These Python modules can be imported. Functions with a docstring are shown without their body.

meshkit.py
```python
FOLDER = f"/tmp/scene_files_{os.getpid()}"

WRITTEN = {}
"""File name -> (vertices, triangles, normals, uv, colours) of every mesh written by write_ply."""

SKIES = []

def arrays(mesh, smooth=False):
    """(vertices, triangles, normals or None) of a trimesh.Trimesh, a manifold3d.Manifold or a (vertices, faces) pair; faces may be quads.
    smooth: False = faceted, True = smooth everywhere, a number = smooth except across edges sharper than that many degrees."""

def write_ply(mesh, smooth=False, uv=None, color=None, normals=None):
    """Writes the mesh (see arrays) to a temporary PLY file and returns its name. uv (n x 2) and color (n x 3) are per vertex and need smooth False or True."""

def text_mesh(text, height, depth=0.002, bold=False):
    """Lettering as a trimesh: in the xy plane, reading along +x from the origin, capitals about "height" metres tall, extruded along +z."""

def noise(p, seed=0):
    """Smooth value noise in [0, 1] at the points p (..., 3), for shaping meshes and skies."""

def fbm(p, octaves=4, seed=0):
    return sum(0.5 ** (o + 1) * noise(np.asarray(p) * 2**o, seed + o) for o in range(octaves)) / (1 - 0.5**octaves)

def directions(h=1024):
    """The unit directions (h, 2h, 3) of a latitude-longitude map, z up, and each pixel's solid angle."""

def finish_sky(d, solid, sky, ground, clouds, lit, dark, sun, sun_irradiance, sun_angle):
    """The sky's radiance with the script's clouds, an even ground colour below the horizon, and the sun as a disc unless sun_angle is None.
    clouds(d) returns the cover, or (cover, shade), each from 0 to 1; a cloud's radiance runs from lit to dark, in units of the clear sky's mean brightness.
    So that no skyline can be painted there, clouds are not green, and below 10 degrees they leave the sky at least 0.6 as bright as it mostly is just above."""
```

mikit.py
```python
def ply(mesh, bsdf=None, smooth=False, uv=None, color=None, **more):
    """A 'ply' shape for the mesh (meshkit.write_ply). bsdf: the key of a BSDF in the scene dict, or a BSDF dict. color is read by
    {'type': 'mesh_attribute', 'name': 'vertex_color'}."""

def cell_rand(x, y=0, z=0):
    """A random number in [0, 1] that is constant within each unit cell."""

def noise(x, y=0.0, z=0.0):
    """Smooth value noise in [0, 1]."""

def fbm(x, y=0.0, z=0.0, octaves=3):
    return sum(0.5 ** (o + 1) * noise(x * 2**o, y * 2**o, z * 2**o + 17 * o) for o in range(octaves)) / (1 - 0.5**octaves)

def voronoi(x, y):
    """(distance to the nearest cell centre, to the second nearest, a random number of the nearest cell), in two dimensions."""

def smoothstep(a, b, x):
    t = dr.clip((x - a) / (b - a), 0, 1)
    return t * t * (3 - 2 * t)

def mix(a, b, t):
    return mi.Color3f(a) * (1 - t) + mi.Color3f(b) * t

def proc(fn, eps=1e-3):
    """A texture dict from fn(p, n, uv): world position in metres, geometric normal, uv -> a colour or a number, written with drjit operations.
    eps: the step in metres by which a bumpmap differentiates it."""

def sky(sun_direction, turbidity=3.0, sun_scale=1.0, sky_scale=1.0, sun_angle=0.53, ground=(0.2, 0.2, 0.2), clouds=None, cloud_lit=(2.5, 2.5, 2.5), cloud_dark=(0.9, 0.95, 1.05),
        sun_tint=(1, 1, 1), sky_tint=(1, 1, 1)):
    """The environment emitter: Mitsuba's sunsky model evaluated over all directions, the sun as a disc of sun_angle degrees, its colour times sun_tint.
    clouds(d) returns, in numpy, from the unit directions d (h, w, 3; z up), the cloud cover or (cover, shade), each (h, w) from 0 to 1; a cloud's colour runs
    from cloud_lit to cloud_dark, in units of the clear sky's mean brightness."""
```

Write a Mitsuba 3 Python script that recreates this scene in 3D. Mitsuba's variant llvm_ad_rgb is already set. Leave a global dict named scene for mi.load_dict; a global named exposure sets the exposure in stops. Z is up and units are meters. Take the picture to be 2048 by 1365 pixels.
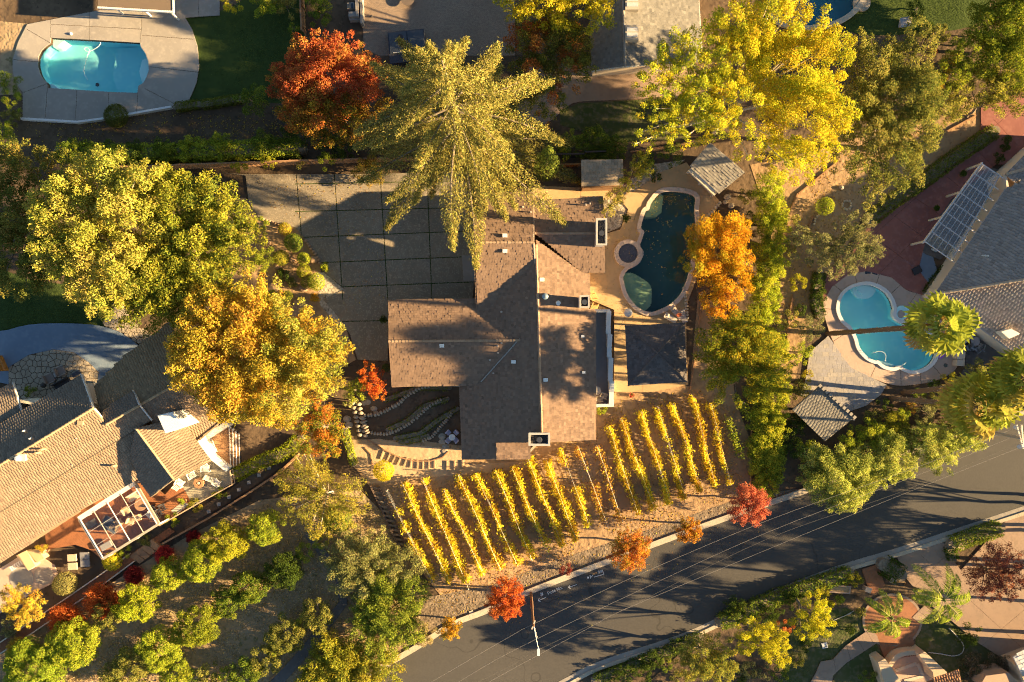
import math, random
import numpy as np, trimesh, mitsuba as mi, drjit as dr, mikit, meshkit
from shapely.geometry import Polygon, LineString, Point, MultiPolygon, box as sbox
from shapely import affinity, ops
from mikit import noise, fbm, voronoi, cell_rand, smoothstep, mix
T = mi.ScalarTransform4f
scene, labels = {}, {}

# ---------------- camera, sun and sky, exposure ----------------
HC = 76.0                                   # drone height above the road
GW = 114.0                                  # metres of ground across the frame
scene['camera'] = {'type': 'perspective', 'fov': math.degrees(2*math.atan(GW/2/HC)), 'fov_axis': 'x', 'near_clip': 1.0, 'far_clip': 3000.0,
                   'to_world': T().look_at(origin=[0, 0, HC], target=[0, 0, 0], up=[0, 1, 0])}
SUN = (1.0, -0.065, 0.268)                  # low autumn sun
scene['sky'] = mikit.sky(SUN, turbidity=2.6, sun_scale=1.0, sky_scale=0.32, sun_tint=(0.96, 0.98, 0.97), sky_tint=(1.0, 1.0, 1.0))
exposure = 4.5

# ---------------- survey coordinates: plan units (2048 across) to metres at height z ----------------
def P(u, v, z=0.0):
    k = (HC - z)/HC*GW/2048.0
    return np.array([(u - 1024.0)*k, (682.5 - v)*k, z])
def P2(pts, z=0.0):
    return [tuple(P(u, v, z)[:2]) for u, v in pts]
MPP = GW/2048.0
def poly(pts, z=0.0):
    return Polygon(P2(pts, z)).buffer(0)
def smooth_pts(pts, n=6, closed=True):
    p = np.array(pts, float); out = []; m = len(p)
    for i in range(m if closed else m-1):
        a, b, c, d = (p[(i-1) % m], p[i], p[(i+1) % m], p[(i+2) % m]) if closed else (p[max(i-1, 0)], p[i], p[i+1], p[min(i+2, m-1)])
        for t in np.arange(n)/n:
            out.append(0.5*((2*b) + (c-a)*t + (2*a-5*b+4*c-d)*t*t + (3*b-a-3*c+d)*t**3))
    if not closed: out.append(p[-1])
    return [tuple(q) for q in out]
def circ(u, v, r, n=36, ry=None, rot=0.0):
    a = np.arange(n)*2*np.pi/n; ry = r if ry is None else ry
    x, y = np.cos(a)*r, np.sin(a)*ry; c, s = math.cos(rot), math.sin(rot)
    return list(zip(u + x*c - y*s, v + x*s + y*c))

# ---------------- scene entries ----------------
def numbered(name):
    if name not in scene and name not in labels:
        return name
    i = COUNT.get(name, 0) + 1
    while '%s_%03d' % (name, i) in scene or '%s_%03d' % (name, i) in labels: i += 1
    COUNT[name] = i
    return '%s_%03d' % (name, i)
COUNT = {}
def add(key, shape):
    scene[key] = shape; return key
def thing(name, label, cat, group=None):
    key = numbered(name); labels[key] = {'label': label, 'category': cat}
    if group: labels[key]['group'] = group
    return key
def part(parent, name, mesh, mat, smooth=False, label=None, stuff=False, **kw):
    key = numbered(parent + '__' + name)
    add(key, shape(mesh, mat, smooth, **kw))
    if label or stuff:
        labels[key] = {}
        if label: labels[key]['label'] = label
        if stuff: labels[key]['kind'] = 'stuff'
    return key
def solo(name, label, cat, mesh, mat, smooth=False, group=None, **kw):
    key = thing(name, label, cat, group); add(key, shape(mesh, mat, smooth, **kw)); return key
def struct(name, mesh, mat, smooth=False, label=None, kind='structure', **kw):
    key = numbered(name); add(key, shape(mesh, mat, smooth, **kw))
    labels[key] = {'kind': kind}
    if label: labels[key]['label'] = label
    return key

# ---------------- mesh helpers ----------------
def cat(ms):
    return trimesh.util.concatenate([m for m in ms if m is not None and len(m.faces)])
def geoms(g):
    return [x for x in getattr(g, 'geoms', [g]) if x.geom_type == 'Polygon' and x.area > 1e-4]
def ext(pg, z0, h):
    ms = []
    for g in geoms(pg):
        m = trimesh.creation.extrude_polygon(g, h, engine='earcut'); m.apply_translation([0, 0, z0]); ms.append(m)
    return cat(ms)
def bx(c, size, rz=0.0, rot=None):
    m = trimesh.creation.box(extents=size)
    if rot is not None: m.apply_transform(rot)
    if rz: m.apply_transform(trimesh.transformations.rotation_matrix(rz, [0, 0, 1]))
    m.apply_translation(c); return m
def bar(a, b, w, h, up=(0, 0, 1)):
    """A rectangular bar from a to b, w wide and h deep."""
    a, b = np.array(a, float), np.array(b, float); x = b-a; L = np.linalg.norm(x); x /= L
    y = np.cross(up, x)
    if np.linalg.norm(y) < 1e-6: y = np.array([0, 1.0, 0])
    y /= np.linalg.norm(y); z = np.cross(x, y)
    m = trimesh.creation.box(extents=[L, w, h]); M = np.eye(4); M[:3, 0], M[:3, 1], M[:3, 2], M[:3, 3] = x, y, z, (a+b)/2
    m.apply_transform(M); return m
def tube(pts, radii, sides=7, cap=True):
    p = np.asarray(pts, float); n = len(p); r = np.broadcast_to(radii, (n,))
    t = np.gradient(p, axis=0); t /= np.linalg.norm(t, axis=1, keepdims=True)+1e-12
    ref = np.where(np.abs(t[:, 2:]) < 0.9, [0, 0, 1.0], [1.0, 0, 0])
    a = np.cross(t, ref); a /= np.linalg.norm(a, axis=1, keepdims=True)+1e-12; b = np.cross(t, a)
    an = np.arange(sides)*2*np.pi/sides
    v = (p[:, None] + r[:, None, None]*(np.cos(an)[None, :, None]*a[:, None] + np.sin(an)[None, :, None]*b[:, None])).reshape(-1, 3)
    i, j = np.meshgrid(np.arange(n-1), np.arange(sides), indexing='ij'); j2 = (j+1) % sides
    f = np.vstack([np.stack([i*sides+j, i*sides+j2, (i+1)*sides+j2], -1).reshape(-1, 3), np.stack([i*sides+j, (i+1)*sides+j2, (i+1)*sides+j], -1).reshape(-1, 3)])
    if cap:
        v = np.vstack([v, p[0], p[-1]]); k = np.arange(sides); e = (n-1)*sides
        f = np.vstack([f, np.stack([(k+1) % sides, k, k*0+len(v)-2], 1), np.stack([e+k, e+(k+1) % sides, k*0+len(v)-1], 1)])
    m = trimesh.Trimesh(v, f, process=False)
    if m.volume < 0: m.invert()
    return m
def lathe(prof, c, sides=20):
    """prof: (radius, z) pairs from bottom to top, around the vertical through c."""
    m = trimesh.creation.revolve(np.array(prof, float), sections=sides); m.apply_translation(c); return m
def ring(pg_outer, width, z0, h):
    return ext(pg_outer.difference(pg_outer.buffer(-width)), z0, h)
def blob(c, r, seed, amp=0.28, sub=2, squash=(1, 1, .7), facet=0.8):
    m = trimesh.creation.icosphere(subdivisions=sub); v = m.vertices
    n = meshkit.fbm(v*facet + seed*7.3, 3, seed)
    m.vertices = v*(1 + amp*2*(n-.5))[:, None]*np.array(squash)*r + np.array(c); return m
def strip(pts, w, z0, h, closed=False):
    """A low wall or band along the plan line pts (metres), w wide."""
    ls = LineString(list(pts) + ([pts[0]] if closed else []))
    return ext(ls.buffer(w/2, cap_style=2, join_style=2), z0, h)
def split(pg, lines, gap):
    cut = ops.unary_union([LineString(l).buffer(gap/2, cap_style=2) for l in lines])
    return geoms(pg.difference(cut))

# ---------------- materials ----------------
def rgb(c): return {'type': 'rgb', 'value': [float(x) for x in c]}
def mat(key, color, rough=0.8, bump=None, bscale=1.0, spec=0.3, metallic=0.0, **kw):
    b = {'type': 'principled', 'base_color': color if isinstance(color, dict) else rgb(color), 'roughness': rough, 'specular': spec, 'metallic': metallic, **kw}
    if bump is not None:
        b = {'type': 'bumpmap', 'arbitrary': {**bump}, 'scale': bscale, 'bsdf': b}
    scene[key] = {'type': 'twosided', 'bsdf': b}; return key
def plain(c, rough=0.75, spec=0.3, metallic=0.0):
    c = tuple(round(float(x), 3) for x in c); key = 'm_%s_%d_%d' % ('_'.join('%03d' % round(x*1000) for x in c), round(rough*100), round(metallic*10))
    if key not in scene: mat(key, c, rough, None, 1, spec, metallic)
    return key
VC = {'type': 'mesh_attribute', 'name': 'vertex_color'}
mat('tile_mat', VC, 0.8, spec=0.25)
scene['leaf_mat'] = {'type': 'principledthin', 'base_color': VC, 'roughness': 0.55, 'diff_trans': 0.75, 'spec_trans': 0.0, 'eta': 1.35}
mat('palm_bark', (.15,.105,.07), .95, spec=.05)
mat('bark', mikit.proc(lambda p, n, uv: mix((.13, .10, .075), (.30, .25, .20), fbm(p.x*5, p.y*5, p.z*1.2))), 0.9, spec=0.1)
mat('bark_pale', mikit.proc(lambda p, n, uv: mix((.34, .29, .23), (.62, .56, .48), fbm(p.x*4, p.y*4, p.z*1.5))), 0.9, spec=0.1)

GM, GROWS = {}, []
def ground_mat(key, cols, scale=1.0, bump=0.05, bfreq=3.0, spots=()):
    """Soil, gravel, stone, concrete, wood: three tones mixed by two sizes of noise; spots = (colour, frequency, share) of scattered litter or stones. All share one BSDF, which finds the row of this table by uv.x."""
    sp = (list(spots) + [((0, 0, 0), 1.0, 0.0)]*2)[:2]
    GM[key] = len(GROWS)
    GROWS.append([*cols[0], *cols[1], *cols[2], scale, bump, bfreq] + [x for sc, fr, sh in sp for x in (*sc, fr, (.86-.75*sh) if sh else 3.0)])
TAB = []
def grow(uv, k, n=1):
    if not TAB: TAB.append(mi.Float(np.array(GROWS, np.float32).ravel())); TAB.append(len(GROWS[0]))
    i = mi.UInt32(uv.x)*TAB[1] + k
    return dr.gather(mi.Float, TAB[0], i) if n == 1 else mi.Color3f(*[dr.gather(mi.Float, TAB[0], i+j) for j in range(3)])
def ground_colour(p, n, uv):
    s = grow(uv, 9); h = p.z*.7
    a = fbm(p.x*.23*s+3.1, p.y*.23*s+h, .5, 3); b = fbm(p.x*2.3*s, p.y*2.3*s+h*2.3, 2.5, 3)
    c = mix(grow(uv, 0, 3), grow(uv, 3, 3), smoothstep(.25, .75, a)); k = .75*smoothstep(.42, .8, b); c = c*(1-k) + grow(uv, 6, 3)*k
    for q in (0, 1):
        fr, th = grow(uv, 15+5*q), grow(uv, 16+5*q)
        k = .8*smoothstep(th-.07, th+.05, noise(p.x*fr*1.3+q*7.7, p.y*fr*1.3+h, q+.3)*.72+.28*noise(p.x*fr*4.1, p.y*fr*4.1, q+1.3))
        c = c*(1-k) + grow(uv, 12+5*q, 3)*k
    return c
def ground_bump(p, n, uv):
    f = grow(uv, 11); return fbm(p.x*f, p.y*f, .7+p.z, 3)*grow(uv, 10)
mat('ground_mat', mikit.proc(ground_colour), 0.95, mikit.proc(ground_bump, eps=.03), 1.0, spec=0.12)
def shape(mesh, m, smooth=False, **kw):
    if m in GM:
        if hasattr(mesh, 'to_mesh'): mesh = trimesh.Trimesh(*meshkit.arrays(mesh)[:2], process=False)
        if smooth not in (False, True):
            mesh = trimesh.graph.smooth_shade(mesh, angle=np.radians(smooth), facet_minarea=None); smooth = True
        return mikit.ply(mesh, 'ground_mat', smooth, uv=np.tile([GM[m]+.5, 0.0], (len(mesh.vertices), 1)), **kw)
    return mikit.ply(mesh, m, smooth, **kw)

ground_mat('soil_dark', [(.085, .06, .042), (.15, .105, .07), (.07, .05, .036)], bump=.10, spots=[((.22, .15, .08), 3.0, .10), ((.05, .04, .03), 1.7, .12)])
ground_mat('soil_orange', [(.39, .262, .152), (.32, .21, .12), (.24, .155, .09)], bump=.09, spots=[((.42, .25, .07), 3.2, .10), ((.2, .12, .06), 2.1, .10)])
ground_mat('soil_tan', [(.50, .36, .22), (.43, .30, .18), (.36, .25, .15)], bump=.05, spots=[((.33, .24, .14), 2.6, .06)])
ground_mat('mulch', [(.20, .155, .11), (.15, .115, .085), (.28, .21, .15)], bump=.10, bfreq=6.0, spots=[((.36, .28, .2), 4.0, .2), ((.08, .06, .045), 3.1, .25)])
ground_mat('dry_grass', [(.37, .27, .17), (.29, .21, .13), (.21, .155, .09)], bump=.10, bfreq=5.0, spots=[((.16, .14, .06), 1.3, .15)])
ground_mat('lawn', [(.045, .07, .02), (.06, .085, .022), (.03, .05, .014)], bump=.06, bfreq=9.0)
ground_mat('turf_dry', [(.10, .095, .045), (.055, .075, .022), (.16, .13, .085)], bump=.08, bfreq=6.0)
ground_mat('pebbles', [(.34, .29, .23), (.30, .26, .21), (.42, .37, .30)], bump=.06, bfreq=6.0, spots=[((.5, .44, .36), 5.0, .45), ((.14, .11, .09), 4.1, .2)])
ground_mat('aggregate', [(.235, .20, .155), (.20, .17, .132), (.265, .225, .178)], scale=1.3, bump=.008, bfreq=12., spots=[((.34, .29, .225), 7.0, .3), ((.17, .145, .115), 6.1, .2)])
ground_mat('aggregate_b', [(.215, .187, .15), (.19, .165, .13), (.245, .21, .17)], scale=1.1, bump=.008, bfreq=12., spots=[((.32, .27, .21), 7.0, .3), ((.13, .11, .09), 1.2, .08)])
ground_mat('aggregate_c', [(.25, .21, .158), (.21, .18, .138), (.28, .235, .182)], scale=.9, bump=.008, bfreq=12., spots=[((.34, .29, .225), 7.0, .3), ((.14, .12, .10), .9, .07)])
ground_mat('sandstone', [(.50, .35, .195), (.45, .31, .17), (.40, .275, .155)], scale=.8, bump=.006, bfreq=6.)
ground_mat('grey_conc', [(.32, .29, .265), (.27, .245, .225), (.37, .335, .30)], bump=.008, bfreq=8.)
ground_mat('pink_conc', [(.47, .35, .285), (.42, .31, .25), (.39, .29, .235)], bump=.006, bfreq=8.)
ground_mat('drive_conc', [(.34, .245, .19), (.29, .205, .16), (.25, .185, .145)], bump=.006, bfreq=8.)
ground_mat('red_conc', [(.27, .115, .10), (.22, .09, .08), (.32, .15, .13)], bump=.008, bfreq=6.)
ground_mat('terra_conc', [(.33, .15, .085), (.27, .125, .07), (.22, .105, .062)], bump=.008, bfreq=6.)
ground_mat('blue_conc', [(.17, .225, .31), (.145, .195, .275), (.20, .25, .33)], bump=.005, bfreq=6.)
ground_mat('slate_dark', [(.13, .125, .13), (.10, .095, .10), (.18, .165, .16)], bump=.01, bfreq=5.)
ground_mat('curb', [(.50, .43, .34), (.44, .38, .30), (.37, .32, .26)], bump=.006, bfreq=8.)
ground_mat('stone', [(.40, .34, .27), (.32, .27, .21), (.26, .21, .16)], scale=2.5, bump=.05, bfreq=5.)
ground_mat('boulder', [(.42, .28, .18), (.33, .22, .15), (.22, .15, .10)], scale=3, bump=.08, bfreq=4.)
ground_mat('deckwood', [(.30, .13, .065), (.25, .105, .055), (.20, .085, .045)], scale=1.4, bump=.004, bfreq=8.)
ground_mat('fencewood', [(.38, .22, .12), (.30, .17, .10), (.25, .15, .09)], scale=3, bump=.01, bfreq=8.)
ground_mat('plaster_aqua', [(.22, .70, .76), (.19, .64, .73), (.28, .74, .77)], scale=.6, bump=0)
ground_mat('plaster_pale', [(.50, .80, .82), (.44, .75, .79), (.55, .82, .82)], scale=.6, bump=0)
ground_mat('plaster_dark', [(.03, .095, .085), (.022, .075, .072), (.04, .105, .088)], scale=.8, bump=0)
ground_mat('plaster_shelf', [(.19, .32, .20), (.14, .26, .17), (.24, .34, .2)], scale=1.5, bump=0)
ground_mat('roof_flat', [(.24, .235, .235), (.20, .195, .20), (.27, .265, .265)], bump=.004)
def asphalt(p, n, uv):
    a = fbm(p.x*.12, p.y*.3, 1.5, 4); g = noise(p.x*9, p.y*9, 3.)
    c = mix((.068, .064, .062), (.090, .084, .079), a)*(.92+.16*g)
    w = dr.abs(fbm(p.x*.16+9, p.y*.16, .2, 4)-.5)
    crack = smoothstep(.006, .002, w)*smoothstep(.45, .6, fbm(p.x*.07, p.y*.07+4, 0.))
    return c*(1-.28*crack)
mat('asphalt', mikit.proc(asphalt), 0.85, mikit.proc(lambda p, n, uv: fbm(p.x*14, p.y*14, .7, 2), eps=.02), .006, spec=.2)
scene['water'] = {'type': 'thindielectric', 'int_ior': 1.33, 'ext_ior': 1.0}
scene['glass'] = {'type': 'thindielectric', 'int_ior': 1.45, 'ext_ior': 1.0}
scene['cloudy_plastic'] = {'type': 'twosided', 'bsdf': {'type': 'principled', 'base_color': rgb((.5, .52, .56)), 'roughness': .35, 'specular': .4}}
WHITE, CREAM, BLACK, STEEL = (.78, .76, .72), (.62, .52, .38), (.02, .02, .022), (.45, .45, .46)
def pavers(p, n, uv):
    u, v = p.x*4.6, p.y*8.5
    row = dr.floor(v); fu = u + .5*(row - 2*dr.floor(row/2)); r = cell_rand(dr.floor(fu), row, 5.)
    eu = dr.abs(fu-dr.floor(fu)-.5); ev = dr.abs(v-row-.5)
    c = mix((.30, .22, .165), (.22, .165, .13), r)*(.85+.3*fbm(p.x*.5, p.y*.5, 0.))
    return c*(1-.45*dr.select((eu > .46) | (ev > .43), 1.0, 0.0))
mat('pavers', mikit.proc(pavers), .85)
ground_mat('plaster_deep', [(.03, .20, .27), (.025, .17, .24), (.04, .23, .29)], scale=.6, bump=0)
ground_mat('plaster_navy', [(.10, .10, .12), (.08, .08, .10), (.12, .12, .14)], scale=2, bump=0)
# ================= the ground =================
LV = [0]
POOL_MAIN = smooth_pts([(1328,384),(1386,391),(1389,420),(1391,460),(1386,500),(1378,545),(1371,568),(1360,590),(1342,608),(1320,620),(1298,625),(1277,617),(1262,602),(1252,585),(1246,562),(1246,553),(1255,540),(1268,534),(1279,525),(1286,508),(1282,498),(1279,490),(1287,466),(1281,458),(1283,445),(1290,424),(1297,420),(1303,405)], 4)
POOL_LEFT = [(103,77),(142,79),(200,82),(281,87),(283,95),(292,108),(298,124),(299,142),(294,156),(288,167),(278,173),(276,187),(220,185),(160,181),(97,177),(97,168),(88,160),(81,148),(77,132),(78,115),(84,103),(93,94),(102,88)]
POOL_RIGHT = smooth_pts([(1727,570),(1750,574),(1769,586),(1780,602),(1785,618),(1784,632),(1790,641),(1802,648),(1813,652),(1830,655),(1852,668),(1866,688),(1869,707),(1862,724),(1846,737),(1825,742),(1808,738),(1797,732),(1785,736),(1767,732),(1754,722),(1748,722),(1732,714),(1717,696),(1711,676),(1700,655),(1684,640),(1676,618),(1682,594),(1699,578)], 4)
SPA_RIGHT = circ(1802,627,15)
POOL_TOP = smooth_pts([(1560,-60),(1700,-50),(1722,-10),(1712,12),(1694,30),(1668,44),(1640,51),(1605,54),(1572,48),(1550,30),(1548,-20)], 4)
SPA_MAIN = circ(1255,508,19)
HOLES = ops.unary_union([poly(q) for q in (POOL_MAIN, POOL_LEFT, POOL_RIGHT, POOL_TOP)])

def region(name, pts, m, label, smooth=0, cut=None, kind='structure', thick=.12):
    LV[0] += 1; z = .004*LV[0]
    pg = poly(smooth_pts(pts, smooth) if smooth else pts)
    pg = pg.difference(HOLES)
    if cut is not None: pg = pg.difference(cut)
    return struct(name, ext(pg, z-thick, thick), m, label=label, kind=kind)

ground_pg = Polygon([(-700, -700), (700, -700), (700, 700), (-700, 700)]).difference(HOLES)
struct('ground', ext(ground_pg, -.3, .3), 'soil_dark', label='dark bare earth and leaf litter between the gardens')

# lawns and beds
region('lawn', [(356,36),(420,30),(470,10),(515,-20),(612,-20),(612,210),(520,205),(350,212)], 'lawn', 'shaded lawn beside the round concrete pool deck at top left')
region('dry_lawn', [(-30,40),(56,48),(40,90),(26,130),(34,170),(46,190),(-30,190)], 'dry_grass', 'sunlit dry lawn left of the round pool deck')
region('earth_bank', [(0,236),(160,246),(208,240),(346,216),(420,206),(520,205),(620,240),(620,312),(300,322),(0,320)], 'soil_dark', 'dark earth slope below the white pool wall')
region('garden_lawn', [(-30,540),(60,560),(160,575),(230,600),(225,640),(200,665),(100,660),(0,690),(-30,690)], 'lawn', 'shaded lawn under the big trees at the left edge', 3)
region('brick_court', [(722,-20),(1030,-20),(1030,112),(760,112),(728,100)], 'pavers', 'brick paved courtyard at the top of the frame')
region('garden_path', [(1040,130),(1240,140),(1420,140),(1420,180),(1280,198),(1165,203),(1135,213),(1110,235),(1070,260),(1040,240)], 'drive_conc', 'brown concrete path behind the grey roofed house', 2)
region('back_lawn', [(1120,222),(1160,207),(1285,200),(1380,200),(1380,280),(1230,285),(1120,250)], 'turf_dry', 'small shaded lawn behind the fence')
region('upper_lawn', [(1715,-20),(1960,-20),(1965,40),(1900,62),(1860,55),(1800,70),(1690,60)], 'lawn', 'dark shaded lawn beside the blue pool at top right', 3)
region('orange_bank', [(1500,330),(1640,300),(1760,260),(1960,190),(1990,250),(1900,330),(1800,380),(1720,440),(1690,500),(1655,560),(1620,640),(1590,760),(1545,780),(1560,560),(1530,420)], 'soil_orange', 'orange bare earth bank beside the hedge')
region('vineyard_soil', [(690,880),(1060,880),(1200,820),(1232,782),(1380,772),(1395,600),(1450,600),(1470,800),(1500,880),(1500,990),(1340,1045),(1110,1122),(985,1170),(880,1190),(840,1140),(745,980),(700,925)], 'soil_orange', 'bare orange soil under the vine rows')
region('sand_terrace', [(706,880),(760,878),(820,890),(930,900),(930,930),(1062,922),(1062,934),(960,948),(850,955),(780,965),(742,968),(712,930)], 'soil_tan', 'tan compacted terrace below the brown roofed house')
region('terrace_beds', [(772,772),(925,768),(925,892),(860,884),(800,874),(770,872),(748,868),(726,840),(722,800)], 'soil_dark', 'shaded terraced beds beside the house')
region('mulch_verge', [(835,1195),(880,1190),(985,1170),(1110,1122),(1340,1045),(1500,990),(1620,975),(1612,988),(1540,1010),(1430,1049),(1340,1082),(1219,1127),(1065,1186),(975,1226),(905,1254),(830,1302)], 'mulch', 'brown mulch verge between the vines and the kerb')
region('orchard_grass', [(0,1400),(0,1290),(200,1180),(380,1070),(520,1000),(720,980),(760,1020),(850,1180),(830,1300),(720,1400)], 'dry_grass', 'dry straw coloured grass between the orchard shrubs')
region('driveway_bed', [(430,400),(492,396),(520,436),(590,452),(612,480),(640,530),(650,600),(690,650),(712,720),(640,760),(480,640)], 'soil_orange', 'reddish earth bed of rocks and clipped bushes')
region('pebble_bed', [(632,545),(648,545),(690,580),(646,600),(688,640),(680,655),(640,610)], 'pebbles', 'pale river pebbles beside the driveway')
region('rock_garden', [(1160,376),(1250,370),(1300,330),(1370,320),(1330,355),(1270,385),(1255,420),(1240,455),(1215,465),(1205,395)], 'pebbles', 'grey pebble bed behind the dark pool')
region('front_garden', [(1280,1380),(1400,1270),(1560,1195),(1700,1135),(1960,1045),(2080,1005),(2080,1400)], 'soil_dark', 'dark mulched front garden across the road')
region('front_lawn', [(1560,1240),(1690,1215),(1740,1235),(1740,1290),(1690,1320),(1660,1365),(1560,1380)], 'turf_dry', 'patchy lawn left of the round entry plaza')
region('front_lawn', [(1830,1220),(1880,1225),(1980,1290),(2010,1345),(1900,1350),(1830,1300)], 'turf_dry', 'patchy lawn right of the round entry plaza')
region('front_lawn', [(1655,1380),(1680,1335),(1752,1285),(1765,1315),(1780,1380)], 'turf_dry', 'patchy lawn below the winding walkway')

# road, kerbs and gutter
UP = smooth_pts([(700,1375),(830,1302),(905,1254),(975,1226),(1065,1186),(1219,1127),(1340,1082),(1430,1049),(1545,1009),(1612,986),(1720,945),(1830,905),(1965,856),(2060,824),(2400,708)], 4, False)
LO = smooth_pts([(960,1450),(1121,1372),(1200,1332),(1357,1280),(1450,1239),(1560,1186),(1680,1140),(1790,1107),(1900,1071),(2060,1018),(2400,905)], 4, False)
road_pg = poly(list(UP) + list(LO)[::-1])
LV[0] += 1; Z_ROAD = .004*LV[0]
struct('road', ext(road_pg, Z_ROAD-.12, .12), 'asphalt', label='curving grey asphalt street crossed by long tree shadows')
up_l, lo_l = LineString(P2(UP)), LineString(P2(LO))
def kerb(name, line, width, side, label):
    pieces = []; L = line.length; n = int(L/3.05)
    strip_pg = line.buffer(width*side, single_sided=True, cap_style=2)
    cuts = []
    for i in range(n+1):
        a = line.interpolate(i*L/n); b = line.interpolate(min(L, i*L/n+.1)); d = np.array([b.x-a.x, b.y-a.y]); d /= np.linalg.norm(d)+1e-9
        nrm = np.array([-d[1], d[0]])*2; cuts.append([(a.x-nrm[0], a.y-nrm[1]), (a.x+nrm[0], a.y+nrm[1])])
    t = name
    labels[t] = {'label': label, 'kind': 'structure'}
    fr = Polygon(P2([(-60,-60),(2110,-60),(2110,1425),(-60,1425)]))
    for g in split(strip_pg, cuts, .025):
        if g.intersects(fr): part(t, 'kerbstone', ext(g, -.05, .05+Z_ROAD+.13), 'curb')
kerb('kerb', up_l, .62, 1, 'sunlit concrete kerb along the mulch verge')
kerb('lower_kerb', lo_l, .38, -1, 'shaded concrete kerb along the front garden')
struct('gutter', ext(lo_l.buffer(.55, single_sided=True, cap_style=2), -.05, .05+Z_ROAD+.02), 'grey_conc', label='grey concrete gutter along the lower side of the road')

def slab_floor(name, pg, lines, gap, m, label, z=None, bed=None, thick=.10, piece='slab', bedgap=.03, variants=None, seed=0, minarea=.05):
    """A floor of separate slabs on a bed that shows in the joints."""
    LV[0] += 2; z = .004*LV[0]+.02 if z is None else z
    pg = pg.difference(HOLES)
    struct(name, ext(pg.buffer(-.01), z-thick-.02, thick+.02-bedgap), bed or 'soil_dark', label=label)
    r = random.Random(seed)
    for g in split(pg, lines, gap):
        if g.area < minarea: continue
        part(name, piece, ext(g, z-.09, .09 + r.uniform(-.002, .003)), r.choice(variants) if variants else m)
    return z
def LN(*q): return P2(q)

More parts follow.
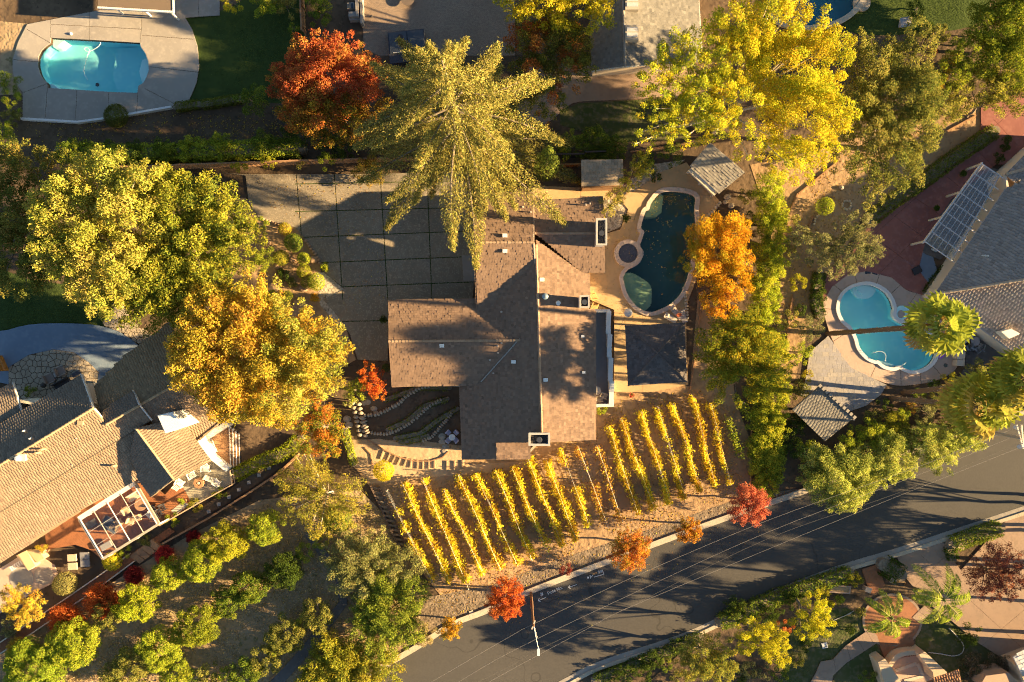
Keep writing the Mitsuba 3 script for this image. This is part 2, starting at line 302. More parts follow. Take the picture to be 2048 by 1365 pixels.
# the big exposed-aggregate driveway
drive = poly([(446,346),(480,349),(700,349),(762,349),(955,340),(955,470),(948,560),(945,602),(776,604),(776,722),(716,720),(700,668),(672,628),(648,600),(690,578),(650,546),(634,520),(612,482),(592,456),(540,442),(520,438),(498,404),(492,352)])
slab_floor('driveway', drive, [LN((592,340),(604,480)), LN((668,330),(686,600)), LN((760,340),(776,600)), LN((854,340),(864,600)), LN((590,369),(960,362)), LN((590,424),(960,415)),
    LN((590,476),(960,462)), LN((640,526),(960,513)), LN((640,576),(960,564)), LN((660,644),(800,641))], .10, 'aggregate', 'grey exposed aggregate driveway in large slabs with grassy joints', bed='lawn', bedgap=.05, variants=['aggregate', 'aggregate_b', 'aggregate_c'], seed=2)
slab_floor('door_step', poly([(924,512),(950,511),(950,562),(927,563)]), [], .02, 'grey_conc', 'pale concrete landing against the house wall', piece='step')
# left pool deck
deckL = poly([(56,50),(200,22),(350,24),(372,38),(385,60),(396,95),(399,135),(394,165),(385,188),(377,205),(345,214),(207,238),(160,244),(47,237),(47,187),(35,170),(27,145),(27,120),(38,85)])
slab_floor('pool_deck', deckL, [LN((103,77),(103,20)), LN((103,88),(55,60)), LN((77,125),(20,120)), LN((97,168),(46,187)), LN((97,165),(91,250)), LN((155,180),(152,250)), LN((218,184),(217,250)), LN((277,187),(274,230)),
    LN((290,178),(360,214)), LN((300,135),(400,146)), LN((282,87),(286,15)), LN((285,72),(388,80)), LN((180,82),(180,15)), LN((103,50),(285,60))], .05, 'grey_conc', 'grey concrete deck in wedges round the left swimming pool')
slab_floor('side_walk', poly([(345,0),(440,0),(440,32),(352,38)]), [LN((398,-10),(398,40))], .04, 'grey_conc', 'grey concrete walk beside the covered patio')
# sandstone deck round the main pool
deckM = poly([(1062,372),(1162,376),(1250,376),(1266,385),(1300,362),(1322,345),(1372,326),(1440,405),(1418,430),(1400,455),(1392,560),(1372,612),(1372,700),(1376,770),(1306,784),(1228,784),(1228,620),(1180,600),(1176,545),(1204,545),(1206,470),(1240,460),(1256,420),(1240,400),(1062,402)])
slab_floor('sandstone_deck', deckM.difference(poly(circ(1255,508,27))), [LN((1210,545),(1196,470)), LN((1266,600),(1176,612)), LN((1284,600),(1284,800)), LN((1220,640),(1380,650)), LN((1330,610),(1340,660)), LN((1262,602),(1226,690)), LN((1376,385),(1452,400)),
    LN((1345,386),(1362,330)), LN((1303,405),(1256,372)), LN((1290,430),(1240,430)), LN((1220,720),(1380,712)), LN((1160,372),(1162,410))], .03, 'sandstone', 'golden sandstone concrete deck round the dark pool', bed='soil_tan')
# right pool deck of pale wedges, slate terrace and red concrete
inner = poly(POOL_RIGHT)
pinkd = poly(smooth_pts([(1732,543),(1782,556),(1810,580),(1846,592),(1880,612),(1902,640),(1916,690),(1912,735),(1880,758),(1840,768),(1790,771),(1745,757),(1700,735),(1668,690),(1650,640),(1645,605),(1662,575),(1694,550)], 4))
slab_floor('wedge_deck', pinkd, [LN((1715,575),(1706,540)), LN((1690,590),(1664,568)), LN((1680,622),(1640,616)), LN((1750,573),(1760,540)), LN((1776,592),(1800,570)), LN((1815,612),(1834,585)), LN((1700,660),(1655,690)), LN((1752,728),(1736,764)),
    LN((1800,738),(1801,780)), LN((1838,742),(1842,780)), LN((1860,728),(1890,760)), LN((1869,700),(1920,700))], .05, 'pink_conc', 'pale pink concrete deck in wedges round the bright blue pool')
slate_pg = poly([(1655,672),(1668,690),(1700,735),(1745,757),(1772,770),(1760,790),(1730,812),(1700,822),(1640,800),(1600,790),(1610,760),(1618,705)])
rs = random.Random(4); lines = []
for k in range(30):
    v = 672 + k*8.2
    lines.append(LN((1580, v), (1800, v)))
for k in range(30):
    v = 672 + k*8.2; u = 1590 + rs.uniform(0, 10)
    while u < 1790:
        lines.append(LN((u, v), (u, v+8.2))); u += rs.uniform(7, 15)
for k_, c_ in (('slate_a', (.33,.305,.30)), ('slate_b', (.29,.272,.277)), ('slate_c', (.36,.325,.30)), ('slate_d', (.315,.295,.305))): ground_mat(k_, [c_, tuple(x*.8 for x in c_), tuple(x*1.12 for x in c_)], scale=1.6, bump=.006, bfreq=6.)
LV[0] += 2; zs = .004*LV[0]+.02
struct('slate_terrace', ext(slate_pg.buffer(-.02), zs-.12, .105), 'grey_conc', label='grey and tan slate flagstone terrace beside the bright blue pool')
for g in split(slate_pg, lines, .02)[:300]:
    if g.area > .03: part('slate_terrace', 'flagstone', ext(g, zs-.09, .09+rs.uniform(-.006, .006)), rs.choice(['slate_a', 'slate_b', 'slate_c', 'slate_d', 'slate_d']))
redd = poly([(1960,215),(2060,180),(2060,330),(1990,330),(1900,400),(1850,480),(1835,540),(1880,600),(1846,592),(1810,580),(1782,556),(1732,543),(1694,550),(1662,575),(1645,605),(1638,600),(1648,560),(1675,520),(1720,470),(1742,430),(1790,395),(1850,360),(1900,310),(1960,270)])
slab_floor('red_patio', redd, [LN((1700,440),(1860,560)), LN((1740,400),(1880,500)), LN((1790,370),(1920,460)), LN((1850,320),(1960,410)), LN((1690,520),(1860,370)), LN((1760,545),(1900,410)), LN((1860,360),(2040,210)), LN((1930,280),(1990,340)), LN((1985,240),(2040,300)), LN((1700,540),(1670,500))], .03, 'red_conc', 'dark red stamped concrete patio beside the tile roofed house')
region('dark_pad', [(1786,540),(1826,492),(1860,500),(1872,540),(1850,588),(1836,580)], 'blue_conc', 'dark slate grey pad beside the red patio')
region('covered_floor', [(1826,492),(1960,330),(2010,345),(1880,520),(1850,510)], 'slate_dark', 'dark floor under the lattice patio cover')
# front garden paving
slab_floor('entry_drive', poly([(1792,1112),(1884,1082),(1896,1110),(1920,1140),(1990,1060),(2020,1032),(2080,1015),(2080,1380),(2012,1322),(1950,1282),(1900,1240),(1872,1220),(1838,1190),(1806,1150)]), [LN((1810,1190),(1910,1090)), LN((1840,1110),(2080,1330)), LN((1880,1250),(2010,1130)), LN((1950,1300),(2080,1190)), LN((1930,1120),(2080,1240)), LN((1980,1060),(2080,1140))], .03, 'drive_conc', 'pinkish brown concrete driveway of the front garden')
slab_floor('entry_walk', poly([(1722,1138),(1754,1128),(1768,1170),(1742,1190),(1732,1168)]), [], .03, 'terra_conc', 'red brown walk from the road to the round plaza')
slab_floor('round_plaza', poly(circ(1783,1240,56, ry=50)), [], .03, 'terra_conc', 'round terracotta coloured plaza in the front garden')
slab_floor('plaza_rim', poly(circ(1783,1240,60, ry=54)).difference(poly(circ(1783,1240,55.5, ry=49.5))), [], .03, 'drive_conc', 'low curved rim round the terracotta plaza')
slab_floor('porch_walk', poly([(1756,1284),(1790,1292),(1822,1270),(1830,1310),(1768,1318)]), [], .03, 'terra_conc', 'terracotta walk from the plaza to the porch')
slab_floor('winding_walk', poly([(1752,1270),(1740,1255),(1690,1290),(1664,1318),(1640,1322),(1630,1345),(1610,1380),(1660,1380),(1664,1350),(1690,1325),(1756,1282)]), [LN((1730,1260),(1745,1285)), LN((1710,1272),(1726,1300)), LN((1690,1285),(1700,1320)), LN((1664,1310),(1672,1350))], .03, 'drive_conc', 'winding pinkish concrete walkway in the lower lawn')
slab_floor('slanted_walk', poly([(1822,1234),(1846,1210),(1862,1222),(1838,1246)]), [LN((1836,1222),(1852,1234))], .03, 'drive_conc', 'short straight walk from the plaza to the driveway')
# left neighbour: blue-grey concrete, flagstones, plank walk
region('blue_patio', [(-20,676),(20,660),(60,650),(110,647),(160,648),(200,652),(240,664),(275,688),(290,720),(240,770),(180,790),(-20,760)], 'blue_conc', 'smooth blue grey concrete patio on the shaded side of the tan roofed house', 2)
flag_pg = poly([(20,735),(60,710),(110,699),(150,705),(180,725),(200,745),(190,800),(60,830),(20,800)]); rf = random.Random(8); L2 = []
region('flag_bed', [(20,735),(60,710),(110,699),(150,705),(180,725),(200,745),(190,800),(60,830),(20,800)], 'soil_dark', 'earth joints under the flagstones')
def flags(name, pg, label, step, seed, m=('stone',), gap=.07):
    """Irregular flagstones: cells round jittered points."""
    from shapely import voronoi_polygons, MultiPoint
    r = random.Random(seed); x0, y0, x1, y1 = pg.bounds; s = step*MPP; pts = []
    for i in range(int((x1-x0)/s)+2):
        for j in range(int((y1-y0)/s)+2): pts.append((x0+(i+.5*(j % 2)+r.uniform(-.33, .33))*s, y0+(j+r.uniform(-.33, .33))*s))
    LV[0] += 1; z = .004*LV[0]+.03
    labels[name] = {'label': label, 'kind': 'structure'}
    for c in voronoi_polygons(MultiPoint(pts)).geoms:
        for g in geoms(c.intersection(pg).buffer(-gap/2).simplify(.02)):
            if g.area > .04: part(name, 'flagstone', ext(g, z-.1, .1+r.uniform(-.008, .008)), r.choice(m))
flags('flagstone_patio', flag_pg, 'grey irregular flagstone patio inside the curved blue concrete', 11.5, 3)
flags('flagstone_path', poly([(232,600),(250,600),(262,640),(300,665),(330,690),(300,712),(280,690),(240,664),(205,650),(222,625)]), 'irregular flagstone path under the trees at left', 10, 5)
labels['patio_kerb'] = {'kind': 'structure', 'label': 'low dark curved kerb between the blue patio and the flagstones'}
part('patio_kerb', 'rim', strip(P2(smooth_pts([(14,742),(50,714),(110,697),(152,703),(184,724),(206,750)], 5, False)), .28, 0, .16), 'slate_dark')

# ================= swimming pools =================
def pool(name, pts, label, depth, m, shelves=(), coping=.3, cm='curb', tile=None, stones=None, wl=-.12):
    pg = poly(pts); t = thing(name, label, 'swimming pool')
    floor = ext(pg.buffer(.35), -depth-.1, .1)
    wall = ext(pg.buffer(.30).difference(pg.buffer(.002)), -depth, depth-.02)
    part(t, 'basin', cat([floor, wall]), m)
    for sp, d, sm, nm in shelves:
        part(t, nm, ext(poly(sp).intersection(pg.buffer(-.02)), -depth+.002, depth-d-.002), sm)
    wv = ext(pg.buffer(.001), wl-.01, .01); 
    f = wv.faces[(wv.face_normals[:, 2] > .9)]
    part(t, 'water', trimesh.Trimesh(wv.vertices, f, process=True), 'water', label='clear still water surface')
    if coping:
        rg = pg.buffer(coping).difference(pg.buffer(-.03)); L = pg.exterior; n = max(6, int(L.length/(stones or 1e9)))
        if stones:
            cuts = []
            for i in range(n):
                a, b = L.interpolate(i*L.length/n), L.interpolate((i*L.length/n+.1) % L.length); d = np.array([b.x-a.x, b.y-a.y]); d /= np.linalg.norm(d)+1e-9
                q = np.array([-d[1], d[0]])*(coping+.1); cuts.append([(a.x-q[0], a.y-q[1]), (a.x+q[0], a.y+q[1])])
            for g in split(rg, cuts, .02):
                if g.area > .01: part(t, 'coping_stone', ext(g, -.06, .06+.004*(LV[0]+9)+.03), cm)
        else: part(t, 'coping', ext(rg, -.06, .06+.004*(LV[0]+9)+.03), cm)
    return t
ground_mat('coping_tan', [(.60,.48,.40), (.50,.40,.33), (.64,.53,.45)], scale=2, bump=.005, bfreq=6.); mat('coping_white', (.66,.64,.62), .6)
pm = pool('dark_bottom_pool', POOL_MAIN, 'dark bottomed freeform pool with green shelves beside the brown roofed house', 1.7, 'plaster_dark',
     [([(1300,405),(1322,386),(1328,392),(1324,425),(1315,432),(1292,434),(1290,424)], .35, 'plaster_shelf', 'shelf'), (smooth_pts([(1240,552),(1262,545),(1285,556),(1302,570),(1305,590),(1302,612),(1280,625),(1255,610),(1240,575)], 4), .45, 'plaster_shelf', 'shelf')], .42, 'coping_tan', stones=.75)
pl = pool('lawn_pool', POOL_LEFT, 'turquoise pool with rounded ends in the grey deck at top left', 1.6, 'plaster_aqua',
     [([(299,110),(281,118),(275,142),(281,163),(300,175)], .35, 'plaster_pale', 'step'), ([(299,118),(288,124),(284,142),(288,156),(300,165)], .18, 'plaster_pale', 'step'), ([(103,77),(125,79),(112,90),(102,92)], .3, 'plaster_pale', 'seat'), ([(97,177),(115,178),(105,168),(97,166)], .3, 'plaster_pale', 'seat'), ([(225,90),(282,86),(300,140),(278,188),(225,186),(215,140)], 1.0, 'plaster_aqua', 'shallow_floor')], 0)
pr = pool('kidney_pool', POOL_RIGHT, 'bright blue freeform pool with white coping beside the tile roofed house', 1.5, 'plaster_aqua',
     [(circ(1733,574,24), .5, 'plaster_pale', 'step'), (circ(1733,572,17), .3, 'plaster_pale', 'step'), (smooth_pts([(1751,722),(1770,724),(1797,734),(1785,742),(1765,738)], 4), .3, 'plaster_pale', 'shelf'), ([(1670,560),(1800,560),(1800,660),(1670,655)], 1.0, 'plaster_aqua', 'shallow_floor')], .34, 'coping_white')
pt = pool('corner_pool', POOL_TOP, 'deep blue pool with pale stone rim at the top edge', 1.9, 'plaster_deep', (), .55, 'curb')
struct('rock_shelf', ext(poly(circ(1722,8,17)), 0, .25), 'stone', label='pale rock shelf beside the blue pool at the top edge')
# spas
def spa(name, c, r_in, r_out, label, water, coping, h, seg, plaster):
    t = thing(name, label, 'hot tub'); pg_o, pg_i = poly(circ(*c, r_out, 48)), poly(circ(*c, r_in, 48))
    cuts = [LN(c, (c[0]+60*math.cos(a), c[1]+60*math.sin(a))) for a in np.arange(seg)*2*math.pi/seg]
    for g in split(pg_o.difference(pg_i), cuts, .02): part(t, 'coping_stone', ext(g, 0, h), coping)
    part(t, 'basin', cat([ext(pg_i.buffer(.02), .03, .05), ext(pg_i.buffer(.02).difference(pg_i.buffer(-.05)), .05, h-.12), ext(pg_i.difference(poly(circ(c[0]+2, c[1]+2, r_in*.55))), .05, .12)]), plaster)
    w = ext(pg_i, h-.12, .01); part(t, 'water', trimesh.Trimesh(w.vertices, w.faces[w.face_normals[:, 2] > .9]), 'water')
spa('round_spa', (1255,508), 19, 27.5, 'round dark spa with tan stone rim beside the dark pool', None, 'coping_tan', .45, 22, 'plaster_navy')
t = thing('pool_spa', 'small round spa with white rim at the edge of the bright blue pool', 'hot tub')
part(t, 'rim', ext(poly(circ(1802,627,19)).difference(poly(circ(1802,627,15))), -.3, .42), 'coping_white')
part(t, 'basin', cat([ext(poly(circ(1802,627,15.5)), -.3, .35), ext(poly(circ(1802,627,15.2)).difference(poly(circ(1800,629,8))), .05, .2)]), 'plaster_pale')
w = ext(poly(circ(1802,627,15.1)), .33, .01); part(t, 'water', trimesh.Trimesh(w.vertices, w.faces[w.face_normals[:, 2] > .9]), 'water')
# ================= foliage =================
LEAF_GAIN = np.array([1.27, 1.27, 1.15]); LEAF_SIZE = .50
def unit(v): return v/(np.linalg.norm(v, axis=-1, keepdims=True)+1e-9)
def leaf_mesh(C, N, s, rng, asp=.62, dirs=None):
    n = len(C); N = unit(N)
    t1 = unit(np.cross(N, rng.normal(size=(n, 3)))) if dirs is None else unit(dirs - N*(dirs*N).sum(1, keepdims=True))
    t2 = np.cross(N, t1); s = np.broadcast_to(s, (n,))[:, None]
    v = np.stack([C - t1*s*.8 + t2*s*asp, C - t1*s*.8 - t2*s*asp, C + t1*s], 1).reshape(-1, 3)
    return v, np.arange(n*3).reshape(-1, 3)
def pal(cols, w, n, rng, jit=.16, idx=None):
    cols = np.array(cols, float)*LEAF_GAIN; i = rng.choice(len(cols), n, p=np.array(w, float)/sum(w)) if idx is None else idx
    return np.clip(cols[i]*(1 + rng.normal(0, jit, (n, 1))) * (1+rng.normal(0, .05, (n, 3))), .004, .95)
def crown_leaves(lobes, s, dens, cols, w, rng, flat=1.0, mixc=.55, up=.25, shell=.5, stretch=True):
    """Leaves on the shells of round lobes (x, y, z, r); each lobe keeps mostly one colour."""
    V, F, K, at = [], [], [], 0
    W = np.array(w, float)/sum(w); s = s*LEAF_SIZE; lobes = np.asarray(lobes); mid = lobes[:, :3].mean(0)*[1, 1, .8]
    for x, y, z, r in lobes:
        ax = np.array([x, y, z])-mid; ax = ax/(np.linalg.norm(ax)+1e-6); st = rng.uniform(1.15, 1.75) if len(lobes) > 8 and stretch else 1.0
        n = max(6, int(dens*12.6*r*r/(1.4*s*s)*.62))
        d = unit(rng.normal(size=(n, 3))); d[:, 2] = np.where(d[:, 2] < -.35, -d[:, 2], d[:, 2])
        rr = r*(shell + (1-shell)*rng.random(n)**.6)*(1+.22*np.sin(d[:, 0]*5+x)*np.sin(d[:, 1]*5+y+1)*np.cos(d[:, 2]*4+z))
        off = d*rr[:, None]*[1, 1, flat]*.86; off = off + ax*(off @ ax)[:, None]*(st-1); C = np.array([x, y, z]) + off + rng.normal(0, s*.6, (n, 3))
        N = d*.4 + rng.normal(0, .75, (n, 3))
        v, f = leaf_mesh(C, N, s*rng.uniform(.65, 1.25, n), rng)
        main = rng.choice(len(W), p=W)
        idx = np.where(rng.random(n) < mixc, main, rng.choice(len(W), n, p=W))
        c = pal(cols, w, n, rng, idx=idx)*rng.uniform(.85, 1.15)
        V.append(v); F.append(f+at); K.append(np.repeat(c, 3, 0)); at += len(v)
    return np.vstack(V), np.vstack(F), np.vstack(K)
def put_leaves(parent, name, VFK, label=None, stuff=False):
    V, F, K = VFK
    return part(parent, name, trimesh.Trimesh(V, F, process=False), 'leaf_mat', color=K, label=label, stuff=stuff)
def limb_mesh(base, fork, tips, r0, rng, sides=6, wig=.25):
    ms = []; base, fork = np.array(base, float), np.array(fork, float)
    n = 5; pts = [base + (fork-base)*t + rng.normal(0, wig*.3, 3)*[1, 1, 0]*(0 < t < 1) for t in np.linspace(0, 1, n)]
    ms.append(tube(pts, np.linspace(r0*1.15, r0*.72, n), sides+2))
    for tip in tips:
        tip = np.array(tip, float); L = np.linalg.norm(tip-fork); st = base + (fork-base)*rng.uniform(.72, 1.0); mid = (st+tip)/2 + [0, 0, L*.10] + rng.normal(0, wig*.5, 3)
        q = [(1-t)**2*st + 2*t*(1-t)*mid + t*t*tip for t in np.linspace(0, 1, 6)]
        r1 = min(r0*.4, .02+.013*L); ms.append(tube(q, np.linspace(r1, r1*.25, 6), sides))
    return cat(ms)
# palettes: (colours, weights) of leaves as they are in the hand
YG = ([(.35,.335,.065),(.41,.37,.085),(.27,.28,.05),(.17,.195,.04),(.45,.37,.10)], [4,3,3,2,2])
OLIVE = ([(.26,.245,.065),(.18,.185,.045),(.33,.29,.085),(.12,.14,.035)], [4,4,2,3])
DARKOLIVE = ([(.18,.18,.045),(.24,.21,.05),(.13,.15,.035),(.34,.24,.07)], [4,3,3,1])
GOLD = ([(.46,.34,.05),(.50,.37,.06),(.38,.31,.04),(.48,.27,.05),(.26,.24,.035)], [4,3,3,2,2])
YELLOW = ([(.50,.43,.03),(.54,.45,.045),(.43,.41,.03),(.30,.33,.03),(.52,.36,.03)], [4,3,3,3,1])
RED = ([(.40,.10,.045),(.46,.15,.055),(.33,.085,.04),(.42,.20,.055),(.24,.15,.035)], [4,4,3,2,1])
CORAL = ([(.42,.13,.085),(.36,.10,.065),(.47,.18,.10)], [3,3,2])
ORANGE = ([(.48,.22,.03),(.50,.28,.035),(.42,.16,.03),(.30,.22,.03)], [4,3,3,2])
AMBER = ([(.52,.29,.025),(.54,.35,.03),(.50,.23,.025),(.38,.31,.03)], [4,4,2,2])
GREEN = ([(.11,.16,.025),(.08,.125,.022),(.16,.20,.03),(.23,.24,.035)], [4,3,3,2])
LIME = ([(.29,.33,.035),(.22,.27,.03),(.37,.37,.045),(.14,.19,.03)], [4,3,3,2])
GREYG = ([(.21,.21,.10),(.27,.25,.12),(.15,.16,.07),(.11,.125,.05)], [4,3,3,2])
FRESH = ([(.38,.40,.10),(.45,.45,.14),(.30,.33,.075),(.19,.22,.05)], [4,3,3,2])
MAROON = ([(.16,.035,.03),(.22,.05,.04),(.12,.03,.025)], [3,3,2])
RUST = ([(.42,.13,.04),(.34,.10,.035),(.46,.19,.06)], [4,3,3])
CONIFER = ([(.38,.33,.10),(.29,.26,.075),(.20,.20,.06),(.11,.13,.04),(.44,.36,.13)], [4,4,3,2,2])
DKGREEN = ([(.045,.075,.015),(.06,.09,.02),(.09,.115,.022)], [4,3,2])

def lobes_for(circles, ztop, zbot, rng, size=(.24, .36), n_per=2.1, zs=None):
    """circles: plan circles (u, v, r) of the crown seen from above -> lobes on the upper shell of each."""
    out = []
    for q in circles:
        u, v, r = q[:3]; top = q[3] if len(q) > 3 else ztop
        R0 = r*MPP*(HC-top*.75)/HC
        hz = min((top-zbot)*.5, R0*(zs or .85)); zc = top - hz
        c = P(u, v, zc); R = R0
        m = max(5, int(n_per*1.25*(R/1.0)**1.6) + 4); ph = rng.random()*6.28
        for i in range(m):
            zz = 1 - 1.5*(i+.5)/m; a = ph + i*2.399963; rad = math.sqrt(max(0, 1-zz*zz))
            lr = R*rng.uniform(size[0]*.62, size[1]); lr = min(max(lr, .3), 1.5); k = (R-lr*.85)*rng.uniform(.7, 1.13)
            out.append((c[0]+rad*k*math.cos(a), c[1]+rad*k*math.sin(a), max(zbot*.5, c[2]+zz*(hz-lr*.6)+rng.normal(0, .12*R)*.5), lr))
    return np.array(out)
def tree(name, label, cat_, circles, ztop, zbot, palette, seed, s=.21, dens=1.0, group=None, trunk=None, r0=None, flat=.9, mixc=.55, size=(.24, .36), n_per=2.1, barkm='bark', tips=14, second=None, shell=.5):
    rng = np.random.default_rng(seed); t = thing(name, label, cat_, group)
    L = lobes_for(circles, ztop, zbot, rng, size, n_per)
    cols, w = palette
    if second:                                   # a second palette for part of the crown: (palette, function of x, y, z)
        ksel = np.array([second[1](*q[:3]) for q in L]); A, B = L[~ksel], L[ksel]; parts_ = []
        if len(A): parts_.append(crown_leaves(A, s, dens, cols, w, rng, flat, mixc, shell=shell))
        if len(B): parts_.append(crown_leaves(B, s, dens, *second[0], rng, flat, mixc, shell=shell))
        V = np.vstack([p[0] for p in parts_]); off = 0; Fs = []
        for p in parts_: Fs.append(p[1]+off); off += len(p[0])
        VFK = (V, np.vstack(Fs), np.vstack([p[2] for p in parts_]))
    else: VFK = crown_leaves(L, s, dens, cols, w, rng, flat, mixc, shell=shell)
    put_leaves(t, 'crown', VFK)
    cx, cy = L[:, 0].mean(), L[:, 1].mean()
    base = np.array([cx, cy, -.1]) if trunk is None else np.append(P(*trunk)[:2], -.1)
    fork = np.array([cx*.6+base[0]*.4, cy*.6+base[1]*.4, max(zbot*.9, ztop*.38)])
    pick = L[rng.choice(len(L), min(tips, len(L)), replace=False), :3]
    part(t, 'trunk', limb_mesh(base, fork, pick, r0 or .02*ztop+.05, rng), barkm, True)
    return t
def shrub(name, label, u, v, r, h, palette, seed, s=.14, dens=1.0, cat_='shrub', group=None, n_per=2.4, ry=None, mixc=.4, shell=.55, size=(.26, .42), stretch=True):
    rng = np.random.default_rng(seed); t = thing(name, label, cat_, group)
    cs = [(u, v, r)] if ry is None else [(u, v-ry+r, r), (u, v+ry-r, r), (u, v, r)]
    L = lobes_for(cs, h, h*.15, rng, size, n_per, zs=.9)
    put_leaves(t, 'foliage', crown_leaves(L, s, dens, *palette, rng, .95, mixc, shell=shell, stretch=stretch))
    b = P(u, v, 0); part(t, 'stem', limb_mesh([b[0], b[1], -.05], [b[0], b[1], h*.35], L[rng.choice(len(L), min(5, len(L)), replace=False), :3], .05+.02*h, rng, 5, .08), 'bark', True)
    return t
def ball_bush(name, label, u, v, r, h, palette, seed, s=.07, group=None, cat_='bush', dens=1.35):
    """A clipped round bush: leaves packed on one smooth dome."""
    rng = np.random.default_rng(seed); t = thing(name, label, cat_, group); c = P(u, v, h*.5); R = r*MPP*(HC-h*.5)/HC
    n = int(dens*12.6*R*R/(1.4*s*s)*.75); d = unit(rng.normal(size=(n, 3))); d[:, 2] = np.where(d[:, 2] < -.55, -d[:, 2], d[:, 2])
    C = c + d*[R, R, h*.5]*(.86+.16*rng.random((n, 1))) + rng.normal(0, s*.4, (n, 3))
    V, F = leaf_mesh(C, d + rng.normal(0, .45, (n, 3)), s*rng.uniform(.7, 1.2, n), rng)
    K = pal(*palette, n, rng)*(.72+.56*meshkit.fbm(C*1.6, 3, seed))[:, None]
    put_leaves(t, 'foliage', (V, F, np.repeat(K, 3, 0)))
    part(t, 'stem', tube([[c[0], c[1], -.05], [c[0], c[1], h*.55]], [.07, .04], 6), 'bark', True)
    return t
def hedge(name, label, line, width, h, palette, seed, s=.12, dens=1.2, group=None, cat_='hedge', lump=.12, top=None):
    """A hedge along the plan polyline: leaves on the rounded box."""
    rng = np.random.default_rng(seed); t = thing(name, label, cat_, group)
    ls = LineString(P2(line, h*.6)); L = ls.length; per = width+2*h; n = int(dens*L*per/(1.4*s*s)*1.15)
    q = rng.random(n)*L; a = rng.random(n)*per
    pts = np.array([ls.interpolate(x).coords[0] for x in np.linspace(0, L, 200)]); tt = q/L*199; i = np.minimum(tt.astype(int), 198); fr = (tt-i)[:, None]
    base = pts[i]*(1-fr)+pts[i+1]*fr; tan = unit(pts[i+1]-pts[i]); nor = np.stack([-tan[:, 1], tan[:, 0]], 1)
    side = np.where(a < h, -1, np.where(a > h+width, 1, 0)); x = np.where(side == 0, (a-h)-width/2, side*width/2); z = np.where(a < h, a, np.where(a > h+width, per-a, h))
    C = np.column_stack([base + nor*x[:, None], z]); N = np.column_stack([nor*side[:, None], (side == 0)*1.0])
    bump = (meshkit.fbm(C*1.1, 3, seed)-.5)*2
    C = C + N*(lump*bump)[:, None]*h*.8 + rng.normal(0, s*.7, (n, 3)); edge = (abs(x) > width/2-.15) & (z > h-.15); C[edge, 2] -= .08
    V, F = leaf_mesh(C, N + rng.normal(0, .55, (n, 3)), s*rng.uniform(.7, 1.25, n), rng)
    K = pal(*palette, n, rng)*(.65+.7*meshkit.fbm(C*1.3+5, 3, seed+1))[:, None]
    put_leaves(t, 'foliage', (V, F, np.repeat(K, 3, 0)))
    core = ext(ls.buffer(width*.32), 0, h*.75); part(t, 'branches', core, 'bark')
    return t
def grass_clump(name, label, u, v, r, h, palette, seed, n=700, group=None, cat_='ornamental shrub', droop=.35, w=.035):
    """Arching stalks from one crown."""
    rng = np.random.default_rng(seed); t = thing(name, label, cat_, group); c = P(u, v, 0); R = r*MPP
    V, F, K, at = [], [], [], 0
    a = rng.random(n)*6.283; out = R*np.sqrt(rng.uniform(.05, 1, n)); hh = h*rng.uniform(.55, 1.05, n)
    e = np.column_stack([c[0]+np.cos(a)*out, c[1]+np.sin(a)*out, hh*(1-droop*(out/R)**2)]); b = np.column_stack([c[0]+np.cos(a)*out*.12, c[1]+np.sin(a)*out*.12, np.zeros(n)])
    m = (b+e)/2 + [0, 0, .12*h]
    cl = pal(*palette, n, rng)
    side = np.column_stack([-np.sin(a), np.cos(a), np.zeros(n)])*w
    v_ = np.stack([b-side*.4, b+side*.4, m-side, m+side, e], 1).reshape(-1, 3); k = np.arange(n)[:, None]*5
    f_ = np.vstack([k+[0, 1, 3], k+[0, 3, 2], k+[2, 3, 4]])
    C = (m*.35+e*.65).repeat(4, 0) + rng.normal(0, .10, (n*4, 3)); Vl, Fl = leaf_mesh(C, rng.normal(size=(n*4, 3))+[0, 0, .5], .07*rng.uniform(.7, 1.3, n*4), rng, dirs=(e-b).repeat(4, 0))
    put_leaves(t, 'foliage', (np.vstack([v_, Vl]), np.vstack([f_, Fl+len(v_)]), np.vstack([np.repeat(cl, 5, 0), np.repeat(pal(*palette, n*4, rng), 3, 0)])))
    part(t, 'stem', tube([[c[0], c[1], -.05], [c[0], c[1], h*.3]], [.12, .05], 6), 'bark', True)
    return t
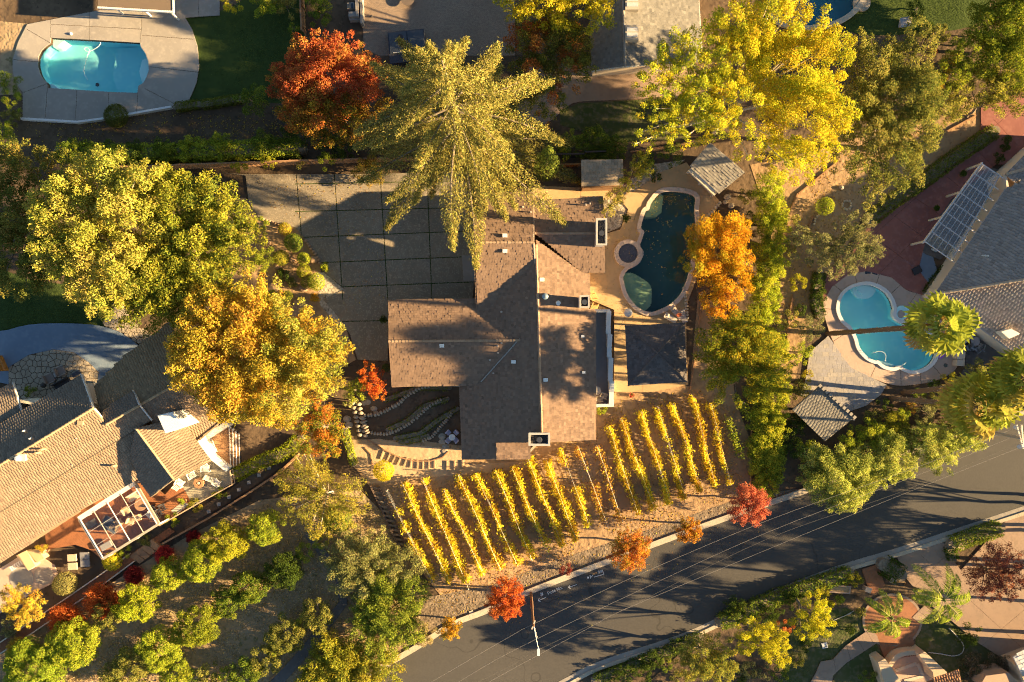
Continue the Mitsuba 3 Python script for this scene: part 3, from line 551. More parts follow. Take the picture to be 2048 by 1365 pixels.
# ================= roofs, houses and other buildings =================
CAM = np.array([0, 0, HC])
PLANES = {}
def roofp(poly_uv, p, q, z0, pitch):
    """Roof polygon in plan units; z falls with pitch from z0 with the distance from the line p-q."""
    p, q = np.array(p, float), np.array(q, float); d = (q-p)/np.linalg.norm(q-p); n = np.array([-d[1], d[0]])
    return [(u, v, z0 - pitch*abs(np.dot(np.array([u, v])-p, n))*MPP*(HC-z0)/HC) for u, v in poly_uv]
def tiles(poly_l, w, ex, kind, cols, seed, amp=.035, stagger=True):
    """Separate tiles, row on row up the slope, each with its own colour and tilt; returns vertices, faces, colours in the plane's frame."""
    rng = np.random.default_rng(seed); y0, y1 = poly_l.bounds[1], poly_l.bounds[3]; X0, X1, Y, R = [], [], [], []
    for j in range(int(math.ceil((y1-y0)/ex))):
        y = y0 + j*ex; g = poly_l.intersection(LineString([(poly_l.bounds[0]-1, min(y+ex*.5, y1-.01)), (poly_l.bounds[2]+1, min(y+ex*.5, y1-.01))]))
        for s in getattr(g, 'geoms', [g]):
            if s.is_empty or s.length < .05: continue
            a, b = s.bounds[0], s.bounds[2]; off = rng.random()*w if stagger else 0.0
            e = np.arange(math.floor((a-off)/w), math.ceil((b-off)/w)+1)*w + off
            if kind == 'shingle': e[1:-1] += rng.uniform(-.16, .16, max(0, len(e)-2))*w
            e = np.clip(e, a, b); k = e[1:]-e[:-1] > .02
            X0 += list(e[:-1][k]); X1 += list(e[1:][k]); Y += [y]*int(k.sum()); R += [min(y+ex*1.12, y1)]*int(k.sum())
    X0, X1, Y, Y2 = map(np.array, (X0, X1, Y, R)); n = len(X0)
    t = np.array([0, 1.0]) if kind == 'shingle' else np.array([0, .18, .36, .5, .64, .82, 1.0]); h = np.array([0, 0.0]) if kind == 'shingle' else np.array([0, .55, .92, 1, .92, .55, 0])*amp*1.7
    m = len(t); lift = amp*(1.2 + (.8 if kind == 'shingle' else .2)*rng.uniform(-1, 1, n))
    gap = .006; xs = X0[:, None]+gap + (X1-X0-2*gap)[:, None]*t
    z_lo = lift[:, None] + h; z_hi = .008 + h*.9
    V = np.stack([np.stack([xs, np.repeat(Y[:, None], m, 1), np.zeros((n, m))], -1), np.stack([xs, np.repeat(Y[:, None], m, 1), z_lo], -1), np.stack([xs, np.repeat(Y2[:, None], m, 1), np.broadcast_to(z_hi, (n, m))], -1)], 1)
    i = np.arange(m-1); f = []
    for r in (0, 1):
        a, b, c, d = r*m+i, r*m+i+1, (r+1)*m+i+1, (r+1)*m+i; f += [np.stack([a, b, c], 1), np.stack([a, c, d], 1)]
    f = np.vstack(f); F = (f[None] + (np.arange(n)*3*m)[:, None, None]).reshape(-1, 3)
    C = np.array(cols)[rng.integers(len(cols), size=n)]*.6 + np.mean(cols, 0)*.4; C = C*(1+rng.normal(0, .085, (n, 1)))
    return V.reshape(-1, 3), F, np.repeat(np.clip(C, .01, .9), 3*m, 0)
def plane(house, pts3, kind, w, ex, cols, seed, under=None, name='roof', amp=.028, key=None):
    q = np.array([P(*a) for a in pts3]); c = q.mean(0); n = np.linalg.svd(q-c)[2][2]; n = n if n[2] > 0 else -n
    e1 = np.cross([0, 0, 1], n); e1 = e1/np.linalg.norm(e1) if np.linalg.norm(e1) > 1e-3 else np.array([1.0, 0, 0]); e2 = np.cross(n, e1)
    pl = Polygon([(np.dot(a-c, e1), np.dot(a-c, e2)) for a in q]).buffer(0); M = np.eye(4); M[:3, 0], M[:3, 1], M[:3, 2], M[:3, 3] = e1, e2, n, c
    slab = ext(pl, -.16, .16); slab.apply_transform(M); k = part(house, name, slab, under or 'roof_flat')
    V, F, C = tiles(pl, w, ex, kind, cols, seed, amp); V = V @ M[:3, :3].T + c
    part(k, 'shingles' if kind == 'shingle' else 'tiles', trimesh.Trimesh(V, F, process=False), 'tile_mat', color=C, stuff=True)
    if key: PLANES[key] = (c, n)
    return k
def on(key, u, v):
    """The point of roof plane KEY seen at plan (u, v)."""
    c, n = PLANES[key]; d = P(u, v, 0)-CAM; return CAM + d*(np.dot(c-CAM, n)/np.dot(d, n))
def caps(roof, a, b, col, r=.13, step=.36, name='ridge_caps'):
    a, b = np.array(a, float), np.array(b, float); L = np.linalg.norm(b-a); n = max(1, int(L/step)); ms = []; rng = np.random.default_rng(int(L*1000))
    for i in range(n):
        ms.append(tube([a+(b-a)*i/n, a+(b-a)*(i+1.08)/n], [r*1.12*rng.uniform(.9, 1.1), r*.92], 8))
    m = cat(ms); part(roof, name, m, 'tile_mat', color=np.repeat(np.array([np.array(col)*rng.uniform(.85, 1.15) for _ in range(n)]), len(ms[0].vertices), 0), stuff=True)
def vent_box(house, key, u, v, w=.35, h=.22, m=None, name='roof_vent', rz=0.0):
    p = on(key, u, v); part(house, name, cat([bx(p+[0, 0, h*.5-.05], (w, w*.75, h+.1), rz), bx(p+[0, 0, h+.02], (w*1.15, w*.9, .05), rz)]), m or plain(WHITE, .5))
def vent_pipe(house, key, u, v, r=.06, h=.45, m=None):
    p = on(key, u, v); part(house, 'vent_pipe', cat([tube([p-[0, 0, .1], p+[0, 0, h]], r, 10), tube([p-[0, 0, .02], p+[0, 0, .06]], [r*2.2, r*1.3], 10)]), m or plain((.42,.36,.32), .6), 40)
def chimney(house, u0, v0, u1, v1, ztop, zbot, cm, flue=True, label=None):
    a, b = P(u0, v0, ztop), P(u1, v1, ztop); c = (a+b)/2; w, d = abs(b[0]-a[0]), abs(b[1]-a[1])
    fr = Polygon([(a[0], a[1]), (b[0], a[1]), (b[0], b[1]), (a[0], b[1])]); iw = min(w, d)*.11
    k = part(house, 'chimney', ext(fr.buffer(-iw*.6), zbot, ztop-zbot-.35), plain((.44, .38, .33), .8), label=label)
    part(k, 'crown', cat([ext(fr.difference(fr.buffer(-iw*1.25)), ztop-.32, .32), ext(fr.buffer(.06).difference(fr.buffer(-iw)), ztop, .07)]), cm)
    part(k, 'cover', ext(fr.buffer(-iw*1.2), ztop-.40, .05), plain((.035,.033,.033), .7))
    if flue: part(k, 'flue', cat([tube([[c[0], c[1]-d*.05, ztop-.4], [c[0], c[1]-d*.05, ztop-.05]], .2, 14), tube([[c[0], c[1]-d*.05, ztop-.02], [c[0], c[1]-d*.05, ztop+.05]], [.3, .26], 14)]), plain((.10,.105,.12), .4, metallic=.6))
    return k
def wall_window(house, a, b, z0, z1, pane=True):
    """A window in the wall along a-b (metres, on the wall's face, outward to the right of a-b)."""
    a, b = np.array(a, float), np.array(b, float); d = (b-a)/np.linalg.norm(b-a); o = np.array([d[1], -d[0]]); L = np.linalg.norm(b-a); c = (a+b)/2; rz = math.atan2(d[1], d[0])
    k = part(house, 'window', cat([bx([*(c+o*.03), z0], (L, .1, .07), rz), bx([*(c+o*.03), z1], (L, .1, .07), rz)] + [bx([*(c+o*.03+d*s*L/2), (z0+z1)/2], (.07, .1, z1-z0), rz) for s in (-1, 0, 1)]), plain(WHITE, .5))
    part(k, 'pane', bx([*(c+o*.015), (z0+z1)/2], (L-.06, .02, z1-z0-.06), rz), plain((.04,.05,.06), .08, .6))
def walls(house, pts, z0, z1, m, z=0.0, label=None):
    pg = Polygon([tuple(P(u, v, z)[:2]) for u, v in pts]).buffer(0); part(house, 'wall', ext(pg.difference(pg.buffer(-.25)), z0, z1-z0), m, label=label); return pg

# ---- the brown roofed house ----
SH = [(.225,.148,.106), (.212,.140,.100), (.24,.16,.115), (.195,.128,.092), (.222,.15,.11)]
H = thing('ranch_house', 'large brown shingle roofed house with crossing gables between driveway and dark pool', 'house')
walls(H, [(960,398),(1062,392),(1065,410),(1195,404),(1198,535),(1166,540),(1172,612),(1180,625),(1180,868),(1088,876),(1058,908),(938,910),(932,775),(796,764),(790,612),(962,606)], 0, 2.75, plain((.45,.36,.27), .85), z=2.6)
for i, (pts, key) in enumerate([
    ([(948,388,3.62),(1066,384,3.62),(1068,485,6.1),(949,485,6.1)], 'N'), ([(949,485,6.1),(1070,485,6.1),(1072,640,3.42),(956,640,3.42)], 'S'),
    ([(776,602,3.4),(1000,597,3.4),(1045,683,4.86),(777,683,4.86)], 'GN'), ([(777,683,4.86),(1045,679,4.86),(1000,771,3.3),(783,773,3.3)], 'GS'),
    ([(1072,500,5.5),(1084,886,5.5),(992,886,3.95),(992,920,3.95),(926,920,2.8),(920,768,2.75),(955,768,3.38),(955,640,3.38)], 'W'),
    ([(1072,480,5.5),(1163,545,3.95),(1178,548,3.7),(1178,618,3.68),(1190,618,3.48),(1190,880,3.45),(1084,886,5.5)], 'E'),
    ([(1064,402,4.05),(1206,393,3.95),(1209,467,5.2),(1064,467,5.2)], 'EN'), ([(1064,467,5.2),(1209,467,5.2),(1210,545,3.85),(1164,546,3.85),(1080,474,5.1)], 'ES')]):
    plane(H, pts, 'shingle', .30, .27, SH, 300+i, key=key, under=plain((.22,.15,.10), .9), amp=.04)
plane(H, [(992,886,4.25),(1061,886,3.95),(1061,919,3.95),(992,920,4.25)], 'shingle', .30, .27, SH, 309, key='P', under=plain((.22,.15,.10), .9))
part(H, 'gable_wall', cat([bar(P(1067, 402, 3.7), P(1067, 486, 5.9), .15, .5), bar(P(1068, 486, 5.9), P(1071, 540, 5.0), .15, .5)]), plain((.55,.42,.33), .8))
def cap_line(u0, v0, z0, u1, v1, z1, roof='ranch_house__roof'): caps(roof, P(u0, v0, z0), P(u1, v1, z1), (.34,.235,.16))
cap_line(949, 485, 6.14, 1068, 485, 6.14); cap_line(777, 683, 4.9, 1040, 681, 4.9); cap_line(1072, 490, 5.54, 1084, 886, 5.54); cap_line(1070, 467, 5.24, 1209, 467, 5.24)
part(H, 'valley_flashing', bar(P(1039, 678, 4.93), P(962, 764, 3.58), .10, .03), plain((.42,.38,.34), .5, metallic=.5))
part(H, 'gutter', cat([bar(P(776, 602.5, 3.3), P(948, 598, 3.3), .12, .12), bar(P(784, 774, 3.2), P(920, 769, 3.2), .12, .12), bar(P(919, 770, 2.66), P(925, 921, 2.7), .12, .12), bar(P(1191, 622, 3.38), P(1191, 880, 3.36), .12, .12), bar(P(947, 390, 3.55), P(947, 484, 5.95), .08, .22), bar(P(947, 486, 5.95), P(954, 640, 3.3), .08, .22)]), plain((.28,.18,.12), .6))
cw = plain((.42,.40,.37), .6)
chimney(H, 1193, 438, 1213, 490, 6.9, 2.5, cw, label='wide chimney with white crown over the pool side eave')
chimney(H, 1160, 592, 1178, 615, 6.5, 2.5, plain((.42,.38,.34), .7), label='small chimney at the middle of the pool side eave')
chimney(H, 1058, 867, 1099, 891, 6.6, 2.5, cw, label='chimney with white crown at the vineyard end of the ridge')
for key, u, v in [('S', 1010, 503), ('N', 1010, 472), ('GS', 884, 692), ('E', 1084, 560), ('E', 1091, 760), ('E', 1167, 745), ('E', 1165, 673), ('W', 1027, 724)]: vent_box(H, key, u, v, .42 if v not in (673, 745) else .3, .2)
for key, u, v, h in [('GS', 995, 692, .7), ('GS', 1003, 686, .6), ('GS', 996, 706, .45), ('GS', 980, 720, .6), ('W', 987, 747, .3), ('EN', 1171, 411, .55), ('EN', 1180, 408, .3), ('N', 1045, 415, .35), ('N', 1061, 425, .3), ('W', 1003, 624, .3)]: vent_pipe(H, key, u, v, .07, h)
p = on('E', 1090, 594); part(H, 'turbine_vent', cat([tube([p, p+[0, 0, .35]], .17, 14), tube([p+[0, 0, .3], p+[0, 0, .42], p+[0, 0, .58], p+[0, 0, .68]], [.2, .32, .32, .12], 16)]), plain((.34,.42,.45), .35, metallic=.5), 50, label='blue grey round turbine vent')
p = on('E', 1116, 607); part(H, 'roof_vent', cat([tube([p-[0, 0, .1], p+[0, 0, .4]], .14, 12), tube([p+[0, 0, .4], p+[0, 0, .46]], [.26, .22], 14)]), plain(WHITE, .4), 50, label='white round capped vent')
# balcony on the pool side
b = part(H, 'balcony', ext(poly([(1181,622),(1218,622),(1224,812),(1189,814)], 1.0), .0, 1.0), 'roof_flat', label='grey balcony floor with white parapet')
part(b, 'parapet', cat([ext(poly([(1180,619),(1220,619),(1220,625),(1180,625)], 2.0), 0, 2.0), ext(poly([(1213,620),(1220,620),(1228,812),(1220,812)], 2.0), 0, 2.0), ext(poly([(1188,809),(1228,808),(1228,814),(1188,815)], 2.0), 0, 2.0)]), plain((.60,.585,.56), .6))
for k in range(4): part(b, 'coping', cat([bx(P(1217+k*2.05, 645+k*47, 2.03), (.5, 2.5, .07), -.04)]), plain((.66,.64,.61), .5))

# ---- pool garden buildings ----
G = thing('pavilion', 'square dark shingled garden pavilion with hipped roof beside the dark pool', 'pavilion')
DK = [(.115,.10,.098), (.10,.088,.088), (.135,.115,.11), (.085,.075,.075)]
C4 = [(1250,652,2.7),(1369,646,2.7),(1374,764,2.7),(1256,772,2.7)]; AP = (1315,707,4.0)
for i in range(4):
    plane(G, [C4[i], C4[(i+1) % 4], AP], 'shingle', .3, .27, DK, 320+i, under=plain((.07,.05,.04), .9))
    caps('pavilion__roof', P(*C4[i])+[0, 0, .04], P(*AP)+[0, 0, .05], (.10,.088,.085), .09)
for u, v in [(1260,662),(1362,656),(1366,756),(1264,762)]: part(G, 'post', bx(P(u, v, 1.35), (.2, .2, 2.6)), plain((.2,.13,.08), .8))
part(G, 'beam', ext(poly([(1256,658),(1366,652),(1370,760),(1260,767)], 2.6).difference(poly([(1261,663),(1361,657),(1365,755),(1265,762)], 2.6)), 2.42, .22), plain((.2,.13,.08), .8))
S = thing('garden_shed', 'small shed with a pale tan shake roof between the fence and the brown house', 'shed')
TAN = [(.40,.32,.235), (.35,.28,.21), (.44,.35,.26), (.31,.25,.19)]
plane(S, [(1162,320,3.0),(1246,319,3.0),(1247,370,2.5),(1163,373,2.5)], 'shingle', .33, .30, TAN, 330, under=plain((.2,.12,.07), .9))
walls(S, [(1166,326),(1243,325),(1243,372),(1167,374)], 0, 2.4, plain((.34,.20,.11), .85), z=2.4)
part(S, 'fascia', bar(P(1163, 375, 2.4), P(1246, 371, 2.4), .06, .2), plain((.42,.24,.12), .8))
for k in range(3): part(S, 'bracket', bx(P(1182+k*22, 374.5, 2.3), (.12, .25, .16)), plain((.25,.14,.08), .8))
V = thing('pool_house', 'grey roofed pool house with white beam at the upper right corner of the dark pool', 'pool house')
GR = [(.30,.275,.24), (.27,.245,.215), (.33,.30,.26), (.24,.22,.20)]
plane(V, [(1380,332,3.0),(1420,285,3.4),(1490,345,3.4),(1438,388,3.0)], 'shingle', .3, .27, GR, 332, under=plain((.4,.37,.34), .8))
part(V, 'beam', bar(P(1378, 340, 2.75), P(1430, 390, 2.75), .35, .3), plain((.55,.47,.36), .7))
part(V, 'louvre_roof', cat([bar(P(1386+i*1.8, 344-i*1.2, 2.85), P(1428+i*1.8, 385-i*1.2, 2.85), .07, .12) for i in range(5)]), plain((.62,.60,.60), .6))
walls(V, [(1392,336),(1424,300),(1478,346),(1434,378)], 0, 2.8, plain((.40,.35,.29), .85), z=2.8)
for u, v in [(1381,340),(1404,364),(1429,388)]: part(V, 'post', bx(P(u, v, 1.35), (.22, .22, 2.7), .78), plain((.55,.5,.45), .7))

# ---- the tan tile roofed house at left ----
L = thing('tile_house', 'long tan tile roofed house with a cross gable at the lower left', 'house')
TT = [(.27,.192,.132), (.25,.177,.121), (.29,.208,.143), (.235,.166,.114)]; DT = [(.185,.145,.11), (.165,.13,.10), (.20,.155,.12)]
A0, A1 = (-40,954.5), (186,817); und = plain((.30,.22,.14), .9)
plane(L, roofp([(-40,954),(186,817),(214,850),(278,812),(302,840),(-40,1048)], A0, A1, 6.6, .29), 'barrel', .28, .36, TT, 340, key='LA', under=und)
plane(L, roofp([(-40,1049),(272,858),(276,956),(270,962),(160,1022),(-40,1150)], A0, A1, 6.42, .29), 'barrel', .28, .36, TT, 341, key='LB', under=und)
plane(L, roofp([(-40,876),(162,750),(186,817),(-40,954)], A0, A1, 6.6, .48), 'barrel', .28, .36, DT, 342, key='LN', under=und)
plane(L, roofp([(188,773),(249,712),(345,640),(362,764),(278,812),(200,824)], (278,812), (350,770), 5.6, .30), 'barrel', .28, .36, [(.27,.19,.11), (.24,.17,.10), (.30,.21,.125)], 343, key='LE', under=und)
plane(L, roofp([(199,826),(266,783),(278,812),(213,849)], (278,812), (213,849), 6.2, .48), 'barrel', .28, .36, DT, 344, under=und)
plane(L, roofp([(278,812),(355,767),(438,845),(398,880),(340,915),(302,842)], (278,812), (350,770), 5.6, .29), 'barrel', .28, .36, TT, 345, key='LS', under=und)
plane(L, roofp([(271,857),(347,960),(420,921),(360,836)], (271,857), (347,960), 6.1, .30), 'barrel', .28, .36, TT, 346, key='LG', under=und)
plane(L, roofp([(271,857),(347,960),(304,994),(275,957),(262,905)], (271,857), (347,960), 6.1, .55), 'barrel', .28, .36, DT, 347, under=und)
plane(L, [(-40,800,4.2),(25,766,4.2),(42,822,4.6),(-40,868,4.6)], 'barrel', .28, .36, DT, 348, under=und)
for a, b in [((-40,954.5,6.66),(186,817,6.66)), ((271,857,6.16),(347,960,6.16)), ((278,812,5.66),(352,769,5.66)), ((213,849,6.22),(278,812,6.22))]: caps('tile_house__roof', P(*a), P(*b), (.42,.30,.18), .12, .4)
wh = plain((.74,.70,.64), .6)
for a, b, w, h in [((163,749,4.75),(187,816,6.45),.14,.3), ((187,816,6.45),(215,851,5.6),.14,.3), ((267,782,5.2),(280,811,6.1),.12,.28), ((280,811,6.1),(304,841,5.6),.10,.2), ((26,766,4.1),(43,822,4.5),.12,.25)]: part(L, 'barge_board', bar(P(*a), P(*b), w, h), wh)
part(L, 'gutter', bar(P(-40,1048,5.40), P(300,841.5,5.40), .17, .14), plain((.10,.08,.06), .7))
part(L, 'gutter', cat([bar(P(-40,1151,3.4), P(160,1023,3.4), .14, .14), bar(P(421,922,4.55), P(347,962,4.5), .12, .14), bar(P(439,846,4.05), P(399,881,4.05), .12, .14)]), plain((.33,.24,.16), .6))
lw = plain((.70,.64,.54), .8)
walls(L, [(-40,890),(150,788),(178,835),(200,860),(345,790),(424,846),(395,874),(412,912),(346,950),(306,982),(276,950),(160,1012),(-40,1136)], 0, 3.6, lw, z=3.4, label='cream white stucco walls')
walls(L, [(-40,820),(40,800),(68,805),(66,835),(-40,880)], 0, 3.2, lw, z=3.0)
part(L, 'stucco_wall', cat([bar(P(176,770,2.2), P(194,808,2.2), .9, 3.4)]), wh, label='white wall piece between the two gables')
wall_window(L, P(120,1046,0)[:2], P(60,1084,0)[:2], .9, 2.1)
wall_window(L, P(250,964,0)[:2], P(200,996,0)[:2], .2, 2.1)
k = part(L, 'chimney', ext(poly([(315,831),(345,824),(371,852),(330,867)], 7.4), 3.5, 3.9), plain((.80,.78,.74), .5), label='broad bright white chimney chase')
part(k, 'cap', ext(poly([(316,832),(344,826),(368,851),(331,865)], 7.4), 7.4, .06), plain((.84,.83,.80), .4))
for u, v, h in [(90,898,.75),(80,905,.75),(232,931,.7)]: vent_pipe(L, 'LA' if v < 910 else 'LB', u, v, .11, h, plain((.46,.33,.19), .6))
vent_box(L, 'LA', 163, 846, .5, .2, plain((.44,.32,.2), .7)); vent_box(L, 'LA', 46, 915, .8, .25, plain((.66,.6,.5), .6)); p = on('LA', 40, 916); part(L, 'solar_tube', lathe([(.01, .0), (.3, .0), (.3, .3), (.22, .42), (.01, .46)], p+[0, 0, .1], 18), plain((.82,.80,.74), .3), 40, label='round white roof light')
for u, v in [(50,862),(63,877)]: vent_pipe(L, 'LN', u, v, .07, .35, plain(WHITE, .5))
for u, v in [(153,877),(145,930)]: vent_pipe(L, 'LA', u, v, .05, .15)

# ---- the grey tile roofed house at right ----
R = thing('stucco_house', 'pale stucco house with grey concrete tile hip roof at the right edge', 'house')
RT = [(.30,.265,.245), (.26,.23,.22), (.33,.29,.265), (.28,.25,.235)]; und = plain((.16,.14,.13), .9)
EV = ((1872,588), (2012,378))
plane(R, roofp([(1872,588),(2012,378),(2036,366),(2100,330),(2210,400),(2210,533)], *EV, 3.1, -.40), 'barrel', .33, .38, RT, 360, key='RA', under=und, amp=.045)
plane(R, roofp([(1872,588),(2210,533),(2210,841)], (1872,588), (2210,841), 3.1, -.33), 'barrel', .33, .38, [(.36,.29,.24), (.32,.26,.22), (.40,.32,.26)], 361, key='RB', under=und, amp=.045)
plane(R, [(2010,350,3.0),(2100,258,3.0),(2100,326,4.2)], 'barrel', .33, .38, RT, 362, under=und, amp=.045)
plane(R, [(2010,350,3.0),(2100,326,4.2),(2100,400,3.3),(2036,366,3.0)], 'barrel', .33, .38, RT, 363, under=und, amp=.045)
caps('stucco_house__roof', on('RA', 1872, 588)+[0, 0, .06], on('RA', 2200, 535)+[0, 0, .06], (.46,.36,.27), .14, .4); caps('stucco_house__roof_001', P(2012,349,3.1), P(2100,325,4.3), (.46,.36,.27), .14, .4)
sw = plain((.62,.53,.43), .85)
walls(R, [(1866,592),(2006,384),(2000,354),(2100,262),(2210,400),(2210,835)], 0, 2.95, sw, z=2.3, label='pale stucco walls')
part(R, 'gutter', cat([bar(P(1871,588,3.0), P(2011,378,3.0), .12, .12), bar(P(1871,590,3.0), P(2210,841,3.0), .14, .14)]), plain((.42,.40,.40), .6))
k = part(R, 'skylight', ext(poly([(2002,664),(2022,658),(2040,668),(2018,678)], 4.5), 3.6, .95), plain((.72,.66,.56), .5), label='pale roof hatch')
for u, v in [(1966,512),(1972,513)]: vent_pipe(R, 'RA', u, v, .07, .35, plain(WHITE, .5))
wall_window(R, P(1905,640,0)[:2], P(1885,616,0)[:2], .9, 2.0)
# lattice patio cover with corrugated plastic
K = thing('patio_cover', 'lattice patio cover roofed with cloudy corrugated plastic against the grey tiled house', 'patio cover')
cp = np.array([P(1964,328,2.7), P(2000,352,2.75), P(1905,522,2.75), P(1850,483,2.7)])
def bil(s, t): return (1-t)*((1-s)*cp[0]+s*cp[1]) + t*((1-s)*cp[3]+s*cp[2])
scene['cover_sheet'] = {'type': 'blendbsdf', 'weight': .16, 'a': {'type': 'thindielectric', 'int_ior': 1.45, 'ext_ior': 1.0}, 'b': {'type': 'twosided', 'bsdf': {'type': 'diffuse', 'reflectance': rgb((.50,.52,.56))}}}
for i in range(7):
    vs, fs = [], []
    for a in range(23):
        for bq in range(2):
            q = bil(bq, (i + a/22*1.02)/7); vs.append(q + [0, 0, .12 + .02*math.cos(a*math.pi)])
    for a in range(22): fs += [[2*a, 2*a+1, 2*a+3], [2*a, 2*a+3, 2*a+2]]
    part(K, 'plastic_sheet', trimesh.Trimesh(vs, fs, process=False), 'cover_sheet')
lat = plain((.62,.60,.62), .7)
for i in range(9): part(K, 'rafter', bar(bil(-.03, i/8)-[0, 0, .05], bil(1.25, i/8)-[0, 0, .05], .07, .14), lat)
part(K, 'battens', cat([bar(bil(s, 0)+[0, 0, .06], bil(s, 1)+[0, 0, .06], .05, .05) for s in np.linspace(.08, .95, 6)]), lat)
part(K, 'beam', cat([bar(bil(.0, -.02)-[0, 0, .2], bil(.0, 1.02)-[0, 0, .2], .14, .25)]), plain((.66,.63,.60), .7))
for t_ in (0, .36, .68, 1): part(K, 'post', bar(bil(.0, t_)*[1, 1, 0], bil(.0, t_)-[0, 0, .2], .2, .2, up=(1, 0, 0)), plain((.60,.54,.45), .7))

# ---- the grey roofed house at the top ----
U = thing('grey_house', 'grey shingle roofed house at the top edge behind the yellow tree', 'house')
GS = [(.19,.178,.162), (.175,.163,.148), (.21,.195,.178), (.16,.15,.138)]; und = plain((.25,.22,.2), .9)
plane(U, [(1244,-60,6.0),(1392,-60,3.4),(1403,124,3.4),(1250,132,6.0)], 'shingle', .30, .27, GS, 370, key='UE', under=und)
plane(U, [(1180,-60,4.2),(1244,-60,6.0),(1250,132,6.0),(1182,141,4.2)], 'shingle', .30, .27, GS, 371, key='UW', under=und)
caps('grey_house__roof', P(1244,-60,6.05), P(1250,132,6.05), (.3,.27,.24))
walls(U, [(1190,-60),(1394,-60),(1396,118),(1190,132)], 0, 3.4, plain((.42,.35,.28), .85), z=3.0)
part(U, 'gutter', cat([bar(P(1182,142,4.0), P(1250,133,5.8), .14, .2), bar(P(1250,134,5.85), P(1300,129,5.0), .14, .2), bar(P(1405,124,3.3), P(1393,-60,3.3), .14, .14)]), plain((.66,.63,.56), .5))
for v in (10, 70):
    a = on('UE', 1262, v); k = part(U, 'dormer', bx(a+[0, 0, .25], (1.35, 1.55, .7)), plain((.42,.37,.31), .8))
    part(k, 'skylight', cat([bx(a+[.02, -.28, .62], (1.1, .42, .05)), bx(a+[.02, .28, .62], (1.1, .42, .05))]), plain((.55,.54,.54), .3))
# covered patio at top left
C = thing('patio_roof', 'dark flat patio roof with white edge beams above the left pool deck', 'patio cover')
part(C, 'roof', ext(poly([(196,-60),(346,-60),(344,22),(196,14)], 2.9), 2.8, .1), plain((.17,.125,.09), .8))
part(C, 'beam', cat([bar(P(196,16,2.85), P(348,25,2.85), .2, .22), bar(P(345,-60,2.86), P(347,26,2.86), .12, .2)]), plain((.70,.68,.66), .6))
for u, v in [(234,18.5),(290,22.5),(347,30)]: part(C, 'post', bx(P(u, v, 1.35), (.16, .16, 2.7)), plain((.70,.68,.66), .6))
# shed roof of tiles on the slate terrace
B = thing('tile_pavilion', 'small square grey tile roofed pavilion below the slate terrace', 'pavilion')
BT = [(.19,.175,.15), (.17,.155,.135), (.215,.195,.165), (.155,.145,.13)]
c4 = [(1640,772,2.1),(1709,835,2.1),(1650,883,1.85),(1586,818,1.85)]
plane(B, c4, 'barrel', .33, .36, BT, 380, under=plain((.15,.12,.10), .9), amp=.016)
part(B, 'barge_tiles', cat([bx(P(1640+i*6.9, 772+i*6.3, 2.2), (.3, .34, .14), -.74) for i in range(11)]), plain((.30,.27,.235), .8))
for u, v in [(1633,785),(1700,838),(1650,872),(1596,820)]: part(B, 'post', bx(P(u, v, .9), (.2, .2, 1.75), .75), plain((.35,.3,.25), .8))
part(B, 'fallen_frond', tube(smooth_pts([(*P(1609,842,2.05)[:2], 2.05), (*P(1613,834,2.05)[:2], 2.2), (*P(1611,828,2.05)[:2], 2.12)], 3, False), [.03]*7, 5), plain((.55,.48,.38), .8))
HEDGE = ([(.38,.42,.045),(.29,.34,.035),(.46,.45,.05),(.17,.22,.03)], [4,3,3,2])
# ================= trees, hedges and shrubs =================
# left: the two broad yellow-green trees and the dark one at the edge
tree('sycamore_tree', 'broad yellow green tree at left with pale bare branches showing in its crown', 'tree', [(150,430,85),(110,440,45),(215,370,75),(270,430,85),(200,520,95),(120,500,55),(255,545,75),(210,600,45),(290,375,55),(150,390,50)], 13, 3.0, YG, 11, s=.23, trunk=(230,500), r0=.42, barkm='bark_pale', tips=26)
tree('sycamore_tree', 'broad green and yellow tree nearest the driveway bed at left', 'tree', [(370,420,85),(340,380,50),(430,400,55),(455,450,60),(390,500,85),(330,560,90),(300,620,50),(470,510,45),(440,540,55),(250,620,35),(370,600,60),(490,470,40)], 11.5, 2.6, ([(.27,.26,.035),(.33,.30,.045),(.19,.21,.03),(.12,.155,.028)], [3,3,3,3]), 12, s=.23, trunk=(400,500), r0=.38, tips=22)
tree('oak_tree', 'dark olive tree in shadow at the left edge of the photo', 'tree', [(20,340,55),(60,330,50),(25,420,60),(70,460,60),(20,500,60),(100,520,60),(50,560,50),(120,330,40)], 9.5, 1.5, DARKOLIVE, 13, s=.22, trunk=(60,450), tips=12)
tree('golden_tree', 'large golden orange autumn tree beside the tan roofed house', 'tree', [(520,720,120),(430,690,85),(600,700,85),(640,740,60),(560,800,65),(470,780,75),(400,740,60),(500,640,75),(430,620,60),(590,640,45),(670,690,40),(520,590,50),(365,690,35)], 12, 2.6, GOLD, 14, s=.22, trunk=(560,710), r0=.4, tips=18, second=(YG, lambda x, y, z: x > P(560, 0, 8)[0] and (x*3.1 + y*2.3) % 1 < .55))
tree('small_maple', 'small orange red maple at the corner of the brown roofed house', 'tree', [(745,765,30),(735,745,22),(755,785,20)], 4.2, .8, ([(.50,.13,.03),(.52,.2,.035),(.42,.09,.03)], [4,3,2]), 15, s=.16, n_per=3)
shrub('bush', 'yellow green bush under the small orange maple', 712, 780, 26, 2.6, LIME, 16)
shrub('bush', 'cream and green bush at the head of the stone steps', 700, 800, 18, 1.4, ([(.5,.46,.22),(.3,.32,.08)], [2,2]), 17)
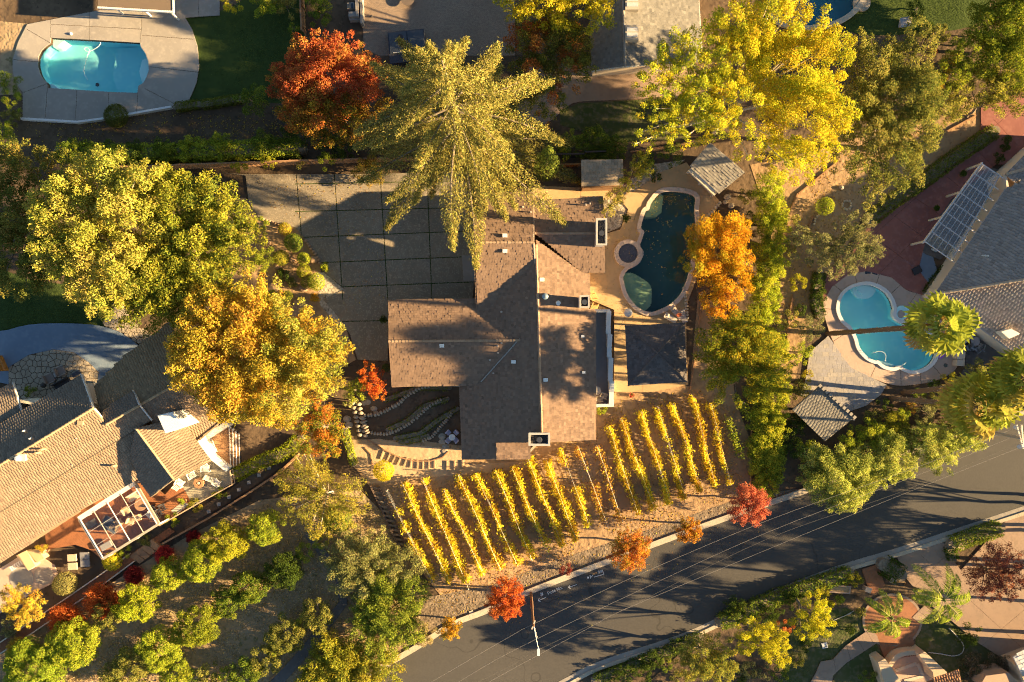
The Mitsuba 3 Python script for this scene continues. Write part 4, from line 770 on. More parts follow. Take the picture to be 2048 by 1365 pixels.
tree('autumn_tree', 'orange and green small tree below the golden tree', 'tree', [(650,850,45),(625,880,35),(660,890,32),(640,820,30),(610,850,25)], 5.0, .8, ([(.44,.16,.035),(.22,.24,.03),(.46,.24,.04),(.14,.17,.025)], [3,3,2,2]), 18, s=.17, n_per=2.6)
tree('red_tree', 'large red and orange autumn tree right of the shaded lawn', 'tree', [(660,170,95),(600,170,60),(620,110,45),(690,110,45),(735,150,45),(730,200,50),(650,240,60),(600,220,50),(710,250,50),(560,150,25),(640,80,22)], 11, 2.5, RED, 19, s=.2, trunk=(690,225), tips=14, mixc=.7, second=(([(.24,.13,.03),(.19,.15,.025),(.30,.10,.03)], [3,3,2]), lambda x, y, z: y < P(0, 225, 6)[1]))
# behind the house
tree('mixed_tree', 'green tree with rusty red patches behind the grey roofed house', 'tree', [(1110,90,70),(1070,150,50),(1150,140,45),(1100,200,40),(1150,95,40),(1060,90,50),(1080,240,25)], 8.5, 1.5, ([(.17,.16,.035),(.11,.12,.025),(.22,.20,.04)], [3,3,2]), 20, s=.2, second=(([(.32,.10,.035),(.36,.17,.04)], [2,2]), lambda x, y, z: (x*1.7+y*2.9) % 1 < .18))
tree('yellow_tree', 'bright yellow tree at the top edge between courtyard and grey roof', 'tree', [(1090,10,60),(1150,20,55),(1040,0,50),(1200,35,35),(1100,-40,70),(1180,-20,50)], 11, 3, ([(.48,.40,.03),(.40,.36,.03),(.27,.28,.03)], [4,3,3]), 21, s=.22)
tree('tulip_tree', 'huge bright yellow autumn tree with long pale limbs above the pool corner', 'tree', [(1580,150,100),(1640,120,70),(1600,240,95),(1660,230,55),(1540,60,80),(1480,130,70),(1600,320,55),(1470,60,60),(1560,-5,55),(1400,190,55),(1330,220,45),(1310,150,38),(1290,280,32),(1350,110,45),(1420,80,45),(1640,300,42),(1560,330,35),(1500,290,40),(1480,215,50),(1620,60,45),(1360,280,26),(1380,150,50),(1345,195,45),(1400,240,48),(1330,255,32),(1450,180,55),(1300,225,28),(1440,250,45),(1310,190,30),(1290,170,28),(1420,130,50),(1390,100,45),(1440,225,48),(1400,200,48),(1360,230,38),(1335,130,40),(1450,60,45),(1500,100,55)], 14.5, 4.5, YELLOW, 22, s=.2, dens=.86, trunk=(1430,265), r0=.32, barkm='bark_pale', tips=50, second=(([(.40,.40,.035),(.31,.34,.035),(.22,.27,.03),(.48,.43,.035)], [3,3,2,2]), lambda x, y, z: x < P(1430, 0, 11)[0] and (x*2.7+y*1.9) % 1 < .7), n_per=1.75, size=(.2,.32))
tree('olive_tree', 'large grey olive green tree right of the bright yellow tree', 'tree', [(1780,210,85),(1750,140,65),(1810,130,50),(1740,270,60),(1820,270,60),(1790,330,55),(1830,200,60),(1720,200,45),(1760,370,35),(1850,80,32),(1830,60,30),(1720,340,35),(1690,320,34),(1745,395,30),(1690,250,36),(1720,90,30)], 11.5, 2.5, OLIVE, 23, s=.2, trunk=(1740,300), tips=14)
tree('dark_tree', 'tall dark green tree filling the top right corner', 'tree', [(1990,60,70),(2040,40,70),(1950,110,50),(2010,130,60),(2050,-20,60),(1900,150,40)], 7, 2, ([(.20,.23,.025),(.13,.16,.02),(.28,.28,.035)], [3,4,2]), 24, s=.21)
tree('spreading_tree', 'light olive spreading tree above the red patio corner', 'tree', [(1960,180,45),(2010,170,45),(2045,200,40),(1920,200,35),(1990,210,30),(1890,215,40)], 5.5, 1.6, ([(.30,.28,.06),(.17,.17,.035),(.30,.27,.06)], [3,3,2]), 25, s=.19, trunk=(1935,235))
tree('amber_bush', 'yellow orange bush between the olive tree and the dark shrubs', 'bush', [(1880,140,22),(1870,170,26),(1900,120,16)], 5, .5, ([(.40,.27,.03),(.30,.24,.03)], [2,2]), 26, s=.15)
shrub('bush', 'dark green bush with grey twigs below the upper lawn', 1905, 130, 30, 3, DKGREEN, 27)
shrub('bush', 'red flowering bush in the dark shrubs at top right', 1862, 103, 14, 2, ([(.30,.09,.05),(.09,.09,.03)], [2,3]), 28)
# the pool corner
tree('amber_maple', 'bright orange yellow maple leaning over the dark pool', 'tree', [(1430,500,66),(1460,470,48),(1400,520,42),(1460,560,50,4.2),(1420,570,36,3.4),(1430,610,30,2.8),(1385,480,22,4),(1480,520,32),(1450,620,28,2.6)], 5.4, .8, AMBER, 29, s=.18, trunk=(1440,540), mixc=.5, second=(([(.24,.24,.03),(.36,.30,.03)], [2,3]), lambda x, y, z: x < P(1395, 0, 4)[0]))
tree('yellow_green_tree', 'round green tree with yellow leaves at the top corner of the vineyard', 'tree', [(1470,700,70),(1430,690,45),(1520,700,50),(1470,760,55),(1530,760,45),(1440,740,45),(1490,650,40),(1560,730,28)], 7.8, 1.2, ([(.20,.22,.025),(.13,.16,.02),(.30,.27,.03),(.44,.32,.03)], [4,4,3,1.5]), 30, s=.19, mixc=.35)
for k, (u, v, r, h, pl_) in enumerate([(1535,375,32,3.2,HEDGE),(1540,440,36,3.2,HEDGE),(1535,505,36,3.0,HEDGE),(1525,565,34,2.8,HEDGE),(1525,620,34,2.6,HEDGE)]):
    tree('tall_hedge_shrub', 'tall lime green hedge shrub right of the amber maple, %s from the top' % ['first', 'second', 'third', 'fourth', 'fifth'][k], 'shrub', [(u, v, r), (u+6, v+26, r), (u-8, v+10, r*.8), (u+12, v-14, r*.8)], h, .2, pl_, 31+k, s=.15, n_per=3, group='tall hedge beside the orange bank')
for k, (u, v, r, h) in enumerate([(1540,690,34,3.2),(1545,775,36,2.4),(1535,845,38,1.9),(1532,905,36,1.8),(1535,950,30,1.5)]):
    tree('boundary_shrub', 'yellow green boundary shrub right of the vineyard, %s from the top' % ['first', 'second', 'third', 'fourth', 'fifth'][k], 'shrub', [(u, v, r*1.1), (u-6, v+24, r), (u+10, v+8, r*.9), (u-8, v-14, r*.8)], h, .2, ([(.36,.37,.04),(.28,.31,.035),(.44,.40,.045),(.17,.21,.025)], [3,3,2,2]), 38+k, s=.15, n_per=3, group='boundary shrubs right of the vineyard')
for k, (u, v, r, h, pl_, lb) in enumerate([(1595,565,20,2.0,([(.40,.36,.03),(.28,.28,.03)],[2,2]),'yellow bush on the orange bank'), (1620,655,30,2.6,GREYG,'grey green bush left of the wedge deck'), (1600,705,26,2.0,LIME,'lime bush at the left corner of the slate terrace'),
        (1600,780,24,1.4,OLIVE,'olive bush left of the small shed roof'), (1580,640,22,2.6,OLIVE,'olive bush between the hedge and the orange bank'), (1640,590,16,1.6,DKGREEN,'dark green bush against the wedge deck'), (1632,560,16,1.4,DKGREEN,'dark green bush below the grey green tree'),
        (1590,850,28,1.4,DKGREEN,'dark bush in the shade below the small shed roof'), (1560,830,20,1.6,LIME,'lime bush left of the dark shaded bush'), (1615,750,14,1.6,([(.38,.30,.03),(.25,.24,.03)],[2,2]),'yellow bush beside the slate terrace edge')]):
    shrub('bush', lb, u, v, r, h, pl_, 44+k)
tree('grey_green_tree', 'loose grey green tree left of the red patio', 'tree', [(1690,500,50),(1720,490,42),(1650,500,40),(1610,490,38),(1720,450,32),(1690,450,28),(1740,510,24),(1600,470,24),(1660,540,28)], 5.6, 1.2, GREYG, 55, s=.17, dens=.85, trunk=(1660,500))
ball_bush('round_bush', 'clipped round bush on the orange bank casting a round shadow', 1650, 413, 18, 1.9, LIME, 56)
# the street edge at right
tree('privet_tree', 'big round pale green tree overhanging the road, left of its row', 'tree', [(1680,955,70),(1640,930,45),(1720,940,45),(1690,990,35),(1620,960,28),(1720,980,26)], 3.6, .4, FRESH, 57, s=.16, n_per=2.8, group='pale green trees along the kerb')
tree('privet_tree', 'pale green tree overhanging the road, second of its row', 'tree', [(1780,920,55),(1760,945,32),(1810,930,30),(1770,890,34)], 3.3, .4, FRESH, 58, s=.16, n_per=2.8, group='pale green trees along the kerb')
tree('privet_tree', 'pale green tree overhanging the road, third of its row', 'tree', [(1860,895,50),(1880,910,40),(1840,880,35),(1890,880,35)], 3.2, .4, FRESH, 59, s=.16, n_per=2.8, group='pale green trees along the kerb')
tree('privet_tree', 'pale green tree overhanging the road, nearest the power pole', 'tree', [(1930,870,38),(1905,885,30),(1945,885,24)], 3.0, .4, FRESH, 60, s=.16, n_per=2.8, group='pale green trees along the kerb')
for k, (u, v, r, h, pl_, lb) in enumerate([(1740,870,34,2.6,LIME,'lime bush behind the second pale green street tree'), (1790,850,30,2.2,([(.28,.26,.03),(.18,.19,.025)],[2,2]),'yellow green bush in front of the dark bank'), (1700,880,30,2.4,LIME,'lime bush right of the small shed roof'),
        (1570,890,30,1.5,DKGREEN,'dark green bush at the foot of the boundary shrubs'), (1610,900,28,1.8,LIME,'lime bush behind the big round street tree'), (1850,825,24,2.2,GREYG,'grey leaved bush below the palm trunks'), (1820,815,16,1.6,([(.44,.22,.05),(.2,.2,.04)],[2,3]),'orange tinted bush below the palm trunks'),
        (1900,765,24,1.8,([(.34,.29,.03),(.2,.2,.03)],[3,2]),'yellow bush at the lower edge of the wedge deck'), (1870,770,16,1.4,DKGREEN,'dark bush at the lower edge of the wedge deck'), (1960,745,30,2.4,OLIVE,'olive bush below the barbecue counter'), (2010,760,34,2.6,OLIVE,'olive bush at the right edge above the street'),
        (1985,800,26,2.4,LIME,'lime bush right of the lower palm crown'), (1770,815,20,1.2,DKGREEN,'dark low bush in the shaded bank')]):
    shrub('bush', lb, u, v, r, h, pl_, 61+k)
# street trees on the verge
def street(lb, u, v, r, h, pl_, seed, base=None):
    tree('street_tree', lb, 'tree', [(u, v, r*.86), (u-r*.3, v+r*.25, r*.62), (u+r*.3, v-r*.2, r*.62), (u+r*.2, v+r*.35, r*.55), (u-r*.1, v-r*.4, r*.52)], h, .9, pl_, seed, s=.15, n_per=3.0, group='small street trees on the verge', r0=.11, tips=9)
street('coral red street tree, rightmost on the verge', 1498, 1010, 48, 4.6, CORAL, 80)
street('small orange street tree next to the coral red one', 1377, 1060, 32, 3.9, ([(.44,.20,.03),(.36,.16,.03),(.28,.2,.03)],[3,2,2]), 81)
street('orange red street tree in the middle of the verge', 1258, 1100, 49, 4.8, ([(.46,.18,.04),(.48,.25,.04),(.40,.12,.04),(.22,.2,.03)],[3,3,2,2]), 82)
street('vivid red orange street tree beside the utility pole', 1012, 1198, 48, 4.6, ([(.46,.11,.03),(.48,.16,.04),(.34,.08,.03)],[3,3,2]), 83)
street('small amber street tree, leftmost on the verge', 900, 1256, 27, 3.6, ([(.46,.25,.025),(.38,.23,.03),(.2,.19,.03)],[3,2,1.5]), 84)
shrub('dark_red_bush', 'dark red bush on the mulch verge beside the kerb', 1133, 1139, 16, 1.3, MAROON, 85, s=.1)
shrub('pink_bush', 'pale pink flowering bush touching the dark red bush', 1130, 1122, 12, .9, ([(.45,.32,.28),(.3,.25,.16)],[2,2]), 86, s=.08)
shrub('dry_bush', 'dry pinkish grass clump left of the amber street tree', 850, 1272, 26, 1.2, ([(.40,.30,.18),(.30,.24,.13),(.26,.25,.06)],[3,2,1]), 87, s=.1)
# bottom centre
tree('grey_tree', 'sparse grey green tree at the lower left corner of the vineyard', 'tree', [(710,1120,60),(740,1090,45),(690,1150,45),(760,1130,50),(805,1130,42),(690,1085,32),(730,1160,40),(660,1110,26)], 3.4, .6, ([(.31,.29,.12),(.25,.25,.10),(.18,.19,.07)],[3,3,2]), 88, s=.16, dens=.8, trunk=(720,1060))
tree('green_tree', 'bright green tree in front of the vineyard beside the road', 'tree', [(780,1220,66),(738,1220,46),(825,1190,42),(808,1258,46),(770,1170,44),(760,1285,42),(720,1255,30)], 3.2, .5, ([(.25,.28,.045),(.19,.23,.035),(.12,.16,.03)],[3,3,2]), 89, s=.17, n_per=2.6)
tree('lime_tree', 'yellow green tree at the bottom edge beside the road', 'tree', [(690,1330,60),(640,1340,45),(740,1330,50),(660,1300,40),(780,1345,36),(700,1370,60),(620,1370,40)], 3.0, .4, ([(.33,.30,.035),(.25,.26,.035),(.38,.31,.05),(.16,.18,.03)],[3,3,2,2]), 90, s=.17, n_per=2.6)
tree('sparse_tree', 'sparse yellow green tree with white limbs left of the vine rows', 'tree', [(620,960,50),(660,1000,50),(600,1010,45),(640,1050,36),(700,980,36),(690,1030,38),(580,960,36),(720,1010,25),(610,920,30)], 3.8, .6, ([(.36,.30,.05),(.28,.26,.05),(.20,.20,.035)],[3,3,2]), 91, s=.15, dens=.62, trunk=(665,985), r0=.2, barkm='bark_pale', tips=30)
ball_bush('round_bush', 'round bright yellow clipped bush at the corner of the terrace', 767, 942, 21, 2.1, ([(.50,.42,.02),(.44,.38,.02)],[3,2]), 92)
ball_bush('round_bush', 'clipped green bush under the sparse tree with white limbs', 675, 1040, 29, 2.6, GREEN, 93, s=.11)
hedge('low_hedge', 'low green and red hedge left of the stone steps', [(690,860),(700,900),(708,930)], .7, .7, LIME, 94, s=.09)
# rows of orchard shrubs at lower left
ORCH = [(530,1055,38,3.0,LIME,'lime'),(450,1085,44,3.4,([(.34,.32,.03),(.26,.27,.03)],[2,2]),'yellow'),(405,1125,44,3.2,LIME,'lime'),(335,1150,36,3.0,LIME,'lime'),(275,1205,42,3.2,([(.33,.34,.03),(.24,.28,.025)],[2,2]),'bright yellow green'),(215,1235,30,2.4,OLIVE,'olive'),(150,1285,52,3.2,LIME,'lime'),(70,1340,62,3.2,([(.20,.27,.03),(.27,.31,.04)],[2,2]),'fresh green'),
    (570,1140,40,3.2,DKGREEN,'dark green'),(500,1175,40,3.0,GREEN,'green'),(460,1200,36,2.6,GREEN,'green'),(395,1250,46,3.4,([(.24,.26,.03),(.17,.2,.025)],[2,2]),'yellow green'),(320,1295,46,3.2,LIME,'lime'),(270,1330,44,3.0,OLIVE,'olive'),(230,1350,30,2.6,OLIVE,'olive'),
    (635,1230,36,3.0,OLIVE,'olive'),(570,1270,40,3.0,OLIVE,'olive'),(530,1320,34,2.6,OLIVE,'olive'),(490,1345,36,2.6,GREEN,'green'),(350,1345,36,2.4,LIME,'lime'),(420,1350,26,2.0,OLIVE,'olive')]
FILL = [[(500,1066,30),(428,1105,30),(370,1140,32),(305,1180,30),(245,1222,32),(182,1262,32),(110,1312,36)], [(540,1152,32),(480,1190,30),(428,1228,32),(356,1276,34),(296,1316,34),(610,1105,34),(640,1085,26)], [(602,1252,30),(550,1296,32),(510,1334,30),(455,1350,30),(390,1352,28)]]
rows = [8, 7, 6]; k = 0
for ri, cnt in enumerate(rows):
    row = ORCH[k:k+cnt] + [(u, v, r, 2.1, LIME if (u*7) % 3 else GREEN, 'small lime' if (u*7) % 3 else 'small green') for u, v, r in FILL[ri]]; k += cnt
    for j, (u, v, r, h, pl_, nm) in enumerate(sorted(row, key=lambda q: -q[0])):
        shrub('orchard_shrub', '%s orchard shrub, number %s from the right in the %s row' % (nm, ['one','two','three','four','five','six','seven','eight','nine','ten','eleven','twelve','thirteen','fourteen','fifteen','sixteen'][j], ['top','middle','bottom'][ri]), u, v, r*(1.08 if h != 2.1 else .66), h, pl_, 100+ri*30+j, s=.14, stretch=False, shell=.7, dens=1.1, group='orchard shrubs on the dry grass slope', n_per=2.8)
for u, v, r, h, n, lb, sd in [(215,1195,42,2.2,900,'orange red spiky shrub beside the plank walk, the upper of two',130),(145,1235,42,2.2,900,'orange red spiky shrub beside the plank walk, the lower of two',131)]:
    grass_clump('spiky_shrub', lb, u, v, r, h, ([(.46,.12,.035),(.40,.09,.03),(.48,.18,.05)],[3,3,2]), sd, n)
grass_clump('spiky_shrub', 'small dark crimson spiky shrub left of the steps', 275, 1148, 22, 1.4, ([(.28,.035,.035),(.2,.03,.03)],[3,2]), 132, 500)
grass_clump('spiky_shrub', 'bright crimson spiky shrub above the steps', 336, 1108, 22, 1.4, ([(.42,.05,.05),(.32,.035,.04)],[3,2]), 133, 500)
grass_clump('spiky_shrub', 'dark maroon spiky shrub highest along the plank walk', 392, 1072, 16, 1.2, ([(.2,.025,.03),(.14,.02,.025)],[3,2]), 134, 400)
grass_clump('spiky_shrub', 'yellow spiky shrub at the lower end of the plank walk', 48, 1290, 26, 1.8, ([(.42,.29,.04),(.36,.28,.05)],[3,2]), 135, 500)
tree('crepe_myrtle', 'small orange yellow tree between the deck and the plank walk', 'tree', [(48,1205,38),(30,1190,26),(70,1215,26),(50,1235,26)], 4.2, .6, GOLD, 136, s=.14, n_per=3)
ball_bush('round_bush', 'bright yellow round bush at the corner of the glazed patio frame', 225, 1123, 19, 1.5, ([(.50,.42,.03),(.42,.38,.03)],[3,2]), 137)
ball_bush('round_bush', 'pale olive oval bush below the covered loungers', 130, 1168, 24, 1.8, ([(.26,.23,.09),(.2,.19,.07)],[3,2]), 138)
shrub('bush', 'grey leaved bush at the lower end of the deck', 18, 1260, 22, 1.2, GREYG, 139)
for k, (u, v, lb) in enumerate([(250,1100,'low green bush along the deck edge, below the glazed frame'),(290,1080,'low green bush along the deck edge, right of the glazed frame'),(345,1040,'low green bush along the deck edge, below the red boards'),(390,1010,'low yellow bush along the deck edge, below the grey boards'),(440,985,'low green bush at the right corner of the deck')]):
    shrub('low_bush', lb, u, v, 18, .9, [LIME, OLIVE, LIME, ([(.30,.27,.04),(.2,.2,.03)],[2,2]), LIME][k], 140+k, s=.11)
hedge('lawn_hedge', 'green sunlit hedge strip above the dark stepping stone path', [(470,950),(520,925),(570,905),(600,880)], 1.5, .7, ([(.24,.26,.02),(.16,.2,.02)],[2,2]), 146, s=.1)
# driveway bed bushes
for k, (u, v, r, h, pl_, lb) in enumerate([(587,486,19,1.7,GREEN,'clipped round bush nearest the driveway corner, the largest'),(607,518,13,1.2,LIME,'small round pale bush below the largest clipped bush'),(562,516,16,1.4,([(.26,.24,.03),(.2,.21,.03)],[2,2]),'yellowish round bush left of the small pale one'),
        (608,544,15,1.3,([(.24,.24,.03),(.19,.2,.025)],[2,2]),'olive round bush in the middle of the rock bed'),(632,564,18,1.5,LIME,'green round bush beside the pebbles'),(615,565,13,1.2,OLIVE,'olive round bush touching the green one by the pebbles'),(575,592,11,1.0,LIME,'small round bush beside the brown boulder'),(570,458,13,1.1,([(.36,.27,.03),(.26,.24,.03)],[2,2]),'golden round bush at the tip of the rock bed')]):
    ball_bush('clipped_bush', lb, u, v, r, h, pl_, 150+k, group='clipped bushes in the driveway bed')
for k, (u, v, r, h, pl_, lb) in enumerate([(520,455,24,1.4,LIME,'leafy lime bush at the upper edge of the rock bed'),(527,520,28,1.6,LIME,'leafy lime bush left of the clipped bushes'),(650,535,11,.8,([(.32,.33,.03),(.22,.26,.03)],[2,2]),'yellow green bush among the edging rocks'),(630,597,11,.7,AMBER,'small amber bush below the pebbles'),(572,555,14,.9,DKGREEN,'dark low bush in the rock bed'),(545,600,22,1.6,LIME,'lime bush beside the boulder under the golden tree'),(562,545,9,.7,DKGREEN,'tiny dark shrub between the clipped bushes'),(585,565,12,.7,OLIVE,'olive ground shrub among the clipped bushes')]):
    shrub('rock_bed_bush', lb, u, v, r, h, pl_, 160+k, s=.11)
ball_bush('round_bush', 'dark clipped bush against the left wall of the brown roofed house', 772, 736, 8, 1.3, DKGREEN, 168)
shrub('bush', 'dark bush at the left wall by the driveway', 767, 640, 9, 1.5, DKGREEN, 169)
# along the back fence
for k, (u, v, r, h, pl_, lb) in enumerate([(480,330,20,2.4,([(.40,.36,.03),(.26,.28,.03)],[2,2]),'yellow shrub in front of the back fence, left one'),(537,325,17,2.2,([(.38,.35,.03),(.24,.27,.03)],[2,2]),'yellow shrub in front of the back fence, middle one'),(655,322,22,2.6,([(.16,.2,.025),(.22,.25,.03)],[2,2]),'green shrub in front of the back fence'),
        (740,345,34,2.2,([(.36,.22,.05),(.26,.2,.04),(.2,.19,.03)],[2,2,2]),'dry orange shrub at the top edge of the driveway'),(603,326,14,1.6,OLIVE,'small olive shrub in front of the back fence'),(505,205,34,3.6,GREEN,'green bush at the corner of the shaded lawn'),(585,230,30,3.4,DKGREEN,'dark green bush under the red tree'),(590,280,34,3.0,DKGREEN,'dark bush behind the fence under the red tree'),
        (530,290,30,2.6,GREEN,'green bush behind the back fence'),(655,280,30,2.4,DKGREEN,'dark bush left of the conifer behind the fence'),(690,300,26,2.2,DKGREEN,'dark green bush just behind the fence below the red tree'),(1190,292,40,1.6,GREEN,'green bush behind the dark fence'),(1140,288,30,1.5,LIME,'lime bush behind the dark fence'),(1230,300,28,1.4,GREEN,'green bush behind the small shed'),
        (1290,330,26,2.2,GREEN,'green bush at the back of the pool garden'),(1340,310,26,2.0,GREEN,'dark bush left of the pool pavilion'),(1310,355,14,1.1,DKGREEN,'dark low bush beside the pebble bed'),(1252,437,10,1.0,DKGREEN,'dark shrub in the pebble bed'),(1410,225,34,1.6,DKGREEN,'dark bush on the shaded lawn under the yellow tree')]):
    shrub('bush', lb, u, v, r, h, pl_, 170+k, s=.13)
tree('small_tree', 'small yellow green tree between the shed and the pebble bed', 'tree', [(1265,350,26),(1285,340,22),(1250,370,20),(1280,320,20)], 4.6, .8, ([(.36,.32,.04),(.28,.27,.04)],[2,2]), 190, s=.14, n_per=3, dens=.8)
tree('small_tree', 'small pale leaved tree overhanging the corner of the brown roof', 'tree', [(1222,405,24),(1215,425,17),(1232,390,17),(1240,400,14)], 5.0, 1.0, ([(.36,.30,.08),(.26,.25,.05)],[3,2]), 191, s=.13, n_per=3, dens=.75)
for k, (u, v, r) in enumerate([(330,305,30),(385,300,32),(440,295,30),(150,300,30),(210,305,28),(270,308,28)]):
    shrub('fence_shrub', 'green shrub behind the back fence, %s of six from the left' % ['fourth','fifth','sixth','first','second','third'][k], u, v, r, 2.4, [GREEN, LIME, LIME, GREEN, GREEN, DKGREEN][k], 192+k, s=.13, group='shrubs behind the back fence')
hedge('rear_hedge', 'long leafy hedge behind the back fence at left', [(120,306),(260,308),(400,304),(500,300),(600,296)], 1.7, 1.9, LIME, 199, s=.11, lump=.3)
hedge('clipped_hedge', 'low clipped hedge between the lawn and the dark bank, right piece', [(404,210),(480,198)], .9, .9, ([(.15,.15,.03),(.1,.12,.02)],[2,2]), 200, s=.08)
hedge('clipped_hedge', 'low clipped hedge on the end of the white pool wall, left piece', [(352,215),(398,209)], .9, .9, ([(.15,.15,.03),(.1,.12,.02)],[2,2]), 201, s=.08)
ball_bush('round_bush', 'dark oval clipped bush sitting across the white pool wall', 232, 232, 24, 1.3, ([(.12,.13,.03),(.09,.1,.02)],[2,2]), 202, s=.08)
for k, (u, v, r, h, pl_, lb) in enumerate([(20,170,26,2.4,GREEN,'green bush left of the pool deck'),(28,205,24,2.4,LIME,'lime tinted bush below the green bush at the pool deck'),(25,238,22,1.6,OLIVE,'olive bush at the left end of the white wall'),(5,265,26,3,LIME,'lime bush at the left edge above the dark tree'),(465,10,24,2.6,YELLOW,'yellow bush at the top edge beside the lawn'),(535,10,30,3,LIME,'lime bush at the top edge above the lawn'),(575,15,26,2.8,([(.32,.26,.08),(.22,.2,.05)],[2,2]),'tan bush at the top edge beside the fence'),(640,35,24,2.6,GREEN,'dark green bush at the top edge left of the outdoor kitchen'),(635,-5,30,2.6,LIME,'lime bush at the very top left of the courtyard'),(590,60,16,2.2,GREEN,'green bush right of the shaded lawn')]):
    shrub('bush', lb, u, v, r, h, pl_, 203+k, s=.13)
shrub('bush', 'dark green bush beside the upper lawn path', 1830, 20, 22, 1.6, DKGREEN, 214)
# front garden across the road
tree('lime_tree', 'bright yellow lime tree across the road near the plaza', 'tree', [(1625,1232,34),(1610,1250,30),(1640,1250,28),(1630,1205,24),(1645,1220,18)], 6.8, .6, ([(.48,.44,.03),(.40,.38,.03),(.27,.29,.03)],[4,3,2]), 215, s=.14, n_per=3)
tree('lime_tree', 'bright yellow lime tree at the lower road edge, the larger one', 'tree', [(1525,1275,42),(1500,1260,32),(1550,1300,34),(1490,1290,24),(1560,1275,22)], 7.2, .6, ([(.48,.43,.03),(.40,.37,.03),(.26,.28,.03)],[4,3,2]), 216, s=.14, n_per=3)
tree('olive_bush', 'olive and ochre bush left of the larger yellow lime tree', 'bush', [(1400,1310,46),(1440,1330,40),(1380,1330,34),(1440,1290,28)], 6.2, .4, ([(.26,.26,.06),(.34,.27,.05),(.19,.21,.04)],[3,2,2]), 217, s=.14, n_per=2.8)
for k, (u, v, r, h, pl_, lb) in enumerate([(1300,1320,24,1.4,DKGREEN,'dark bush along the lower kerb, left one'),(1250,1345,26,1.4,DKGREEN,'dark bush at the bottom edge beside the road'),(1470,1215,26,1.4,DKGREEN,'dark bush along the lower kerb above the ochre bush'),(1540,1225,26,1.5,DKGREEN,'dark bush along the lower kerb above the lime tree'),(1590,1195,26,1.6,DKGREEN,'dark bush along the kerb left of the second lime tree'),
        (1495,1340,22,1.2,GREYG,'grey leaved bush at the bottom edge'),(1530,1345,18,1.0,GREYG,'small silver bush at the bottom edge right of the grey one'),(1645,1180,20,1.2,([(.30,.27,.03),(.2,.2,.03)],[2,2]),'yellow green bush beside the pale planter box'),(1705,1157,22,1.2,([(.28,.25,.03),(.14,.15,.025)],[2,3]),'yellow and green bush left of the red brown walk'),
        (1680,1200,12,.7,LIME,'small lime bush beside the planter box, right one'),(1662,1208,9,.6,YELLOW,'small yellow bush below the planter box'),(1935,1268,26,1.4,DKGREEN,'dark round bush beside the driveway'),(1735,1355,20,1.2,GREEN,'green bush at the bottom edge left of the porch'),(1940,1340,36,1.3,([(.10,.09,.05),(.22,.15,.11),(.07,.08,.03)],[3,2,2]),'dark flowering shrub with pinkish tips beside the porch'),(1990,1330,26,1.2,([(.10,.09,.05),(.2,.14,.1)],[3,2]),'dark flowering shrub at the driveway edge'),
        (1570,1255,20,1.2,RUST,'rusty dry bush between the two lime trees'),(1350,1290,20,1.2,DKGREEN,'dark bush above the ochre bush by the kerb')]):
    shrub('bush', lb, u, v, r, h, pl_, 220+k, s=.13)
hedge('clipped_hedge', 'dark green clipped hedge between the walk and the driveway', [(1768,1130),(1800,1150)], 2.2, 1.1, DKGREEN, 240, s=.09)
hedge('clipped_hedge', 'dark green clipped hedge along the kerb above the maroon tree', [(1904,1090),(1950,1072),(2000,1056)], 1.6, 1.1, GREEN, 241, s=.09)
hedge('clipped_hedge', 'short dark hedge beside the letter box stone', [(1898,1095),(1906,1120)], 1.0, .9, DKGREEN, 242, s=.09)
tree('maroon_tree', 'maroon leaved tree in the front garden beside the driveway', 'tree', [(1985,1135,48),(2010,1155,40),(1960,1160,38),(2020,1120,32),(1975,1110,26),(2010,1185,22),(1980,1185,20)], 4.6, 1.0, ([(.17,.06,.05),(.23,.085,.06),(.34,.14,.08),(.12,.04,.04)],[3,3,1.5,2]), 243, s=.14, dens=.7, n_per=2.6)
hedge('patio_hedge', 'long low hedge between the red patio and the dark bank', [(1740,440),(1790,400),(1850,360),(1905,318),(1990,262)], 1.6, .8, ([(.12,.14,.025),(.17,.18,.03),(.08,.1,.02)],[3,2,2]), 244, s=.1)
hedge('patio_hedge', 'low hedge along the left rim of the red patio near the wedge deck', [(1640,545),(1632,600),(1640,632)], 1.2, .8, DKGREEN, 245, s=.1)
hedge('wall_vines', 'dark creeper along the house wall beside the slate grey pad', [(1890,535),(1868,560),(1850,588)], .7, .5, DKGREEN, 246, s=.09)
# tall trees just beyond the right and lower edges: their shadows cross the road
for k, (u, v, r, h) in enumerate([(2150,1165,40,7),(2150,1235,42,7),(2150,1310,42,8),(2150,1385,42,9),(2170,1460,44,10)]):
    tree('garden_tree', 'garden tree just beyond the lower right edge, number %s' % ['one','two','three','four','five'][k], 'tree', [(u, v, r), (u+14, v+16, r*.8)], h, 1.0, OLIVE, 260+k, s=.3, group='garden trees beyond the lower right edge')
for k, (u, v, r, h) in enumerate([(2125,1005,42,6.5),(2140,1070,46,7),(2240,1100,60,9),(2270,1180,60,11),(2180,1030,40,7)]):
    tree('roadside_tree', 'roadside tree just beyond the right edge, number %s' % ['one','two','three','four','five'][k], 'tree', [(u, v, r), (u+20, v+20, r*.7)], h, 2.2, OLIVE, 250+k, s=.3, group='roadside trees beyond the right edge')

